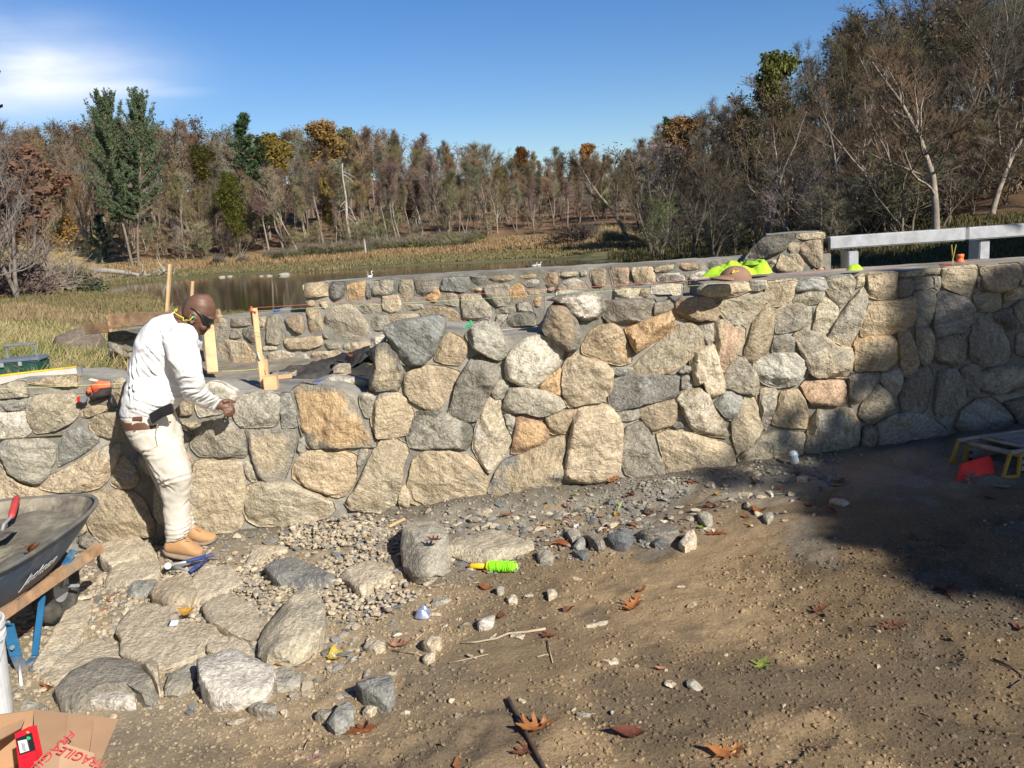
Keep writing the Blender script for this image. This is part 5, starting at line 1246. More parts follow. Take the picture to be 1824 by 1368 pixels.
def gzv(x, y): return pad_arr(x, y) + pad_relief(x, y)
# gravel heap in front of the boots
def polyxy(pts): return [(GP(u, v).x, GP(u, v).y) for u, v in pts]
def inpoly(X, Y, P):
    ins = np.zeros(len(X), bool); j = len(P) - 1
    for i_ in range(len(P)):
        c = ((P[i_][1] > Y) != (P[j][1] > Y)) & (X < (P[j][0] - P[i_][0]) * (Y - P[i_][1]) / (P[j][1] - P[i_][1] + 1e-12) + P[i_][0]); ins ^= c; j = i_
    return ins
def fill(poly, n):
    P = polyxy(poly); xs_ = [p[0] for p in P]; ys_ = [p[1] for p in P]; X = rng.uniform(min(xs_), max(xs_), n * 3); Y = rng.uniform(min(ys_), max(ys_), n * 3); k = inpoly(X, Y, P); X, Y = X[k][:n], Y[k][:n]
    X = X + rng.normal(0, .07, len(X)); Y = Y + rng.normal(0, .07, len(Y)); k = Y < FRONT.y0 + FRONT.m * X - .04; return X[k], Y[k]
X, Y = fill([(380, 1000), (430, 960), (560, 935), (660, 930), (730, 960), (740, 1010), (710, 1080), (640, 1110), (570, 1095), (450, 1080), (400, 1110), (300, 1110), (270, 1040)], 5200); k = rng.random(len(X)) < ss(fbm(X, Y, 3.2, 3, 9), .40, .58); X, Y = X[k], Y[k]
S = .005 + .015 * rng.random(len(X)) ** 1.9; C = mixcol(len(X), [(.47, .39, .27), (.40, .33, .235), (.52, .44, .32), (.24, .23, .20), (.33, .27, .19)], [4, 4, 2, 2, 3], .15)
tag(link('gravel', pebbles('gravel', np.stack([X, Y], 1), gzv(X, Y) + rng.uniform(0, .022, len(X)), S, C), M_PEB), 'heap of pale crushed gravel in front of the wall by the boots', kind='stuff')
X, Y = fill([(180, 1000), (430, 950), (660, 930), (820, 930), (1250, 900), (1300, 930), (900, 990), (760, 1060), (660, 1140), (640, 1220), (500, 1260), (300, 1230), (120, 1240), (60, 1180)], 900); S = rng.uniform(.009, .030, len(X))
tag(link('rubble', pebbles('rubble', np.stack([X, Y], 1), gzv(X, Y) + .004, S, mixcol(len(X), [(.46, .39, .28), (.36, .31, .23), (.25, .24, .215), (.17, .175, .17)], [4, 3, 3, 2]), .26, .3), M_PEB), 'flat broken stone flakes between the rocks and along the wall foot', kind='stuff')
X, Y = fill([(600, 960), (870, 895), (1300, 845), (1480, 840), (1440, 900), (1260, 950), (1180, 970), (960, 1000), (780, 1040), (640, 1010)], 6500); k = rng.random(len(X)) < ss(fbm(X, Y, 2.6, 3, 19), .36, .6) * .9; X, Y = X[k], Y[k]
S = .0025 + .012 * rng.random(len(X)) ** 2.6; C = mixcol(len(X), [(.20, .19, .165), (.25, .225, .185), (.14, .137, .125), (.33, .30, .24)], [4, 4, 2, 1], .15)
tag(link('rubble', pebbles('rubble', np.stack([X, Y], 1), gzv(X, Y) + rng.uniform(-.002, .008, len(X)), S, C), M_PEB), 'dark grey stone rubble and mortar crumbs along the foot of the wall', kind='stuff')
X, Y = fill([(0, 1010), (250, 960), (800, 1000), (1200, 960), (1824, 900), (1900, 1368), (1824, 1420), (-50, 1420)], 60000)
dens = fbm(X, Y, 1.3, 3, 141) + np.clip((X - .2) * .16, -.12, .2) + np.clip((3.6 - Y) * .05, -.1, .1); k = rng.random(len(X)) < ss(dens, .40, .62) * .95 + .03; X, Y = X[k], Y[k]
S = .0014 + .0085 * rng.random(len(X)) ** 4.5; gi = np.clip(((X + 5.2) / .02).astype(int), 0, nx - 1); gj = np.clip(((Y - 1.1) / .018).astype(int), 0, ny - 1); base_c = GCOL[gj, gi] * rng.uniform(.78, 1.22, (len(X), 1)); lt_ = rng.random(len(X)) < .02; base_c[lt_] = (.40, .33, .23)
tag(link('gravel', pebbles('gravel', np.stack([X, Y], 1), gzv(X, Y) + S * .05, S, base_c, .7, .34), M_PEB), 'brown clods and grit strewn over the open dirt', kind='stuff')
X, Y = fill([(0, 1000), (300, 960), (500, 1100), (560, 1180), (350, 1240), (60, 1260)], 5200); S = .003 + .017 * rng.random(len(X)) ** 3
tag(link('gravel', pebbles('gravel', np.stack([X, Y], 1), gzv(X, Y) + S * .3, S, mixcol(len(X), [(.46, .38, .265), (.38, .31, .22), (.28, .25, .2)], [4, 3, 2])), M_PEB), 'sandy grit between the flat slabs near the wheelbarrow', kind='stuff')
X, Y = fill([(0, 1000), (0, 960), (460, 925), (870, 880), (1300, 835), (1500, 815), (1500, 850), (1300, 870), (870, 930), (460, 985)], 7000); S = .002 + .010 * rng.random(len(X)) ** 3
tag(link('rubble', pebbles('rubble', np.stack([X, Y], 1), gzv(X, Y) + S * .2, S, mixcol(len(X), [(.30, .265, .20), (.24, .22, .18), (.38, .33, .25), (.2, .16, .11)], [4, 3, 2, 2])), M_PEB), 'mortar crumbs and grit along the very foot of the wall', kind='stuff')
# ------------------------------------------------------------------ fallen leaves
OAK = [(0, -1), (.07, -.62), (.34, -.70), (.26, -.48), (.62, -.42), (.36, -.26), (.30, -.12), (.72, .06), (.66, .20), (.34, .14), (.28, .28), (.56, .56), (.30, .52), (.16, .60), (.12, .86), (0, 1.05)]
OAK = OAK + [(-x, y) for x, y in OAK[-2:0:-1]]
MAP_ = [(0, -.7), (.22, -.62), (.50, -.66), (.58, -.36), (.86, -.18), (.66, .06), (.72, .36), (.46, .40), (.32, .66), (.14, .72), (0, .95)]
MAP_ = MAP_ + [(-x, y) for x, y in MAP_[-2:0:-1]]
OVAL = [(0, -1), (.25, -.7), (.40, -.3), (.42, .1), (.3, .5), (.12, .85), (0, 1.0)]; OVAL = OVAL + [(-x, y) for x, y in OVAL[-2:0:-1]]
def mat_leaf():
    m, nt, b = newmat('fallen_leaf'); v, oi = objvec(nt); n1 = noise(nt, v, 30, 5, .7)
    c = mixc(nt, ramp(nt, n1, .3, .7), mixc(nt, 1., oi.outputs['Color'], (.55, .5, .5), 'MULTIPLY'), mixc(nt, 1., oi.outputs['Color'], (1.3, 1.3, 1.2), 'MULTIPLY'))
    nt.links.new(c, b.inputs['Base Color']); b.inputs['Roughness'].default_value = .55; bump(nt, b, noise(nt, v, 90, 4, .6), .4, .002)
    tb = N(nt, 'ShaderNodeBsdfTranslucent', {'Color': c}); mx = N(nt, 'ShaderNodeMixShader', {0: .25, 1: b.outputs[0], 2: tb.outputs[0]}); nt.links.new(mx.outputs[0], nt.nodes['Material Output'].inputs[0]); return m
M_FLEAF = mat_leaf()
def leaf(p, size, col, label, group=None, shape='oak', curl=.35, seed=0, rz=None, tilt=(0, 0), name='fallen_leaf', stem=True):
    rs = random.Random(seed * 7 + int(p.x * 991) + 3); out = {'oak': OAK, 'maple': MAP_, 'oval': OVAL}[shape]; h = size / 2; V = []; F = []; n = len(out)
    cx_ = rs.uniform(.5, 1.5) * curl; cy_ = rs.uniform(-.5, 1.3) * curl; ph = rs.uniform(0, 6)
    jit = [1 + rs.uniform(-.24, .2) for _ in out]
    for r in (1, .66, .33):
        for i_, (x, y) in enumerate(out):
            x_, y_ = x * r * jit[i_], y * r * jit[i_]; z = (abs(x_) ** 1.6 * cx_ + y_ * y_ * cy_ * .8 + .12 * curl * math.sin(3.1 * y_ + ph + x_ * 2)) * h
            V.append(Vector((x_ * h, y_ * h, z)))
    V.append(Vector((0, 0, 0)))
    for i_ in range(n):
        j = (i_ + 1) % n; F += [(i_, j, n + j, n + i_), (n + i_, n + j, 2 * n + j, 2 * n + i_), (2 * n + i_, 2 * n + j, 3 * n)]
    if stem:
        b0 = len(V); a = Vector((0, -h, V[0].z)); V += [a + Vector((-.0012, 0, 0)), a + Vector((.0012, 0, 0)), a + Vector((.004, -h * .55, .004)), a + Vector((.002, -h * .55, .004))]; F.append((b0, b0 + 1, b0 + 2, b0 + 3))
    zmin = min(v.z for v in V); V = [v - Vector((0, 0, zmin)) for v in V]
    o = link(name, mesh(name, V, F, True), M_FLEAF, None, p, col); o.rotation_euler = (tilt[0], tilt[1], rs.uniform(0, 6.28) if rz is None else rz)
    return tag(o, label, 'leaf', group)
RUST = (.30, .105, .038); ORG = (.42, .17, .055); BRN = (.20, .085, .045); DKR = (.17, .055, .035); YEL = (.55, .42, .06); GRN = (.26, .33, .05); PNK = (.48, .25, .15); GLD = (.55, .30, .05)
LEAVES = [(1128, 1082, .15, ORG, 'curled bright orange oak leaf alone in the middle of the bare dirt', 'oak', .7), (1012, 1085, .09, BRN, 'folded dark brown leaf left of the bright orange oak leaf', 'oval', 1.2), (1143, 1052, .07, RUST, 'small flat rust leaf just beyond the bright orange oak leaf', 'oval', .4),
 (645, 1298, .15, RUST, 'wide red brown oak leaf in front of the blocky grey stone', 'oak', .25), (955, 1300, .16, ORG, 'big upright orange leaf lying under the steel bar', 'oak', .6), (940, 1335, .13, BRN, 'brown leaf half under the lower end of the steel bar', 'oak', .4), (1122, 1316, .13, DKR, 'dark maroon leaf lying right of the steel bar', 'oval', .8),
 (1295, 1345, .15, ORG, 'orange oak leaf cut by the bottom edge', 'oak', .4), (1358, 1190, .12, GRN, 'yellow green leaf on the clods at right', 'oak', .35), (1180, 1200, .055, PNK, 'tiny pale orange leaf on open dirt', 'oval', .4), (1630, 963, .09, DKR, 'dark leaf at the edge of the large shade patch', 'oval', .8), (1685, 1055, .12, DKR, 'long dark leaf on the lit strip below the shade', 'oak', .6),
 (1460, 1092, .09, BRN, 'dark leaf on the clods right of centre', 'oak', .8), (1590, 1118, .13, BRN, 'grey brown leaf at right on coarse clods', 'oak', .4), (1815, 1120, .08, DKR, 'dark leaf at the right edge of the dirt', 'oval', .6), (775, 962, .11, DKR, 'maroon leaf resting on the round topped boulder', 'oak', .4),
 (566, 930, .13, RUST, 'rust red leaf at the wall foot left of the boulder', 'oak', .6), (1095, 870, .13, ORG, 'orange oak leaf against the wall foot', 'oak', .4), (1040, 872, .09, RUST, 'rust leaf left of the orange one against the wall foot', 'oak', .5), (1002, 875, .09, GRN, 'bright yellow green leaf at the wall foot', 'maple', .5), (1024, 886, .07, GRN, 'olive green leaf next to the bright yellow green one', 'oval', .4),
 (893, 885, .09, YEL, 'yellow leaf at the wall foot under the blue topped stone', 'oval', .5), (995, 975, .14, RUST, 'curled rust leaf in front of the grey rubble', 'oval', .9), (1020, 937, .11, PNK, 'pinkish leaf on the grey stones of the rubble line', 'oak', .4), (1125, 940, .08, ORG, 'small orange leaf among the dark shards', 'oak', .5), (1157, 912, .09, ORG, 'thin orange leaf on the grey rubble', 'oval', .7),
 (1080, 950, .07, RUST, 'rust leaf between the two dark slate shards', 'oval', .6), (1270, 908, .12, DKR, 'dark red star shaped leaf at the end of the rubble', 'maple', .4), (1352, 915, .11, RUST, 'rust maple leaf beside the small grey stone', 'maple', .5), (1335, 935, .07, GLD, 'golden oval leaf on the dirt by the rubble end', 'oval', .3), (1275, 953, .13, RUST, 'long rust leaf in front of the pale pointed stone', 'oak', .4),
 (1298, 838, .09, PNK, 'pale orange leaf at the wall foot near the water bottle', 'maple', .6), (1440, 897, .08, RUST, 'small rust leaf by pale flakes below the bottle', 'oval', .4), (1495, 858, .10, BRN, 'brown leaf in the shade by the wall', 'oval', .4), (1250, 940, .09, GRN, 'narrow green leaf behind the pale pointed stone', 'oval', .6),
 (600, 961, .08, PNK, 'pinkish leaf in the gravel heap', 'oak', .6), (660, 968, .11, GLD, 'gold brown leaf in the gravel beside the boulder', 'oak', .5), (725, 1010, .11, RUST, 'rust leaf at the foot of the round topped boulder', 'oval', .8), (770, 1013, .09, RUST, 'ruffled rust leaf right of the boulder foot', 'maple', .6), (825, 1000, .10, PNK, 'pale orange curled leaf touching the long flat grey stone', 'oak', .7),
 (866, 1048, .09, RUST, 'standing rust leaf in front of the string reel', 'oval', .9), (893, 1097, .08, BRN, 'thin brown leaf behind the whitish angular stone', 'oval', .4), (978, 1135, .10, BRN, 'brown leaf at the end of the long twig', 'oak', .6), (712, 1150, .13, PNK, 'pale orange crumpled leaf by the smooth cobble', 'oak', .8), (530, 1180, .19, RUST, 'long rust brown leaf behind the half buried stone', 'oval', .5), (598, 1168, .12, YEL, 'bright yellow leaf at the end of the rust brown one', 'maple', .5),
 (450, 1013, .12, RUST, 'rust leaf by the blue grey slate rock', 'oval', .5), (335, 1092, .11, GLD, 'yellow gold leaf beside the white tag', 'maple', .6), (312, 1092, .09, ORG, 'orange leaf behind the yellow gold one', 'oak', .5), (200, 1068, .11, RUST, 'rust leaf above the large flagstone', 'oval', .5), (180, 1092, .07, ORG, 'small orange leaf by the long narrow slab', 'oval', .4), (88, 1228, .11, RUST, 'rust leaf by the corner of the dark ridged rock', 'oak', .6), (110, 1090, .12, PNK, 'pinkish leaf beneath the wheelbarrow tyre', 'oak', .5), (50, 1125, .13, PNK, 'pinkish brown leaf under the wheelbarrow', 'oval', .5), (370, 975, .06, RUST, 'small rust leaf right of the boots', 'oval', .4), (272, 968, .10, ORG, 'orange leaf between the tan block and the boot', 'oval', .3), (5, 1350, .1, ORG, 'orange leaf beside the bucket', 'oval', .4),
 (560, 1345, .06, (.35, .2, .2), 'small pale pink leaf near the bottom edge', 'oak', .3), (813, 1358, .06, ORG, 'small orange leaf at the bottom edge left of the bar', 'oval', .3), (1760, 890, .09, BRN, 'dull leaf on the shaded dirt in front of the ladder', 'oak', .5), (1785, 868, .09, (.35, .36, .2), 'pale green leaf by the yellow foot of the ladder', 'oval', .5)]
ONROCK = {775: .165, 335: .06}
for i_, (u, v, s_, c, lb, sh, cu) in enumerate(LEAVES):
    dz = ONROCK.get(u, 0); p = GP(u, v, dz); p.z = (gz_at(p.x, p.y) + .003 if not dz else p.z)
    leaf(p, s_ * .9, c, lb, None, sh, cu, i_)
rs = random.Random(8)
for k in range(48):
    u = rs.uniform(560, 1500); v = np.interp(u, [560, 870, 1300, 1500], [950, 905, 850, 832]) + abs(rs.gauss(0, 45)) + 6; p = GP(u, v)
    if in_wall(p): continue
    p.z = gz_at(p.x, p.y) + .004; leaf(p, rs.uniform(.03, .075), rs.choice([RUST, BRN, PNK, GLD, DKR, BRN, RUST]), 'small broken leaf lost among the rubble at the wall foot', 'broken leaves in the rubble', 'oval', .6, 100 + k, stem=False)
# twigs
def twig(pts, r, label, col=(.42, .33, .23), grp=None):
    P = [GP(u, v) for u, v in pts]; P = [Vector((p.x, p.y, gz_at(p.x, p.y) + .006)) for p in P]; o = MB().tube(P, [r * (1 - .5 * i / len(P)) for i in range(len(P))], 6).build('twig', M_BARK, None, P[0], True, col); return tag(o, label, 'twig', grp)
twig([(972, 1123), (940, 1129), (905, 1134), (885, 1141), (850, 1147), (822, 1148)], .0055, 'long pale twig lying across the damp patch')
twig([(975, 1143), (980, 1165), (985, 1185)], .003, 'thin bent twig running down from the brown leaf'); twig([(957, 1176), (976, 1167)], .003, 'short twig crossing the thin bent one')
twig([(740, 1140), (755, 1128), (748, 1124)], .003, 'thin twig above the pale crumpled leaf'); twig([(1770, 1175), (1800, 1190), (1835, 1215)], .004, 'dark forked twig at the right edge', (.12, .09, .07)); twig([(1800, 1225), (1822, 1212)], .003, 'short dark twig at the right edge', (.12, .09, .07))
twig([(800, 1185), (830, 1180), (870, 1172)], .003, 'faint thin twig pressed in the dirt'); twig([(700, 1162), (740, 1166), (775, 1178)], .004, 'brown twig beside the smooth cobble'); twig([(548, 1310), (542, 1335)], .002, 'short straw near the red oak leaf')
# ------------------------------------------------------------------ shared materials
M_WOOD = simple('new_lumber', (.66, .44, .23), .75, var=.25, scale=9, bmp=.3, bscale=40, dirt=(.4, .3, .2), dirt_amt=.4)
M_OLDW = simple('weathered_lumber', (.44, .27, .15), .85, var=.45, scale=12, bmp=.6, bscale=60, dirt=(.3, .26, .2), dirt_amt=.7)
M_GALV = simple('galvanised_steel', (.42, .43, .45), .48, .25, var=.22, scale=14, bmp=.15, bscale=60, spec=.5, dirt=(.27, .26, .24), dirt_amt=.45)
M_BLK = simple('black_plastic', (.018, .018, .02), .45, var=.3, bmp=.1)
M_GRYP = simple('grey_plastic', (.20, .21, .22), .5, var=.2, bmp=.05)
M_SOIL = simple('dark_glove', (.05, .035, .032), .85, var=.4, bmp=.5, bscale=50)
def attach(o, par): return reparent(o, par)
def boxpx(name, corners_bottom, h, mat, parent=None, smooth=False):   # four base points -> prism
    mb = MB(); b = [Vector(c) for c in corners_bottom]; mb.hexa(b + [p + Vector((0, 0, h)) for p in b]); o = mb.build(name, mat, None, b[0], smooth); return attach(o, parent) if parent else o
def bar(name, a, b, w, d, mat, parent=None, roll=0.0, col=None, ch=.003):
    a, b = Vector(a), Vector(b); L = (b - a).length; q = (b - a).to_track_quat('Z', 'Y').to_matrix() @ Matrix.Rotation(roll, 3, 'Z')
    o = MB().box((a + b) / 2, (w, d, L), q, ch).build(name, mat, None, a, False, col); return attach(o, parent) if parent else o
# ------------------------------------------------------------------ guard rail
GY = 6.55
def RP(u, v, dy=0): return PY(u, v, GY + dy)
gr = tag(empty('guard_rail', RP(1500, 487)), 'galvanised square steel guard rail running from the stone pier past the right edge', 'guard rail')
top_a = RP(1474, 433); top_j = RP(1718, 416.5); top_b = RP(1995, 397)
d_ = (top_j - top_a).normalized(); 
for (a, b, ln) in [(top_a, top_j, 1), (top_j + d_ * .006, top_b, 2)]:
    bar('rail_section', a, b, .087, .095, M_GALV, gr, ch=.008)
for (u0, u1) in [(1508, 1531), (1741, 1763)]:
    c = RP((u0 + u1) / 2, 470); p0 = Vector((c.x, GY + .05, .3)); 
    zt_ = RP((u0 + u1) / 2, 447 if u0 < 1600 else 428).z
    attach(MB().box((c.x - .0, GY + .07, (zt_ + .3) / 2), (.078, .16, zt_ - .3), None, .006).build('post', M_GALV, None, Vector((c.x, GY, .3))), gr)
attach(MB().box(tuple(top_j), (.03, .088, .080), None, 0).build('joint_sleeve', M_GRYP), gr)
attach(MB().box(tuple(top_a - d_ * .004), (.01, .08, .08), None, 0).build('end_cap', M_BLK), gr)
# ------------------------------------------------------------------ string lines, stakes and boards
LF = Plane(FRONT.y0 - .07, FRONT.m)
def sline(name, a, b, r, c, label, sag=.004):
    a, b = Vector(a), Vector(b); pts = [a.lerp(b, k / 12) - Vector((0, 0, sag * 4 * (k / 12) * (1 - k / 12))) for k in range(13)]
    m = simple(name + '_cord', c, .7, var=.05, bmp=0); return tag(MB().tube(pts, r, 5).build(name, m, None, a), label, 'string')
sline('mason_line', LF.at(455, 548), LF.at(1900, 455), .0010, (.70, .2, .16), 'red mason line stretched from the batter post along the wall top')
sline('mason_line', LF.at(457, 554), LF.at(1262, 507), .0009, (.55, .62, .2), 'yellow green mason line running just under the red one to the finished wall')
sline('mason_line', LF.at(-40, 693), LF.at(232, 682), .0014, (.72, .72, .25), 'pale yellow line crossing the low wall left of the man')
sline('mason_line', PY(138, 663, 5.5), PY(200, 660, 6.6), .002, (.75, .3, .08), 'orange line lying at the edge of the grass left of the man')
sline('mason_line', LF.at(395, 661), LF.at(468, 656), .0014, (.6, .66, .12), 'short yellow line tied to the foot of the batter post')
bp = tag(empty('batter_post', PY(473, 690, 5.15)), 'pale wooden batter post nailed to a block, holding the mason lines', 'wooden post')
bar('post', PY(453, 549, 5.10), PY(469, 690, 5.12), .032, .02, M_WOOD, bp)
bar('cleat', PY(448, 548, 5.13), PY(452, 580, 5.13), .02, .018, M_WOOD, bp)
bar('brace', PY(466, 633, 5.14), PY(475, 660, 5.14), .022, .02, M_WOOD, bp); bar('brace', PY(470, 640, 5.2), PY(473, 690, 5.2), .02, .045, M_WOOD, bp)
attach(MB().box(PY(483, 681, 5.10), (.078, .09, .085), Matrix.Rotation(.1, 3, 'Z'), .004).build('block', M_WOOD, None, PY(483, 690, 5.1)), bp)
attach(MB().tube([PY(450, 549, 5.08), PY(447, 546, 5.08), PY(446, 553, 5.09), PY(456, 556, 5.08)], .004, 6).build('string_knot', simple('red_cord', (.7, .12, .08), .7, bmp=0)), bp)
attach(MB().tube([PY(459, 628, 5.09), PY(463, 640, 5.09)], .006, 6).build('wrap_tape', simple('white_tape', (.7, .7, .6), .6, bmp=0)), bp)
bpt = tag(bar('wooden_stake', PY(303, 471, 7.9), PY(296, 580, 7.9), .042, .022, M_WOOD), 'tall slim wooden stake standing against the pond behind the man', 'stake')
bpt = tag(bar('wooden_stake', PY(343.5, 501, 7.9), PY(339, 580, 7.9), .030, .022, M_WOOD), 'shorter wooden stake showing just above the bald head of the man', 'stake')
_t = PY(370, 562, 7.4); _b = PY(379, 664, 6.9)
tag(bar('board', _t, _b, .085, .024, M_WOOD, roll=-.1), 'clean pale board leaning on the back wall in front of the man', 'board')
tag(bar('board', PY(195, 571, 8.1), PY(392, 563, 7.45), .028, .12, M_OLDW), 'upper split board laid along the low end of the back wall', 'board')
tag(bar('board', PY(192, 583, 7.9), PY(392, 563, 7.25), .055, .025, M_OLDW, roll=math.pi / 2 * 0), 'thicker lower board under the split one on the back wall end', 'board')
tag(bar('board', PY(152, 587, 8.3), PY(196, 582, 8.05), .03, .10, M_OLDW), 'dark tapering board end sticking out past the back wall', 'board')
# ------------------------------------------------------------------ aluminium level, toolbox
lv = tag(empty('spirit_level', PY(60, 668, 5.2)), 'long aluminium spirit level with a yellow edge lying on the low wall', 'level')
a, b = PY(-60, 684, 5.15), PY(138, 661, 5.22)
bar('body', a, b, .024, .050, simple('aluminium', (.66, .62, .55), .45, .2, var=.12, bmp=.1), lv, ch=.003)
bar('top_edge', a + Vector((0, 0, .028)), b + Vector((0, 0, .028)), .026, .008, simple('yellow_paint', (.75, .55, .02), .5, bmp=0, dirt=(.3, .25, .1)), lv, ch=.001)
bar('end_cap', b, b + (b - a).normalized() * .028, .026, .052, M_GRYP, lv)
tb = tag(empty('toolbox', PY(45, 668, 6.6)), 'dark green toolbox with a grey lid and upright carrying handle on the bank', 'toolbox')
c = PY(45, 664, 6.6); gw, gd, gh = .31, .2, .125
M_TG = simple('green_plastic', (.012, .075, .05), .5, var=.3, bmp=.1, dirt=(.1, .09, .06))
attach(MB().box(c + Vector((0, 0, gh / 2 - .03)), (gw, gd, gh), Matrix.Rotation(.12, 3, 'Z'), .01).build('box', M_TG, None, c), tb)
lid = MB(); rr_ = Matrix.Rotation(.12, 3, 'Z')
for k in range(1): lid.box(c + Vector((0, 0, gh - .018)), (gw + .02, gd + .02, .03), rr_, .012)
attach(lid.build('lid', simple('lid_grey', (.16, .19, .22), .5, bmp=.1), None, c), tb)
for s in (-.11, .02): attach(MB().box(c + rr_ @ Vector((s, -gd / 2 - .012, gh - .04)), (.026, .012, .034), rr_, .003).build('latch', simple('latch', (.35, .38, .38), .4, bmp=0), None, c), tb)
hd = MB(); hz0 = gh - .03
for s in (-1, 1): hd.box(c + rr_ @ Vector((s * .105 + .0, -.0, hz0 + .055)), (.016, .012, .14), rr_, .003)
hd.box(c + rr_ @ Vector((0, 0, hz0 + .125)), (.226, .03, .018), rr_, .004)
attach(hd.build('handle', M_GRYP, None, c), tb)
# boulder in the bank, stones in the water, egret, ducks
def blob(name, p, r, col, tone, label, cat, seed=1, sub=4, group=None, rough=.22):
    bm = bmesh.new(); bmesh.ops.create_icosphere(bm, subdivisions=sub, radius=1)
    for v in bm.verts:
        q = v.co.normalized(); v.co = Vector((q.x * r[0], q.y * r[1], q.z * r[2])) * (1 + rough * mn.fractal(q * 1.6 + Vector((seed, 0, 0)), .8, 2, 4))
    me = bpy.data.meshes.new(name); bm.to_mesh(me); bm.free(); me.polygons.foreach_set('use_smooth', [True] * len(me.polygons))
    o = link(name, me, M_STONE, None, p, PAL[col]); o['tone'] = list(PAL[tone]); return tag(o, label, cat, group)
p = PY(142, 634, 11.0); PAL['b'] = (.17, .14, .115); blob('boulder', p, (.36, .34, .34), 'b', 'K', 'brown half buried boulder in the grass beyond the toolbox', 'boulder', 3)
for i_, (u, D, r, lb) in enumerate([(500, 104, .9, 'largest pale stone breaking the water by the far reeds'), (472, 104, .5, 'middle pale stone in the water left of the largest'), (458, 105, .35, 'small pale stone in the far shallows'), (388, 110, .6, 'left hand pale stone at the far water edge'), (402, 111, .45, 'pale stone paired with another at the far water edge')]):
    x = bearing(u) * D; blob('rock', Vector((x, D, WZ + .02)), (r * .8, r * .7, r * .3), 'G', 'K', lb, 'rock', i_, 3)
p = TPx(215, 546); blob('rock', p, (.75, .5, .2), 'C', 'G', 'flat pale stone in the marsh grass left of the water', 'rock', 9, 3)
M_WHT = simple('white_feathers', (.82, .80, .76), .8, var=.06, bmp=.1)
D = 72; x = bearing(652) * D; eg = tag(empty('egret', (x, D, WZ)), 'white egret standing in the pond behind the wall', 'bird')
attach(MB().ell((x, D, WZ + .62), (.20, .11, .13)).tube([(x + .14, D, WZ + .66), (x + .22, D, WZ + .80), (x + .14, D, WZ + .93), (x + .18, D, WZ + 1.06)], [.06, .035, .028, .03], 8).ell((x + .2, D, WZ + 1.08), (.06, .035, .035)).build('body', M_WHT, smooth=True), eg)
attach(MB().tube([(x + .25, D, WZ + 1.08), (x + .38, D, WZ + 1.04)], [.018, .005], 6).build('bill', simple('bill', (.6, .4, .05), .5, bmp=0)), eg)
for s in (-.04, .04): attach(MB().tube([(x + s, D, WZ + .55), (x + s + .02, D, WZ + .28), (x + s, D, WZ - .1)], .012, 6).build('leg', M_BLK), eg)
for i_, (u, D, c, sx, lb) in enumerate([(936, 84, (.04, .035, .03), 1, 'dark duck, left of the swimming group on the pond'), (947, 84, (.5, .48, .45), 1, 'pale duck, middle of the swimming group on the pond'), (955, 85, (.55, .52, .48), 1, 'second pale duck beside the middle one on the pond'), (982, 82, (.04, .04, .035), 1.3, 'dark long necked duck swimming right of the others')]):
    x = bearing(u) * D; d0 = tag(empty('duck', (x, D, WZ)), lb, 'duck', None)
    mt = simple('duck_feathers', c, .7, bmp=0)
    attach(MB().ell((x, D, WZ + .07), (.26 * sx, .14, .12)).tube([(x + .16, D, WZ + .1), (x + .22, D, WZ + .26 * sx), (x + .24, D, WZ + .32 * sx)], [.06, .045, .04], 8).ell((x + .26, D, WZ + .34 * sx), (.075, .05, .05)).build('body', mt, smooth=True), d0)
    attach(MB().ell((x + .35, D, WZ + .33 * sx), (.05, .025, .012)).build('bill', simple('bill', (.25, .18, .06), .5, bmp=0)), d0)
# ------------------------------------------------------------------ things lying on the walls
def cloth(name, pts, zf, mat, nu=30, nv=20, thick=.004):
    o = fan_surface(name, pts, nu, nv, zf, mat); md = o.modifiers.new('thickness', 'SOLIDIFY'); md.thickness = thick; return o
ZT = 1.285
M_VIS = simple('hi_vis_fabric', (.40, .66, .03), .8, var=.25, scale=25, bmp=.35, bscale=60); 
def pile_mesh(name, c, rx, ry, h, mat, seed, n=46, folds=7):
    V = []; F = []; rg = 14
    for j in range(rg + 1):
        r = j / rg
        for k in range(n):
            a = 6.2832 * k / n; rad = 1 + .22 * mn.noise(Vector((math.cos(a) * 1.5 + seed, math.sin(a) * 1.5, 0))); x = rx * rad * r * math.cos(a); y = ry * rad * r * math.sin(a)
            fold = abs(math.sin(x * 42 + 7 * mn.noise(Vector((x * 11, y * 11, seed))) + y * 22)) * .5 + .35 * mn.noise(Vector((x * 14, y * 14, seed)))
            z = h * (1 - r ** 2.4) * (.62 + .5 * fold + .5 * mn.noise(Vector((x * 6 + seed, y * 6, 1)))); V.append(Vector(c) + Vector((x, y, max(z, .004 if j < rg else 0))))
    for j in range(rg):
        for k in range(n): k2 = (k + 1) % n; F.append((j * n + k, j * n + k2, (j + 1) * n + k2, (j + 1) * n + k))
    return link(name, mesh(name, [v - Vector(c) for v in V], F, True), mat, None, Vector(c))
c = PZ(1318, 490, ZT); vest = tag(empty('safety_vest', c), 'crumpled lime yellow safety vest heaped on the wall top behind the brown cap', 'vest')
attach(pile_mesh('vest_cloth', c + Vector((-.02, .05, 0)), .175, .10, .095, M_VIS, 2.0), vest); attach(pile_mesh('vest_cloth', c + Vector((.11, .06, 0)), .10, .09, .085, M_VIS, 5.0), vest)
attach(pile_mesh('collar', c + Vector((.07, .03, .055)), .05, .05, .035, simple('vest_lining', (.22, .36, .03), .8, bmp=.2), 8.0, 30), vest)
c = PZ(1303, 499, ZT); cap = tag(empty('cap', c), 'brown baseball cap with a small yellow emblem lying in front of the lime vest', 'cap')
M_CAP = simple('brown_twill', (.27, .16, .105), .85, var=.12, bmp=.4, bscale=160); V = []; F = []; n = 30; rg = 9
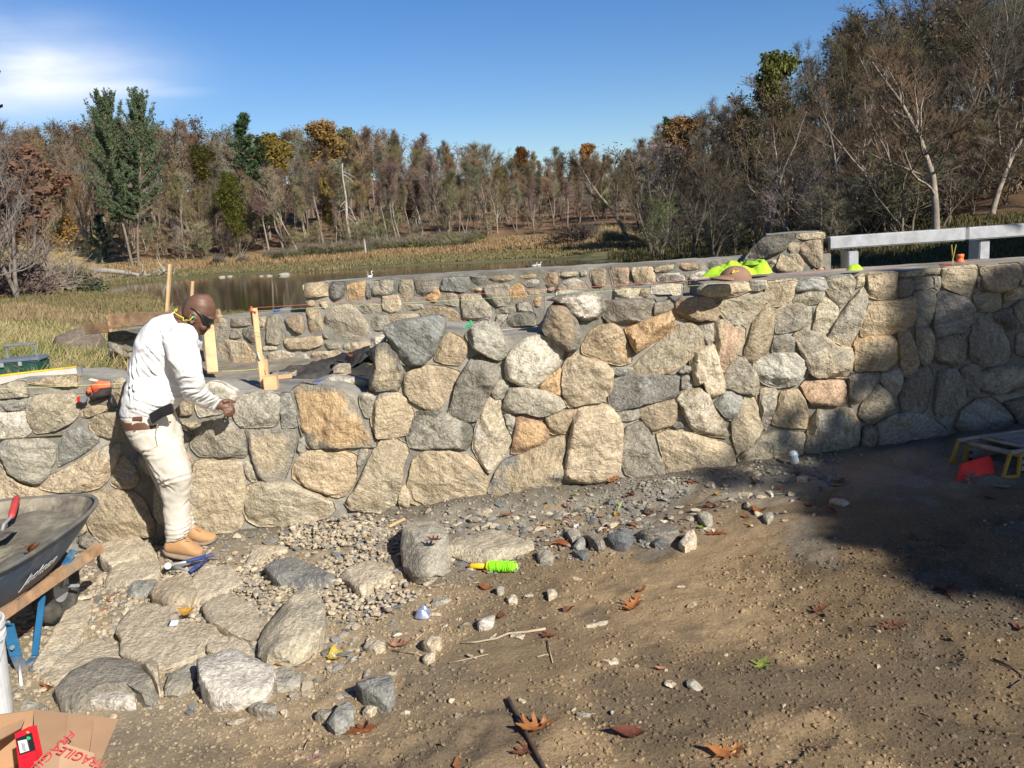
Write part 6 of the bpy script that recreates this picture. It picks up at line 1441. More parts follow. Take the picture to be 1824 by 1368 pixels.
for j in range(rg + 1):
    e = math.pi / 2 * j / rg
    for k in range(n):
        a = 6.2832 * k / n; V.append(Vector((.088 * math.cos(e) * math.cos(a) + .02, .075 * math.cos(e) * math.sin(a), .074 * math.sin(e) ** .9 * (1 + .05 * math.cos(3 * a)))))
for j in range(rg):
    for k in range(n): k2 = (k + 1) % n; F.append((j * n + k, j * n + k2, (j + 1) * n + k2, (j + 1) * n + k))
attach(link('crown', mesh('crown', V, F, True), M_CAP, None, c), cap)
V = []; F = []
for j in range(6):
    for k in range(13):
        a = math.pi + .9 * (k / 12 * 2 - 1) + .35; r = .075 + .07 * j / 5 * math.cos((k / 12 * 2 - 1) * 1.25); V.append(Vector((.02 + r * math.cos(a), r * math.sin(a) * .95, .012 - .011 * j / 5 + .016 * math.cos((k / 12 * 2 - 1) * 1.5))))
for j in range(5):
    for k in range(12): F.append((j * 13 + k, j * 13 + k + 1, (j + 1) * 13 + k + 1, (j + 1) * 13 + k))
bo = link('brim', mesh('brim', V, F, True), M_CAP, None, c); md = bo.modifiers.new('thickness', 'SOLIDIFY'); md.thickness = .004; attach(bo, cap)
em = MB()
for k in range(5):
    x0_, z0_ = -.022 + .008 * k, .048 + .007 * math.sin(k * 2.1)
    em.box(c + Vector((x0_ + .012, -.064 + .002 * k, z0_ - .002)), (.009, .004, .008 + .006 * (k % 2)), Matrix.Rotation(.6 * (-1) ** k, 3, 'Y'))
attach(em.build('emblem', simple('yellow_stitching', (.75, .55, .06), .7, bmp=0)), cap)
c = PZ(1523, 481, ZT); gl = tag(pile_mesh('glove', c, .05, .035, .036, M_VIS, 3.3, 30), 'small lime yellow glove lying on the wall top below the first guard rail post', 'glove')
c = PZ(1710, 467, ZT); ct = tag(empty('chalk_bottle', c), 'small orange chalk bottle with a flared foot on the wall top', 'bottle'); M_ORP = simple('orange_plastic', (.80, .17, .05), .45, bmp=0)
attach(MB().tube([c, c + Vector((0, 0, .008)), c + Vector((0, 0, .012)), c + Vector((0, 0, .028)), c + Vector((0, 0, .03)), c + Vector((0, 0, .045))], [.026, .026, .018, .018, .020, .020], 18).build('bottle', M_ORP, smooth=True), ct)
c = PZ(1683, 471, ZT + .005); tag(MB().tube([c + Vector((-.03, 0, 0)), c + Vector((.03, -.005, 0))], .005, 8).build('marker_pen', simple('red_pen', (.55, .02, .02), .4, bmp=0)), 'red marker pen lying on the wall top beside the orange chalk bottle', 'pen')
c = PZ(1697, 470, ZT); st_ = tag(empty('line_pins', c), 'two crossed yellow line pins standing on the wall top by the orange bottle', 'line pins')
for a_, b_ in (((-.005, 0, 0), (.018, .004, .105)), ((.006, .006, 0), (-.004, .01, .105))): attach(MB().tube([c + Vector(a_), c + Vector(b_)], .0028, 6).build('pin', simple('brass', (.50, .40, .10), .5, .3, bmp=0)), st_)
# on the fabric and the bed
loose_rock([(592, 652), (600, 647), (622, 646), (624, 652), (610, 657), (594, 658)], .035, 'L', 'C', 'small pale stone lying on the black landscape fabric', base=.72)
loose_rock([(485, 660), (515, 657), (530, 661), (505, 668), (485, 670)], .04, 'G', 'S', 'flat grey stone beside the batter post on the bed', base=.64)
tag(bar('board', PZ(495, 672, .70), PZ(520, 670, .70), .012, .03, M_WOOD), 'short pale wood offcut beside the batter post block', 'board')
p = PZ(522, 658, .70); leaf(p, .07, ORG, 'orange leaf on the planting bed next to the batter post', None, 'oval', .6, 5)
p = PZ(626, 636, .80); leaf(p, .10, RUST, 'rust leaf pinned on the fold of black fabric', None, 'oak', .8, 6); p = PZ(600, 667, .72); leaf(p, .06, BRN, 'brown leaf in the middle of the black fabric', None, 'oak', .6, 7); p = PZ(660, 650, .76); leaf(p, .05, YEL, 'small yellow leaf on the fabric by the raised wall end', None, 'oval', .6, 8)
M_BLU = simple('blue_plastic', (.02, .10, .42), .45, bmp=.05)
tag(bar('trowel', PZ(557, 683, .80), PZ(575, 680, .80), .012, .022, M_BLU), 'small blue handle lying behind the big orange slab', 'tool')
for a_, b_, lb in ((( 482, 560), (507, 556), 'blue and grey trowel lying on the low back wall'), ((514, 560), (545, 557), 'black handled pliers lying on the low back wall')):
    pa, pb = BACK.at(*a_) + Vector((0, .1, .02)), BACK.at(*b_) + Vector((0, .12, .02)); tt = tag(empty('hand_tool', pa), lb, 'tool')
    bar('grip', pa, pa.lerp(pb, .5), .016, .022, M_BLU if 'blue' in lb else M_BLK, tt); bar('blade', pa.lerp(pb, .5), pb + Vector((.03, 0, 0)), .004, .03, M_GRYP, tt)
# green strap clamp on the wall top
c = PY(832, 584, 5.1); cl = tag(empty('line_block', c), 'bright green corner clip with a cord on the unfinished wall top', 'clip'); M_GRN = simple('green_plastic_clip', (.02, .50, .20), .5, bmp=0)
bar('arm', PY(817, 588, 5.08), PY(838, 578, 5.08), .010, .012, M_GRN, cl); bar('arm', PY(838, 570, 5.1), PY(841, 583, 5.1), .010, .012, M_GRN, cl)
attach(MB().tube([PY(792, 590, 5.08), PY(805, 590, 5.08), PY(818, 588, 5.08)], .003, 6).build('cord', simple('grey_cord', (.25, .3, .33), .7, bmp=0)), cl)
# glove heap and tape by the man
c = PY(176, 700, 5.08); gh_ = tag(empty('work_glove', c), 'orange and black work glove tucked in the low wall left of the man', 'glove')
M_ORG_ = simple('orange_knit', (.85, .16, .07), .75, var=.1, bmp=.3)
def sheet(name, pts, mat, parent, bulge=.012, thick=.004, n=8):
    pts = [Vector(p) for p in pts]; c0 = sum(pts, Vector()) / len(pts); V = []; F = []; m_ = len(pts)
    Q = []
    for i_ in range(m_):
        a, b = pts[i_], pts[(i_ + 1) % m_]; Q += [a.lerp(b, t / 4) for t in range(4)]
    M2 = len(Q); nr = (pts[1] - pts[0]).cross(pts[2] - pts[0]).normalized(); nr = nr if nr.y < 0 else -nr
    for j in range(n): r = 1 - j / n; V += [c0 + (q - c0) * r + nr * (bulge * (1 - r ** 2) + .25 * bulge * mn.noise((c0 + (q - c0) * r) * 30)) for q in Q]
    V.append(c0 + nr * bulge)
    for j in range(n - 1):
        for k in range(M2): k2 = (k + 1) % M2; F.append((j * M2 + k, j * M2 + k2, (j + 1) * M2 + k2, (j + 1) * M2 + k))
    for k in range(M2): F.append(((n - 1) * M2 + k, (n - 1) * M2 + (k + 1) % M2, len(V) - 1))
    o = link(name, mesh(name, [v - c0 for v in V], F, True), mat, None, c0); md = o.modifiers.new('thickness', 'SOLIDIFY'); md.thickness = thick
    return attach(o, parent) if parent else o
def crp(pts, Y): return [PY(x / 7.6, 600 + y / 7.6, Y) for x, y in pts]
sheet('cuff', crp([(1170, 600), (1230, 565), (1340, 590), (1300, 680), (1230, 690)], 5.06), simple('cream_cloth', (.72, .62, .42), .8, bmp=.1), gh_)
sheet('back', crp([(1230, 670), (1330, 595), (1480, 610), (1520, 650), (1500, 700), (1400, 700), (1280, 775)], 5.02), M_ORG_, gh_, .03)
sheet('palm', crp([(1215, 820), (1290, 760), (1400, 700), (1505, 685), (1500, 780), (1400, 830), (1250, 870)], 4.99), M_SOIL, gh_, .03)
sheet('finger', crp([(1180, 700), (1225, 680), (1240, 740), (1200, 770)], 5.0), M_ORG_, gh_, .015)
sheet('finger', crp([(1470, 830), (1520, 790), (1560, 860), (1590, 950), (1530, 980), (1480, 930)], 4.98), M_BLK, gh_, .02)
c = PY(146, 711, 4.97); tm_ = tag(empty('tape_measure', c), 'small red and grey tape measure stuck on the mortar left of the glove', 'tape measure')
attach(MB().box(c + Vector((-.012, 0, 0)), (.026, .03, .032), Matrix.Rotation(.1, 3, 'Y'), .005).build('case', simple('red_plastic', (.60, .03, .03), .45, bmp=0)), tm_); attach(MB().cyl(c + Vector((.012, -.014, 0)), c + Vector((.012, .014, 0)), .019, 18).build('bumper', M_GRYP), tm_)
# ------------------------------------------------------------------ wheelbarrow
wb_c = Vector((-2.3, 3.5, pad_z(-2.3, 3.5)))
wb = tag(empty('wheelbarrow', wb_c), 'blue steel wheelbarrow full of grey mortar, cut by the left edge', 'wheelbarrow')
XR, XL, YF, YR = -1.99, -2.74, 4.15, 2.90; ZR = .47
def rim_pts(inset, z, ex, n=56):
    cx_, cy_ = (XR + XL) / 2, (YF + YR) / 2; rx, ry = (XR - XL) / 2 - inset[0], (YF - YR) / 2 - inset[1]; out = []
    for k in range(n):
        a = 6.2832 * k / n; cs, sn = math.cos(a), math.sin(a); out.append(Vector((cx_ + math.copysign(abs(cs) ** ex, cs) * rx * (1 - .10 * max(0, sn)), cy_ + math.copysign(abs(sn) ** ex, sn) * ry, z + .03 * (sn < 0) * abs(sn))))
    return out
M_BLUE = simple('blue_tray_paint', (.025, .065, .13), .45, var=.35, scale=7, bmp=.15, bscale=50, spec=.5, dirt=(.27, .26, .22), dirt_amt=.55)
M_CRUST = simple('mortar_crust', (.26, .23, .17), .95, var=.4, scale=14, bmp=1.0, bscale=24, dirt=(.07, .055, .05), dirt_amt=1.0, dist=.012)
M_BLUEL = simple('blue_leg_paint', (.03, .15, .30), .4, var=.25, scale=10, bmp=.1, dirt=(.38, .34, .27), dirt_amt=.75)
o = MB().loft([rim_pts((0, 0), ZR, .5), rim_pts((.03, .05), ZR - .07, .55), rim_pts((.11, .17), ZR - .18, .6), rim_pts((.19, .30), ZR - .27, .65)], cap=False)
o.f.append(tuple(range(3 * 56, 4 * 56))); attach(o.build('tray', M_BLUE, smooth=True), wb)
attach(MB().loft([rim_pts((.012, .012), ZR + .002, .5), rim_pts((.035, .05), ZR - .05, .55), rim_pts((.07, .10), ZR - .10, .6)], cap=False).build('tray_lining', M_CRUST, smooth=True), wb)
rp = rim_pts((-.004, -.004), ZR, .5); attach(MB().tube(rp + [rp[0]], .011, 8, False).build('rim', simple('rim_crusted', (.16, .15, .125), .85, var=.4, scale=9, bmp=.5, dirt=(.05, .08, .11)), smooth=True), wb)
# mortar surface
V = []; F = []; base_r = rim_pts((.055, .07), 0, .6); cx_, cy_ = (XR + XL) / 2, (YF + YR) / 2
for j in range(15):
    r = 1 - j / 15
    for k, q in enumerate(base_r):
        x, y = cx_ + (q.x - cx_) * r, cy_ + (q.y - cy_) * r; V.append(Vector((x, y, ZR - .075 - .035 * (1 - r) + .05 * (y - cy_) * .6 + .028 * mn.fractal(Vector((x * 6, y * 6, 0)), .9, 2, 5) + .008 * mn.fractal(Vector((x * 30, y * 30, 0)), .9, 2, 3))))
V.append(Vector((cx_, cy_, ZR - .11)))
for j in range(14):
    for k in range(56): k2 = (k + 1) % 56; F.append((j * 56 + k, j * 56 + k2, (j + 1) * 56 + k2, (j + 1) * 56 + k))
for k in range(56): F.append((14 * 56 + k, 14 * 56 + (k + 1) % 56, len(V) - 1))
mo = link('wet_mortar', mesh('wet_mortar', V, F, True), simple('wet_mortar', (.17, .155, .115), .8, var=.3, scale=9, bmp=.8, bscale=26, dirt=(.36, .32, .24), dirt_amt=.8, dist=.012)); tag(mo, 'grey brown mortar filling the blue wheelbarrow tray', 'mortar')
hz1 = .19
for s, x in ((1, -2.14), (-1, -2.55)):
    bar('handle', (x + s * .02, 4.12, hz1 + .01), (x - s * .04, 2.5, hz1 + .06), .042, .05, M_OLDW, wb, ch=.004)
    x2 = x - s * .01; zg = pad_z(x2, 3.5)
    # front strap of the leg
    a1 = Vector((x2 - .0, 3.62, hz1 - .02)); a2 = Vector((x2 - s * .02, 3.52, zg + .01)); bar('leg', a1, a2, .036, .006, M_BLUEL, wb)
    # bent rear strap
    pth = [Vector((x2, 3.20, hz1 - .01)), Vector((x2 + s * .01, 3.27, hz1 + .02)), Vector((x2 + s * .01, 3.33, hz1 - .02)), Vector((x2, 3.36, zg + .10)), Vector((x2 - s * .01, 3.40, zg + .01)), Vector((x2 - s * .01, 3.50, zg + .01))]
    mb = MB()
    for i_ in range(5):
        q = (pth[i_ + 1] - pth[i_]).to_track_quat('Z', 'Y').to_matrix(); mb.box((pth[i_] + pth[i_ + 1]) / 2, (.045, .008, (pth[i_ + 1] - pth[i_]).length + .006), q, .002)
    attach(mb.build('leg', M_BLUEL), wb)
    for z_ in (.02, -.09): attach(MB().cyl(Vector((x2 + s * .01, 3.335, hz1 + z_ - .03)), Vector((x2 + s * .01, 3.325, hz1 + z_ - .03)), .009, 10).build('bolt', M_GALV), wb)
    bar('tray_brace', (x2, 3.80, hz1 + .02), (x2 + s * .03, 3.88, hz1 + .09), .03, .02, M_BLUEL, wb)
    bar('wheel_strut', (x - s * .05, 3.9, hz1 - .02), (-2.29 + s * .04, 3.97, .08), .012, .03, M_GALV, wb)
wc = Vector((-2.29, 3.97, pad_z(-2.29, 3.97) + .175)); V = []; F = []; n, m_ = 44, 16
for i_ in range(n):
    A_ = 6.2832 * i_ / n
    for k in range(m_):
        b_ = 6.2832 * k / m_; rr_2 = .125 + .055 * math.cos(b_) + (.004 if i_ % 2 and abs(b_) < .7 else 0); V.append(wc + Vector((.052 * math.sin(b_), math.cos(A_) * rr_2, math.sin(A_) * rr_2)))
for i_ in range(n):
    for k in range(m_): F.append((i_ * m_ + k, i_ * m_ + (k + 1) % m_, ((i_ + 1) % n) * m_ + (k + 1) % m_, ((i_ + 1) % n) * m_ + k))
wh = MB(); wh.add(V, F); who = wh.build('wheel', simple('tyre_rubber', (.045, .043, .040), .85, var=.3, bmp=.4, dirt=(.2, .18, .14), dirt_amt=.6), smooth=True); attach(who, wb)
rm = MB().cyl(wc - Vector((.03, 0, 0)), wc + Vector((.03, 0, 0)), .075, 24).build('rim', M_GALV); attach(rm, wb)
bar('axle', wc - Vector((.12, 0, 0)), wc + Vector((.12, 0, 0)), .014, .014, M_GALV, wb)
def text_obj(name, body, size, mat, origin, ux, uy, parent=None, ext=.0006, shear=0.0, bend=None):
    cu = bpy.data.curves.new(name, 'FONT'); cu.body = body; cu.size = size; cu.extrude = ext; cu.shear = shear; cu.align_x = 'CENTER'; cu.align_y = 'CENTER'
    t_ = bpy.data.objects.new(name, cu); COL.objects.link(t_); dg = bpy.context.evaluated_depsgraph_get(); me = bpy.data.meshes.new_from_object(t_.evaluated_get(dg)); bpy.data.objects.remove(t_)
    ux = Vector(ux).normalized(); uy = Vector(uy); uy = (uy - ux * uy.dot(ux)).normalized(); nz_ = ux.cross(uy)
    for v in me.vertices:
        x, y, z = v.co; v.co = ux * x + uy * y + nz_ * z
        if bend: v.co += nz_ * bend(x, y)
    me.name = name; o = link(name, me, mat, None, Vector(origin)); return attach(o, parent) if parent else o
# script lettering on the tray side (faces the camera side, slopes inward)
ta = PY(60, 1018, 3.45); side_x = lambda z: XR - .03 - (ZR - .07 - z) * .75
ty_, tz_ = 3.47, ZR - .125
text_obj('lettering', 'Jackson', .085, simple('white_lettering', (.55, .56, .55), .6, var=.3, bmp=0), (side_x(tz_) + .012, ty_, tz_), (0, 1, .02), (.73, 0, 1), wb, .0008, .35)
# trowel lying in the tray
def trowel(name, tip, ferr, hand0, hand1, w_, hm, label, parent=None):
    t = tag(empty(name, tip), label, 'trowel'); tip, ferr, hand0, hand1 = map(Vector, (tip, ferr, hand0, hand1)); d = (ferr - tip); sd_ = d.cross(Vector((0, 0, 1))).normalized() * w_ / 2
    mb = MB(); up = Vector((0, 0, .003)); P_ = [tip, tip + d * .55 + sd_ * .85, ferr + sd_ * .9, ferr - sd_ * .9, tip + d * .55 - sd_ * .85]; mb.add(P_ + [p + up for p in P_], [(4, 3, 2, 1, 0), (5, 6, 7, 8, 9)] + [(i_, (i_ + 1) % 5, 5 + (i_ + 1) % 5, 5 + i_) for i_ in range(5)])
    attach(mb.build('blade', M_CRUST), t); attach(MB().tube([ferr - d * .1, ferr + Vector((0, 0, .02)), hand0], .007, 8).build('shank', M_GALV), t); attach(MB().tube([hand0, hand0.lerp(hand1, .1), hand0.lerp(hand1, .9), hand1], [.012, .016, .017, .012], 12).build('grip', hm, smooth=True), t); return t
zt0 = ZR - .06
trowel('trowel', PZ(-40, 985, .42), PZ(8, 942, .43), PZ(20, 921, .46), PZ(30, 886, .50), .13, simple('red_wood', (.52, .06, .05), .55, var=.15, bmp=.1), 'pointing trowel with a worn red handle standing in the wheelbarrow mortar')
p = PZ(55, 985, ZR - .06); leaf(p, .13, RUST, 'crumpled rust leaf stuck in the wheelbarrow mortar', None, 'oak', 1.3, 91, tilt=(.5, 0))
# ------------------------------------------------------------------ bucket, box
g = pad_z(-1.85, 2.75); bc_ = Vector((-2.085, 2.95, g)); bk = tag(empty('bucket', bc_), 'white plastic bucket with a wire handle cut by the left edge', 'bucket')
M_BKT = simple('white_plastic', (.74, .75, .74), .4, var=.06, bmp=.02, dirt=(.45, .4, .32), dirt_amt=.35)
prof = [(.128, 0), (.130, .01), (.142, .30), (.152, .305), (.152, .325), (.146, .33), (.146, .345), (.155, .35), (.155, .37), (.147, .372), (.143, .36), (.128, .02)]
rings = [[bc_ + Vector((r * math.cos(6.2832 * k / 40), r * math.sin(6.2832 * k / 40), z)) for k in range(40)] for r, z in prof]
attach(MB().loft(rings).build('pail', M_BKT, smooth=False), bk)
attach(MB().tube([bc_ + Vector((.152 * math.cos(a), .152 * math.sin(a) - .0, .31 - .16 * math.sin((a + 2.4) / 2.6 * math.pi))) for a in [(-2.4 + 2.6 * k / 14) for k in range(15)]], .0028, 6).build('wire_handle', M_GALV), bk)
M_RAG = simple('rag', (.50, .36, .24), .9, bmp=.3); attach(pile_mesh('bag', bc_ + Vector((.03, .02, .34)), .09, .09, .10, M_RAG, 6.1, 26), bk)
gb = pad_z(-1.45, 2.35); M_CARD = simple('cardboard', (.46, .28, .155), .85, var=.12, scale=6, bmp=.15, bscale=30, dirt=(.36, .22, .12), dirt_amt=.4)
bx = tag(empty('cardboard_box', (-1.6, 2.3, gb)), 'open cardboard box with a red printed flap in the bottom left corner', 'box')
H1 = .20
def plate(name, pts, mat, parent, th=.006):
    P_ = [Vector(p) for p in pts]; nr = (P_[1] - P_[0]).cross(P_[2] - P_[0]).normalized() * th; nr = nr if nr.z >= -1e-6 else -nr; n_ = len(P_); mb = MB(); mb.add(P_ + [p - nr for p in P_], [tuple(range(n_)), tuple(range(2 * n_ - 1, n_ - 1, -1))] + [(i_, n_ + i_, n_ + (i_ + 1) % n_, (i_ + 1) % n_) for i_ in range(n_)])
    return attach(mb.build(name, mat, None, P_[0]), parent)
rimA = PZ(72, 1262, gb + H1); rimB = PZ(30, 1420, gb + H1); rimC = PZ(-150, 1300, gb + H1); rimD = rimA + (rimC - rimB)
rimA2 = PZ(2, 1308, gb + H1)
B_ = [rimA, PZ(62, 1450, gb + H1), PZ(-170, 1480, gb + H1), PZ(-130, 1290, gb + H1)]
for i_ in range(4):
    a, b = B_[i_], B_[(i_ + 1) % 4]; plate('side', [a, b, Vector((b.x, b.y, gb)), Vector((a.x, a.y, gb))], M_CARD, bx)
plate('bottom', [Vector((q.x, q.y, gb + .012)) for q in B_], M_CARD, bx)
plate('flap', [PZ(60, 1263, gb + H1), PZ(120, 1270, gb + .19), PZ(124, 1345, gb + .19), PZ(62, 1440, gb + H1)], M_CARD, bx); 
plate('flap', [PZ(120, 1270, gb + .193), PZ(168, 1275, gb + .165), PZ(150, 1400, gb + .165), PZ(112, 1400, gb + .193)], M_CARD, bx)
plate('flap', [PZ(168, 1275, gb + .165), PZ(211, 1281, gb + .13), PZ(176, 1352, gb + .13), PZ(168, 1450, gb + .13), PZ(148, 1430, gb + .165)], M_CARD, bx)
plate('flap', [PZ(45, 1279, gb + H1), PZ(38, 1296, gb + H1 + .0), PZ(-60, 1350, gb + .26), PZ(-50, 1318, gb + .27)], M_CARD, bx)
M_CARD2 = simple('cardboard_printed', (.50, .32, .19), .85, var=.12, scale=6, bmp=.15); fl = plate('printed_flap', [PZ(58, 1372, gb + .20), PZ(110, 1322, gb + .245), PZ(168, 1342, gb + .225), PZ(178, 1450, gb + .17), PZ(90, 1480, gb + .16)], M_CARD2, bx)
fa, fb_, fc_ = PZ(58, 1372, gb + .205), PZ(110, 1322, gb + .25), PZ(168, 1342, gb + .23); M_RED = simple('red_ink', (.62, .05, .06), .8, bmp=0, dirt=(.5, .3, .18), dirt_amt=.6)
fd = PZ(178, 1450, gb + .175); nrm = (fc_ - fb_).cross(fd - fb_).normalized(); nrm = nrm if nrm.z > 0 else -nrm
text_obj('lettering', 'FRAGILE', .042, M_RED, PZ(90, 1345, gb + .225) + nrm * .006, -(fb_ - fa), nrm.cross(-(fb_ - fa)), bx, .0005)
text_obj('lettering', 'FRAGILE', .042, M_RED, PZ(146, 1352, gb + .226) + nrm * .008, -(fc_ - fb_), nrm.cross(-(fc_ - fb_)), bx, .0005)
# red and black packet standing in the box
pk = tag(empty('product_packet', PZ(45, 1340, gb + .2)), 'red and black carton with a white barcode label standing in the cardboard box', 'carton')
def PK(u, v, dz=0): 
    t = (v - 1295) / 80; return PZ(u, v, gb + .285 - .11 * t + dz)
def pkq(name, pts, mat, dz): plate(name, [PK(u, v, dz) for u, v in pts], mat, pk, .004)
M_PR = simple('red_card', (.70, .015, .03), .4, bmp=0); M_PB = simple('black_card', (.02, .018, .02), .4, bmp=0); M_PW = simple('white_label', (.75, .75, .73), .6, bmp=0)
plate('carton', [PK(26, 1307), PK(52, 1294), PK(74, 1400), PK(40, 1415)], M_PR, pk, .035)
pkq('band', [(28, 1316), (55, 1305), (62, 1336), (35, 1345)], M_PB, .003); pkq('label', [(31.5, 1320), (46, 1317), (51, 1337), (36, 1342)], M_PW, .005)
pkq('sticker', [(47, 1313), (50, 1311.5), (53.5, 1313.5), (53, 1317), (49, 1318.5)], M_GRN, .005); pkq('sticker', [(46, 1304), (49, 1302.5), (51, 1304.5), (50, 1307)], simple('yellow_green', (.45, .5, .08), .5, bmp=0), .005)
for k in range(0, 6, 2): pkq('bar_mark', [(38 + k * .9 + .15 * k, 1324), (38.4 + k * 1.05, 1324), (41.4 + k * 1.05, 1338), (40.9 + k * 1.05, 1338)], M_GRYP, .0062)
# ------------------------------------------------------------------ small things on the ground
def on(u, v, dz=0): p = GP(u, v); return Vector((p.x, p.y, gz_at(p.x, p.y) + dz))
def G2(u, v, dz): p = GP(u, v, dz); return p
rl = tag(empty('string_reel', on(880, 1020)), 'yellow handled reel wound with lime green mason line on the dirt', 'string reel')
ra, rb_ = on(838, 1017, .016), on(925, 1018, .03); dr = (rb_ - ra).normalized(); L_ = (rb_ - ra).length
M_YEL = simple('yellow_plastic', (.82, .50, .02), .4, bmp=0); M_LIME = simple('lime_cord', (.30, .85, .02), .7, bmp=0, var=.1)
attach(MB().tube([ra, ra + dr * .01, ra + dr * L_ * .36], [.011, .013, .013], 14).build('handle', M_YEL, smooth=True), rl)
attach(MB().tube([ra + dr * L_ * .37, ra + dr * L_ * .39], [.026, .026], 18).build('flange', M_YEL), rl)
core_ = MB().tube([ra + dr * L_ * .40, ra + dr * L_ * .5, ra + dr * L_ * .85, ra + dr * L_ * .93], [.020, .024, .023, .014], 16).build('line_winding', M_LIME, smooth=True); attach(core_, rl)
rs = random.Random(31); wnd = MB(); s1 = dr.orthogonal().normalized(); s2 = dr.cross(s1)
for k in range(34):
    f0 = L_ * rs.uniform(.42, .9); sl_ = rs.uniform(-.02, .02); r_ = rs.uniform(.022, .027); ph = rs.uniform(0, 6); wnd.tube([ra + dr * (f0 + sl_ * math.cos(a_ + ph)) + (s1 * math.cos(a_) + s2 * math.sin(a_)) * r_ for a_ in [6.2832 * q / 14 for q in range(15)]], .0014, 4, False)
attach(wnd.build('line_strand', M_LIME), rl)
attach(MB().tube([ra + dr * L_ * .93 + s1 * .014 * math.cos(q * .6) + s2 * .014 * math.sin(q * .6) + dr * .012 * math.sin(q * .3) for q in range(11)], .0016, 5, False).build('end_loop', simple('pale_cord', (.6, .8, .3), .6, bmp=0)), rl)
# steel bar
ba, bb = on(906, 1251, .012), on(985, 1400, .010); rd = MB(); n_ = 90; pts = [ba.lerp(bb, k / n_) for k in range(n_ + 1)]; rd.tube(pts, [.0062 + (.0013 if k % 2 else 0) for k in range(n_ + 1)], 10)
tag(rd.build('reinforcing_bar', simple('rusty_steel', (.10, .075, .055), .75, .3, var=.4, bmp=.3, dirt=(.2, .1, .05)), smooth=True), 'ribbed dark steel reinforcing bar lying at the bottom centre', 'steel bar')
# nippers
np_ = tag(empty('nippers', on(330, 1005)), 'long blue handled nippers lying by the boots', 'nippers'); M_BLG = simple('blue_grip', (.018, .045, .19), .6, bmp=.1, dirt=(.3, .26, .2), dirt_amt=.5)
hd0 = G2(299, 1009, .05); 
attach(MB().tube([G2(330, 1001, .06), G2(345, 997, .055), G2(381, 988, .05)], [.009, .012, .011], 10).build('grip', M_BLG, smooth=True), np_)
attach(MB().tube([G2(338, 1019, .05), G2(350, 1010, .055), G2(369, 997, .055)], [.010, .012, .010], 10).build('grip', M_BLG, smooth=True), np_)
attach(MB().tube([hd0, G2(315, 1004, .055), G2(332, 1001, .06)], [.010, .008, .007], 8).tube([G2(303, 1011, .05), G2(322, 1013, .05), G2(340, 1018, .05)], [.010, .008, .007], 8).build('arm', M_GALV, smooth=True), np_)
attach(MB().cyl(G2(299, 1008, .042), G2(299, 1008, .07), .018, 16).build('pivot', M_GALV), np_)
# white tag, shiny can, white tube
c = G2(310, 1110, .062); tgm = tag(empty('paper_tag', c), 'small white and blue paper tag on the largest flagstone', 'tag'); r_ = Matrix.Rotation(.35, 3, 'X')
attach(MB().box(c, (.034, .03, .004), r_).build('card', simple('tag_white', (.72, .78, .88), .6, bmp=0)), tgm); attach(MB().box(c + Vector((-.02, 0, 0)), (.008, .03, .005), r_).build('stripe', simple('tag_navy', (.04, .05, .12), .6, bmp=0)), tgm); 
attach(MB().tube([c + r_ @ Vector((.009 * math.cos(a), .009 * math.sin(a), .003)) for a in [k * .63 for k in range(11)]], .0008, 4, False).build('ring_mark', simple('tag_blue', (.35, .5, .75), .6, bmp=0)), tgm)
c = on(754, 1100, .004); tag(pile_mesh('crushed_can', c, .036, .03, .05, simple('can_foil', (.42, .46, .66), .3, .6, var=.3, scale=30, bmp=.4), 4.2, 22), 'crushed blue and silver can scrap on the dirt', 'can')
a, b = on(39, 1211, .05), on(39, 1228, .012); wt_ = tag(empty('line_holder', b), 'small white tube on a wire near the bucket', 'tube'); attach(MB().tube([a, b], .006, 10).build('tube', M_PW, smooth=True), wt_); attach(MB().tube([b, on(30, 1234, .012), on(16, 1243, .01)], .0018, 6).build('wire', M_GALV), wt_)
# water bottle
c = on(1416, 836, .0); bt = tag(empty('water_bottle', c), 'clear plastic water bottle with a blue band standing at the wall foot', 'bottle')
m, nt, b_ = newmat('clear_plastic'); b_.inputs['Base Color'].default_value = (.62, .64, .64, 1); b_.inputs['Roughness'].default_value = .25; b_.inputs['Transmission Weight'].default_value = .35
ax_ = Vector((-.18, 0, 1)).normalized()
def lathe_axis(name, c, ax, prof, mat, n=22):
    s1 = ax.orthogonal().normalized(); s2 = ax.cross(s1); return MB().loft([[c + ax * z + (s1 * math.cos(6.2832 * k / n) + s2 * math.sin(6.2832 * k / n)) * r for k in range(n)] for r, z in prof]).build(name, mat, smooth=True)
attach(lathe_axis('bottle', c, ax_, [(.018, 0), (.024, .006), (.026, .02), (.0235, .034), (.026, .045), (.026, .058), (.020, .072), (.010, .078)], m), bt); attach(lathe_axis('band', c, ax_, [(.0265, .044), (.0268, .046), (.0268, .056), (.0265, .058)], simple('blue_band', (.25, .45, .6), .4, bmp=0)), bt)
c = on(1110, 905, .01); tag(MB().tube([on(1100, 915, .008), on(1104, 905, .03), on(1110, 900, .045)], [.002, .005, .001], 5).build('grass_blade', simple('grass_green', (.2, .45, .25), .6, bmp=0)), 'single pale green blade standing in the grey rubble', 'grass blade')
a, b = on(693, 944, .02), on(722, 934, .025); tag(bar('wood_offcut', a, b, .02, .012, M_WOOD), 'small pale wood offcut left of the round topped boulder', 'wood')
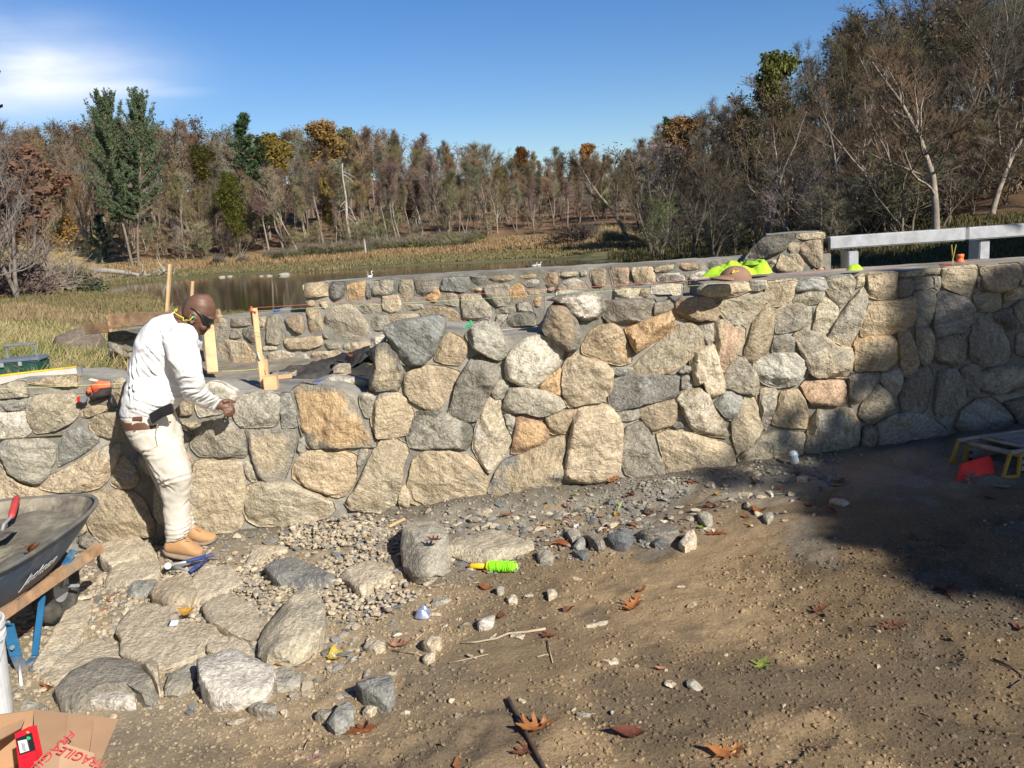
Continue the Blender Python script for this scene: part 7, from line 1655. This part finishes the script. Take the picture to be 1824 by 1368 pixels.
# ------------------------------------------------------------------ ladder platform and orange flag, in the shade
f1, f2 = on(1694, 826), on(1786, 852)
ld = tag(empty('work_platform', f2), 'folded aluminium work platform with yellow end feet in the shade by the wall', 'platform')
M_ALU = simple('dull_aluminium', (.36, .33, .29), .6, .15, var=.25, bmp=.2, dirt=(.2, .16, .11), dirt_amt=.6); M_YF = simple('yellow_foot', (.46, .29, .04), .55, bmp=.05, dirt=(.3, .2, .08))
hp_ = .125; ex = Vector((1, -.03, .085)).normalized(); t1, t2 = f1 + Vector((.02, 0, hp_)), f2 + Vector((.02, 0, hp_))
for f_, lb in ((f1, 0), (f2, 1)):
    mb = MB(); y_ = f_.y
    for a_, b__ in (((0, 0), (.035, hp_)), ((.035, hp_), (.085, hp_)), ((.085, hp_), (.075, .0)), ((.075, 0), (0, 0))):
        p0 = f_ + Vector((a_[0], 0, a_[1])); p1 = f_ + Vector((b__[0], 0, b__[1])); q = (p1 - p0).to_track_quat('Z', 'Y').to_matrix(); mb.box((p0 + p1) / 2, (.016, .016, (p1 - p0).length + .012), q, .003)
    attach(mb.build('foot', M_YF), ld)
    for k in range(3): attach(MB().cyl(f_ + Vector((.098, -.012, .025 + .035 * k)), f_ + Vector((.098, -.018, .025 + .035 * k)), .007, 8).build('rivet', M_BLK), ld)
    bar('side_rail', f_ + Vector((.085, 0, hp_ - .052)), f_ + Vector((.085, 0, hp_ - .052)) + ex * 1.5, .012, .095, M_ALU, ld)
    bar('top_edge', f_ + Vector((.03, 0, hp_ + .004)), f_ + Vector((.03, 0, hp_ + .004)) + ex * 1.55, .022, .014, M_ALU, ld)
nb = 7
for k in range(nb):
    q0 = t1.lerp(t2, (k + .5) / nb) + ex * .16 + Vector((0, 0, .0)); bar('plank', q0, q0 + ex * 1.4, (t2 - t1).length / nb * .92, .008, M_ALU, ld, roll=0)
attach(MB().tube([t1 + Vector((.06, 0, -.015)), t2 + Vector((.06, 0, -.015))], .014, 10).build('rung', M_ALU, smooth=True), ld); attach(MB().tube([t1 + ex * .13, t2 + ex * .13], .010, 10).build('rung', M_ALU, smooth=True), ld)
fg = tag(empty('safety_flag', on(1737, 860)), 'bright orange red safety flag leaning on the work platform', 'flag')
q1 = on(1702, 860, .005); q2 = on(1774, 866, .005); yb = q1.y - .01
sheet('flag_cloth', [PY(1703, 857, yb), PY(1711, 826, yb + .06), PY(1763, 811, yb + .10), PY(1768, 822, yb + .08), PY(1774, 862, yb + .0), PY(1740, 864, yb)], simple('orange_red_fabric', (.98, .05, .03), .7, var=.08, bmp=.1), fg, .01, .003)
attach(MB().tube([PY(1763, 813, yb + .10), PY(1763, 806, yb + .12)], .002, 5).build('tie', M_RED), fg)
p = on(1722, 858, .01); p.y -= .03; leaf(p, .11, (.22, .13, .09), 'brown leaf standing against the orange red flag', None, 'oak', .5, 77, tilt=(1.0, 0), rz=0)
# ------------------------------------------------------------------ the man
def remesh(mb, voxel, smooth_it=4, factor=.5, sub=0):
    me = mesh('tmp', mb.v, mb.f, True); o = bpy.data.objects.new('tmp', me); COL.objects.link(o)
    md = o.modifiers.new('r', 'REMESH'); md.mode = 'VOXEL'; md.voxel_size = voxel; md.use_smooth_shade = True
    if smooth_it: sm = o.modifiers.new('s', 'SMOOTH'); sm.iterations = smooth_it; sm.factor = factor
    dg = bpy.context.evaluated_depsgraph_get(); r = bpy.data.meshes.new_from_object(o.evaluated_get(dg)); bpy.data.objects.remove(o); return r
def ring(L, Rr, Y, b, n=28, ex=.85, YR_=None):
    """section through the body: L and R are its outline pixels, Y its distance, b half its thickness away from the camera"""
    pl, pr = PY(L[0], L[1], Y), PY(Rr[0], Rr[1], YR_ if YR_ is not None else Y); c = (pl + pr) / 2; h = (pr - pl) / 2; out = []
    for k in range(n):
        a = 6.2832 * k / n; cs, sn = math.cos(a), math.sin(a); out.append(c + h * (math.copysign(abs(cs) ** ex, cs)) + Vector((0, b, 0)) * math.copysign(abs(sn) ** ex, sn))
    return out
def grow(r, d):
    c = sum(r, Vector()) / len(r); return [c + (q - c) * ((q - c).length + d) / max((q - c).length, 1e-6) for q in r]
man = tag(empty('person', PY(325, 985, 4.66)), 'man in white long sleeved shirt and pale trousers bending over the wall to point mortar', 'person')
TOR = [((221, 739), (304, 735), 4.70, .155), ((221, 724), (316, 722), 4.70, .165), ((223, 708), (326, 708), 4.70, .17), ((228, 688), (327, 690), 4.70, .17), ((235, 660), (334, 664), 4.71, .175), ((242, 630), (344, 640), 4.71, .19), ((249, 605), (352, 622), 4.71, .20), ((258, 585), (355, 612), 4.71, .195), ((272, 568), (352, 605), 4.71, .17), ((292, 561), (347, 600), 4.71, .12), ((309, 559), (341, 596), 4.71, .075)]
ARM = [((284, 584), (345, 606), 4.57, .06), ((292, 606), (354, 622), 4.53, .062), ((302, 635), (358, 645), 4.50, .060), ((311, 662), (360, 664), 4.50, .058), ((318, 684), (362, 678), 4.53, .056), ((328, 705), (367, 688), 4.57, .054), ((346, 720), (376, 699), 4.63, .048), ((362, 727), (384, 706), 4.70, .042), ((379, 730), (391, 711), 4.76, .036)]
FARM = [((300, 590), (340, 605), 4.88, .06), ((315, 625), (350, 635), 4.93, .055), ((325, 660), (356, 664), 4.95, .05), ((335, 690), (362, 684), 4.98, .045), ((352, 706), (372, 694), 5.02, .038), ((366, 712), (380, 700), 5.05, .034)]
# shirt
mb = MB(); mb.loft([ring(*t[:4]) for t in TOR]); mb.loft([ring(*t[:4], n=20) for t in ARM]); mb.loft([ring(*t[:4], n=20) for t in FARM])
mb.ell(PY(325, 600, 4.56), (.085, .07, .075))
shm = remesh(mb, .0085, 5, .5)
folds = [  # drag folds: start pixel, end pixel, width (m), depth (m)
 ((232, 655), (246, 712), .010, .012), ((240, 640), (252, 680), .009, .010), ((250, 628), (300, 600), .012, .006), ((255, 640), (296, 690), .012, .009), ((262, 612), (292, 655), .010, .007), ((292, 612), (318, 650), .010, .010), ((230, 690), (250, 700), .012, .014), ((245, 715), (300, 728), .010, .008), ((228, 725), (262, 736), .008, .008), ((270, 700), (318, 715), .011, .008), ((300, 660), (315, 700), .009, .009), ((318, 690), (350, 690), .009, .010), ((330, 708), (352, 698), .008, .008), ((345, 716), (366, 700), .007, .008), ((360, 722), (378, 706), .006, .006), ((322, 672), (352, 668), .009, .007), ((236, 670), (243, 725), .008, .010), ((268, 650), (285, 700), .010, .006), ((240, 690), (262, 672), .009, .008)]
FS = [(PY(a[0], a[1], 4.55), PY(b[0], b[1], 4.55), w_, d_) for a, b, w_, d_ in folds]
def fold_mesh(me, FS, amp=1.0, fine=.003, sc=9, ymax=99):
    me.update(); nr = [v.normal.copy() for v in me.vertices]
    for v, n_ in zip(me.vertices, nr):
        if v.co.y < ymax and n_.y < .4:
            for a, b, w_, d_ in FS:
                ab = Vector((b.x - a.x, b.z - a.z)); ap = Vector((v.co.x - a.x, v.co.z - a.z)); t = ap.dot(ab) / ab.length_squared
                if -.25 < t < 1.25:
                    q = ap - ab * t; s_ = (q.x * ab.y - q.y * ab.x) / ab.length + .006 * math.sin(t * 5 + a.x * 40); e = max(0, 1 - abs(t - .5) ** 2 * 1.8)
                    if abs(s_) < w_ * 3.5: v.co += n_ * (amp * d_ * e * (math.exp(-((s_ + w_) / w_) ** 2) - 1.0 * math.exp(-(s_ / w_) ** 2) + .7 * math.exp(-((s_ - w_ * 1.1) / w_) ** 2)))
        v.co += n_ * (fine * mn.fractal(v.co * sc, .9, 2.1, 3))
    me.update()
fold_mesh(shm, FS, 1.25, .009, 8); fold_mesh(shm, [], 1, .003, 26)
M_SHIRT = simple('white_cotton', (.80, .79, .78), .9, var=.05, scale=6, bmp=.25, bscale=220, dist=.001, dirt=(.62, .58, .52), dirt_amt=.18)
shm.name = 'shirt'; attach(link('shirt', shm, M_SHIRT), man)
mb = MB(); mb.loft([grow(ring(*ARM[-1][:4], n=20), .002), grow(ring((381, 731), (393, 712), 4.77, .037, 20), .003), grow(ring((384, 731), (394, 713), 4.78, .036, 20), .001)]); attach(mb.build('cuff', M_SHIRT, smooth=True), man)
mb = MB(); rg = [ring((308, 558), (341, 596), 4.71, .078), ring((311, 556), (344, 595), 4.71, .074)]; mb.loft([grow(rg[0], .004), grow(rg[1], .003), grow(rg[1], -.004), grow(rg[0], -.002)], cap=False); attach(mb.build('collar', M_SHIRT, smooth=True), man)
# trousers
PEL = [((222, 737), (304, 733), 4.70, .15), ((225, 750), (311, 750), 4.70, .16), ((231, 768), (317, 770), 4.70, .165), ((240, 785), (322, 788), 4.70, .16), ((258, 806), (322, 806), 4.70, .12)]
NL = [((238, 772), (321, 780), 4.63, .088), ((256, 802), (331, 806), 4.62, .088), ((268, 826), (340, 832), 4.61, .082), ((277, 846), (342, 850), 4.61, .078), ((286, 868), (339, 872), 4.63, .070), ((290, 892), (335, 892), 4.65, .066), ((292, 915), (338, 915), 4.66, .066), ((295, 936), (341, 936), 4.66, .068), ((296, 950), (338, 948), 4.66, .066), ((298, 964), (334, 956), 4.66, .062)]
FL = [((236, 775), (315, 780), 4.80, .085), ((256, 808), (322, 812), 4.81, .085), ((268, 840), (326, 842), 4.82, .078), ((282, 870), (330, 870), 4.83, .070), ((296, 900), (336, 900), 4.84, .064), ((308, 928), (343, 928), 4.85, .062), ((316, 946), (346, 942), 4.85, .058)]
mb = MB(); mb.loft([ring(*t[:4]) for t in PEL]); mb.loft([ring(*t[:4], n=22) for t in NL]); mb.loft([ring(*t[:4], n=22) for t in FL]); trm = remesh(mb, .0085, 5, .5)
folds = [((258, 803), (285, 797), .010, .012), ((262, 812), (300, 800), .010, .010), ((284, 800), (316, 790), .012, .007), ((292, 850), (336, 846), .010, .010), ((284, 862), (320, 838), .010, .009), ((290, 846), (312, 870), .009, .008), ((296, 936), (340, 934), .007, .010), ((296, 946), (338, 941), .007, .011), ((298, 956), (336, 949), .007, .010), ((300, 964), (330, 957), .006, .008), ((228, 760), (262, 750), .009, .006), ((232, 775), (270, 768), .010, .006), ((322, 915), (334, 890), .008, .006), ((272, 822), (300, 850), .010, .007)]
FS = [(PY(a[0], a[1], 4.60), PY(b[0], b[1], 4.60), w_, d_) for a, b, w_, d_ in folds]; fold_mesh(trm, FS, 1.0, .009, 7); fold_mesh(trm, [], 1, .003, 24)
M_TRO = simple('pale_canvas', (.62, .57, .48), .92, var=.10, scale=5, bmp=.4, bscale=200, dist=.001, dirt=(.50, .40, .28), dirt_amt=.35)
trm.name = 'trousers'; attach(link('trousers', trm, M_TRO), man)
sf = lambda u, v, Y=4.525: PY(u, v, Y)
pk_ = MB(); pk_.tube([sf(281, 752, 4.54), sf(277, 776, 4.54), sf(281, 795, 4.53)], .0022, 5); pk_.tube([sf(281, 795, 4.53), sf(262, 803, 4.53)], .0022, 5); attach(pk_.build('pocket_seam', simple('seam_thread', (.45, .38, .28), .9, bmp=0)), man)
attach(MB().box(sf(240, 768, 4.545), (.014, .006, .014)).build('rivet_patch', simple('patch_brown', (.22, .14, .08), .8, bmp=0)), man)
# belt, patch, pouch
bl = MB(); bl.loft([grow(ring((222, 744), (306, 741), 4.70, .153), .002), grow(ring((224, 750), (309, 748), 4.70, .156), .004), grow(ring((226, 755), (310, 753), 4.70, .158), .004)], cap=False); attach(bl.build('belt', simple('brown_leather', (.13, .06, .035), .5, bmp=.2), smooth=True), man)
attach(bar('belt_patch', sf(236, 746, 4.54), sf(254, 745, 4.53), .006, .020, simple('leather_patch', (.20, .085, .05), .6, bmp=.1)), man)
def slab(name, P_, th, mat):
    P_ = [Vector(p) for p in P_]; mb = MB(); b = [p + Vector((0, th, 0)) for p in P_]; n_ = len(P_); mb.add(P_ + b, [tuple(range(n_)), tuple(range(2 * n_ - 1, n_ - 1, -1))] + [(i_, n_ + i_, n_ + (i_ + 1) % n_, (i_ + 1) % n_) for i_ in range(n_)])
    bm = bmesh.new(); me = mesh(name, mb.v, mb.f, False); bm.from_mesh(me); bmesh.ops.recalc_face_normals(bm, faces=bm.faces[:]); bmesh.ops.bevel(bm, geom=bm.edges[:], offset=.004, segments=2, affect='EDGES'); bm.to_mesh(me); bm.free(); return attach(link(name, me, mat), man)
slab('phone_pouch', [sf(264, 738, 4.50), sf(283, 727, 4.50), sf(302, 719, 4.50), sf(305, 724, 4.50), sf(308, 737, 4.50), sf(288, 744, 4.50), sf(271, 756, 4.50)], .03, M_BLK)
# boots
M_BOOT = simple('tan_suede', (.46, .25, .11), .9, var=.18, scale=14, bmp=.4, bscale=120, dist=.002, dirt=(.40, .30, .2), dirt_amt=.35); M_SOLE = simple('boot_sole', (.26, .20, .145), .9, var=.3, bmp=.6, bscale=80, dist=.004)
def boot(secs, sole, Y, b, lace):
    # secs run heel to toe: (top pixel, bottom pixel, half width)
    mb = MB(); mb.loft([ring(t, bt_, Y, w_, 20, .9) for t, bt_, w_ in secs]); 
    m2 = remesh(mb, .006, 3, .4); m2.name = 'boot'; bo = attach(link('boot', m2, M_BOOT), man)
    ms = MB(); ms.loft([ring(t, bt_, Y, w_, 16, .6) for t, bt_, w_ in sole]); so_ = ms.build('sole', M_SOLE, smooth=True); so_.parent = bo; so_.matrix_parent_inverse = (Matrix.Translation(man.location) @ bo.matrix_parent_inverse).inverted() if False else Matrix.Identity(4)
    # put the sole at the boot's own frame (the boot's mesh is in world space)
    lc = MB()
    for (u0, v0), (u1, v1) in lace: lc.tube([PY(u0, v0, Y - b - .004), PY((u0 + u1) / 2, (v0 + v1) / 2 - .6, Y - b * .8 - .012), PY(u1, v1, Y - b * .5 - .02)], .0022, 5)
    l_ = lc.build('lace', simple('lace', (.38, .2, .08), .8, bmp=0)); l_.parent = bo
boot([((296, 964), (294, 978), .03), ((300, 955), (299, 983), .042), ((310, 951), (308, 985), .046), ((322, 951), (320, 987), .047), ((332, 956), (331, 989), .047), ((341, 965), (341, 990), .048), ((350, 972), (350, 991), .048), ((357, 976), (357, 990), .042), ((362, 979), (361, 989), .028)],
     [((293, 976), (294, 982), .034), ((300, 980), (301, 988), .044), ((315, 983), (316, 992), .048), ((332, 985), (332, 994), .050), ((350, 986), (350, 996), .051), ((360, 984), (360, 994), .044), ((364, 983), (364, 991), .030)], 4.66, .046, [((322, 953), (331, 951)), ((326, 957), (335, 956)), ((331, 961), (340, 961))])
boot([((333, 942), (334, 955), .03), ((338, 936), (340, 960), .042), ((346, 935), (348, 963), .045), ((356, 942), (357, 966), .046), ((366, 947), (367, 966), .047), ((376, 950), (377, 964), .045), ((382, 953), (383, 961), .034), ((384, 955), (385, 960), .022)],
     [((334, 955), (335, 960), .035), ((345, 959), (346, 966), .045), ((358, 962), (358, 969), .049), ((370, 961), (370, 968), .049), ((380, 958), (380, 965), .044), ((386, 956), (386, 962), .030)], 4.87, .045, [((348, 938), (355, 941)), ((352, 942), (359, 945))])
# skin: head, neck, both arms to the hands, torso core - one body
hb = MB(); HY = 4.71
HEAD = [((347, 524), (371, 525), .045), ((337, 529), (379, 534), .064), ((331, 537), (383, 545), .074), ((328, 547), (384, 558), .077), ((328, 556), (381, 567), .076), ((330, 563), (375, 575), .072), ((333, 571), (369, 583), .065), ((336, 580), (365, 590), .054), ((340, 588), (360, 596), .042), ((344, 593), (354, 599), .026)]
hb.loft([ring(a, b, HY, w_, 26, 1.0) for a, b, w_ in HEAD])
hb.loft([ring((300, 572), (336, 604), HY, .062, 22, 1.0), ring((309, 558), (343, 596), HY, .062, 22, 1.0), ring((318, 549), (347, 588), HY, .058, 22, 1.0), ring((328, 542), (352, 576), HY, .055, 22, 1.0)])
# jaw, brow, nose, lips, cheeks, ears
hb.ell(PY(352, 590, HY), (.034, .048, .026)); hb.ell(PY(376, 567, HY), (.022, .055, .012)); hb.tube([PY(372, 571, HY), PY(371.5, 579, HY), PY(371, 585, HY)], [.008, .011, .015], 10); hb.ell(PY(369, 587, HY - .012), (.008, .008, .007)); hb.ell(PY(369, 587, HY + .012), (.008, .008, .007))
hb.ell(PY(363.5, 591.5, HY), (.010, .024, .0065)); hb.ell(PY(361, 595, HY), (.010, .021, .0065)); hb.ell(PY(362, 582, HY - .045), (.020, .018, .020)); hb.ell(PY(362, 582, HY + .045), (.020, .018, .020))
for s in (-1, 1):
    ec = PY(345, 567, HY + s * .074); hb.tube([ec + Vector((.016 * math.cos(a) - .002, s * (.010 + .006 * math.cos(a + 2)), .028 * math.sin(a))) for a in [k * .55 - .3 for k in range(10)]], .0055, 8); hb.ell(ec + Vector((.002, s * .002, -.006)), (.011, .008, .020))
    hb.ell(PY(371, 573, HY + s * .030), (.010, .014, .009))
core_rings = [grow(ring(*t[:4]), -.035) for t in TOR[:-3]] + [grow(ring(*TOR[-2][:4]), -.04), grow(ring(*TOR[-1][:4]), -.02)]; hb.loft(core_rings)
hb.loft([grow(ring(*t[:4], n=18), -.016 - .012 * (i_ < 3)) for i_, t in enumerate(ARM) if i_ > 1]); hb.loft([grow(ring(*t[:4], n=18), -.016 - .01 * (i_ < 2)) for i_, t in enumerate(FARM) if i_ > 0])
hb.loft([grow(ring(*t[:4], n=18), -.03) for t in NL]); hb.loft([grow(ring(*t[:4], n=18), -.03) for t in FL])
# right hand
W0 = PY(386, 721, 4.775); hb.tube([PY(378, 719, 4.76), PY(390, 721, 4.785), PY(394, 722, 4.79)], [.029, .026, .027], 12)
def rotm(d): return Vector(d).to_track_quat('X', 'Z').to_matrix()
hb.ell(PY(401, 724, 4.80), (.037, .030, .026), rotm((1, .2, -.25)))
def finger(pts, r): hb.tube(pts, r, 10); hb.ell(pts[-1], (r[-1],) * 3); [hb.ell(p, (q * 1.05,) * 3) for p, q in zip(pts[1:-1], r[1:-1])]
finger([PY(397, 716, 4.775), PY(404, 713.5, 4.785), PY(411, 714.5, 4.80), PY(418, 716, 4.815)], [.013, .012, .0105, .0085])
finger([PY(408, 719, 4.79), PY(414, 724, 4.80), PY(416.5, 730, 4.82), PY(416, 736, 4.83)], [.0105, .0098, .0092, .0078])
finger([PY(408, 724, 4.79), PY(413, 730, 4.79), PY(413.5, 737, 4.80), PY(411, 741, 4.82)], [.0108, .0100, .0092, .0078])
finger([PY(404, 728, 4.785), PY(408, 734, 4.775), PY(408, 740, 4.785), PY(405.5, 743, 4.80)], [.0105, .0096, .0088, .0075])
finger([PY(399, 730, 4.78), PY(402, 736, 4.765), PY(401.5, 741, 4.77), PY(399.5, 743, 4.785)], [.0098, .0086, .0078, .0068])
# left hand resting on the wall behind
hb.ell(PY(379, 709, 5.07), (.040, .034, .018)); 
for k in range(4): finger([PY(383, 706 + k * 1.5, 5.06 + k * .018), PY(390, 708 + k * 1.5, 5.06 + k * .018), PY(395 - abs(k - 1.5), 712 + k * 1.4, 5.05 + k * .018)], [.010, .009, .007])
finger([PY(377, 705, 5.04), PY(384, 703, 5.02), PY(389, 706, 5.01)], [.011, .010, .008])
bdm = remesh(hb, .0046, 3, .5); bdm.name = 'body'
M_SKIN, nt, b_ = newmat('brown_skin'); v, oi = objvec(nt); n1 = noise(nt, v, 9, 5, .6); cc = mixc(nt, ramp(nt, n1, .3, .7), (.115, .057, .036), (.19, .095, .058)); nt.links.new(cc, b_.inputs['Base Color']); b_.inputs['Roughness'].default_value = .52; b_.inputs['Subsurface Weight'].default_value = .08; b_.inputs['Subsurface Radius'].default_value = (.02, .008, .004)
bump(nt, b_, noise(nt, v, 160, 5, .7), .25, .0012)
attach(link('body', bdm, M_SKIN), man)
# hair stubble cap at the back and sides: a thin shell over the skull
hr = MB(); hr.loft([grow(ring(a, b, HY, w_, 26, 1.0), .0018) for a, b, w_ in [((337, 529.5), (352, 531), .050), ((331, 537), (352, 541), .066), ((328, 547), (350, 552), .073), ((328, 556), (347, 560), .073), ((330, 563), (344, 566), .069)]])
m, nt, b_ = newmat('stubble'); b_.inputs['Base Color'].default_value = (.075, .04, .028, 1); b_.inputs['Roughness'].default_value = .9; attach(hr.build('stubble', m, smooth=True), man)
# glasses, ear plugs, cord
M_GLS = simple('glasses_frame', (.05, .06, .065), .3, var=.1, bmp=0); m, nt, b_ = newmat('dark_lens'); b_.inputs['Base Color'].default_value = (.012, .015, .018, 1); b_.inputs['Roughness'].default_value = .08
gs = MB()
for s in (-1, 1):
    gs.tube([PY(339, 547, HY + s * .081), PY(347, 551, HY + s * .083), PY(356, 559, HY + s * .082), PY(362, 567, HY + s * .076)], [.0022, .0032, .0040, .0048], 8)
    gs.tube([PY(376, 568, HY + s * .052), PY(380, 571, HY + s * .02), PY(380, 571.5, HY)], .0026, 6)
attach(gs.build('glasses_frame', M_GLS, smooth=True), man)
for s in (-1, 1):
    ln = MB(); a0, a1 = PY(359, 560, HY + s * .079), PY(362.5, 578, HY + s * .070); b0_, b1_ = PY(375, 568.5, HY + s * .058), PY(370, 579, HY + s * .055); c0_, c1_ = PY(381, 571, HY + s * .012), PY(374, 581, HY + s * .012)
    V = [a0, a1, b1_, b0_, c0_, c1_]; nv = Vector((.003, 0, 0)); ln.add(V + [q + nv for q in V], [(0, 1, 2, 3), (3, 2, 5, 4), (9, 8, 7, 6), (10, 11, 8, 9), (0, 6, 7, 1), (1, 7, 8, 2), (2, 8, 11, 5), (4, 5, 11, 10), (3, 4, 10, 9), (0, 3, 9, 6)]); attach(ln.build('lens', m if s > -2 else M_GLS), man)
attach(MB().tube([PY(345.5, 565, HY - .088), PY(342.5, 565, HY - .098)], [.006, .005], 10).build('ear_plug', simple('green_foam', (.03, .6, .25), .7, bmp=0), smooth=True), man)
attach(MB().tube([PY(343, 565, HY - .098), PY(338, 571, HY - .088), PY(331, 570, HY - .082), PY(326, 571, HY - .08), PY(327, 566, HY - .078), PY(318, 562, HY - .078), PY(311, 557, HY - .070), PY(312, 551, HY - .062), PY(316, 550, HY - .055), PY(314, 555, HY - .066)], .0022, 6).build('ear_plug_cord', simple('yellow_cord', (.75, .75, .03), .6, bmp=0), smooth=True), man)
# pointing tool held against the joint: rests on its own
pt_ = tag(empty('pointing_trowel', PY(413, 722, 4.84)), 'small grey pointing trowel held in the mason s hand at the joint', 'trowel'); pt_['label'] = 'small grey pointing trowel held in the hand of the man at the joint'
attach(MB().tube([PY(408, 722, 4.80), PY(415, 713, 4.83)], [.007, .006], 8).build('handle', M_GRYP, smooth=True), pt_)
slab_ = MB(); slab_.hexa([PY(412, 720, 4.835), PY(418, 722, 4.85), PY(418, 737, 4.86), PY(414, 738, 4.845)] + [PY(412, 720, 4.842), PY(418, 722, 4.857), PY(418, 737, 4.867), PY(414, 738, 4.852)]); attach(slab_.build('blade', M_GALV), pt_)
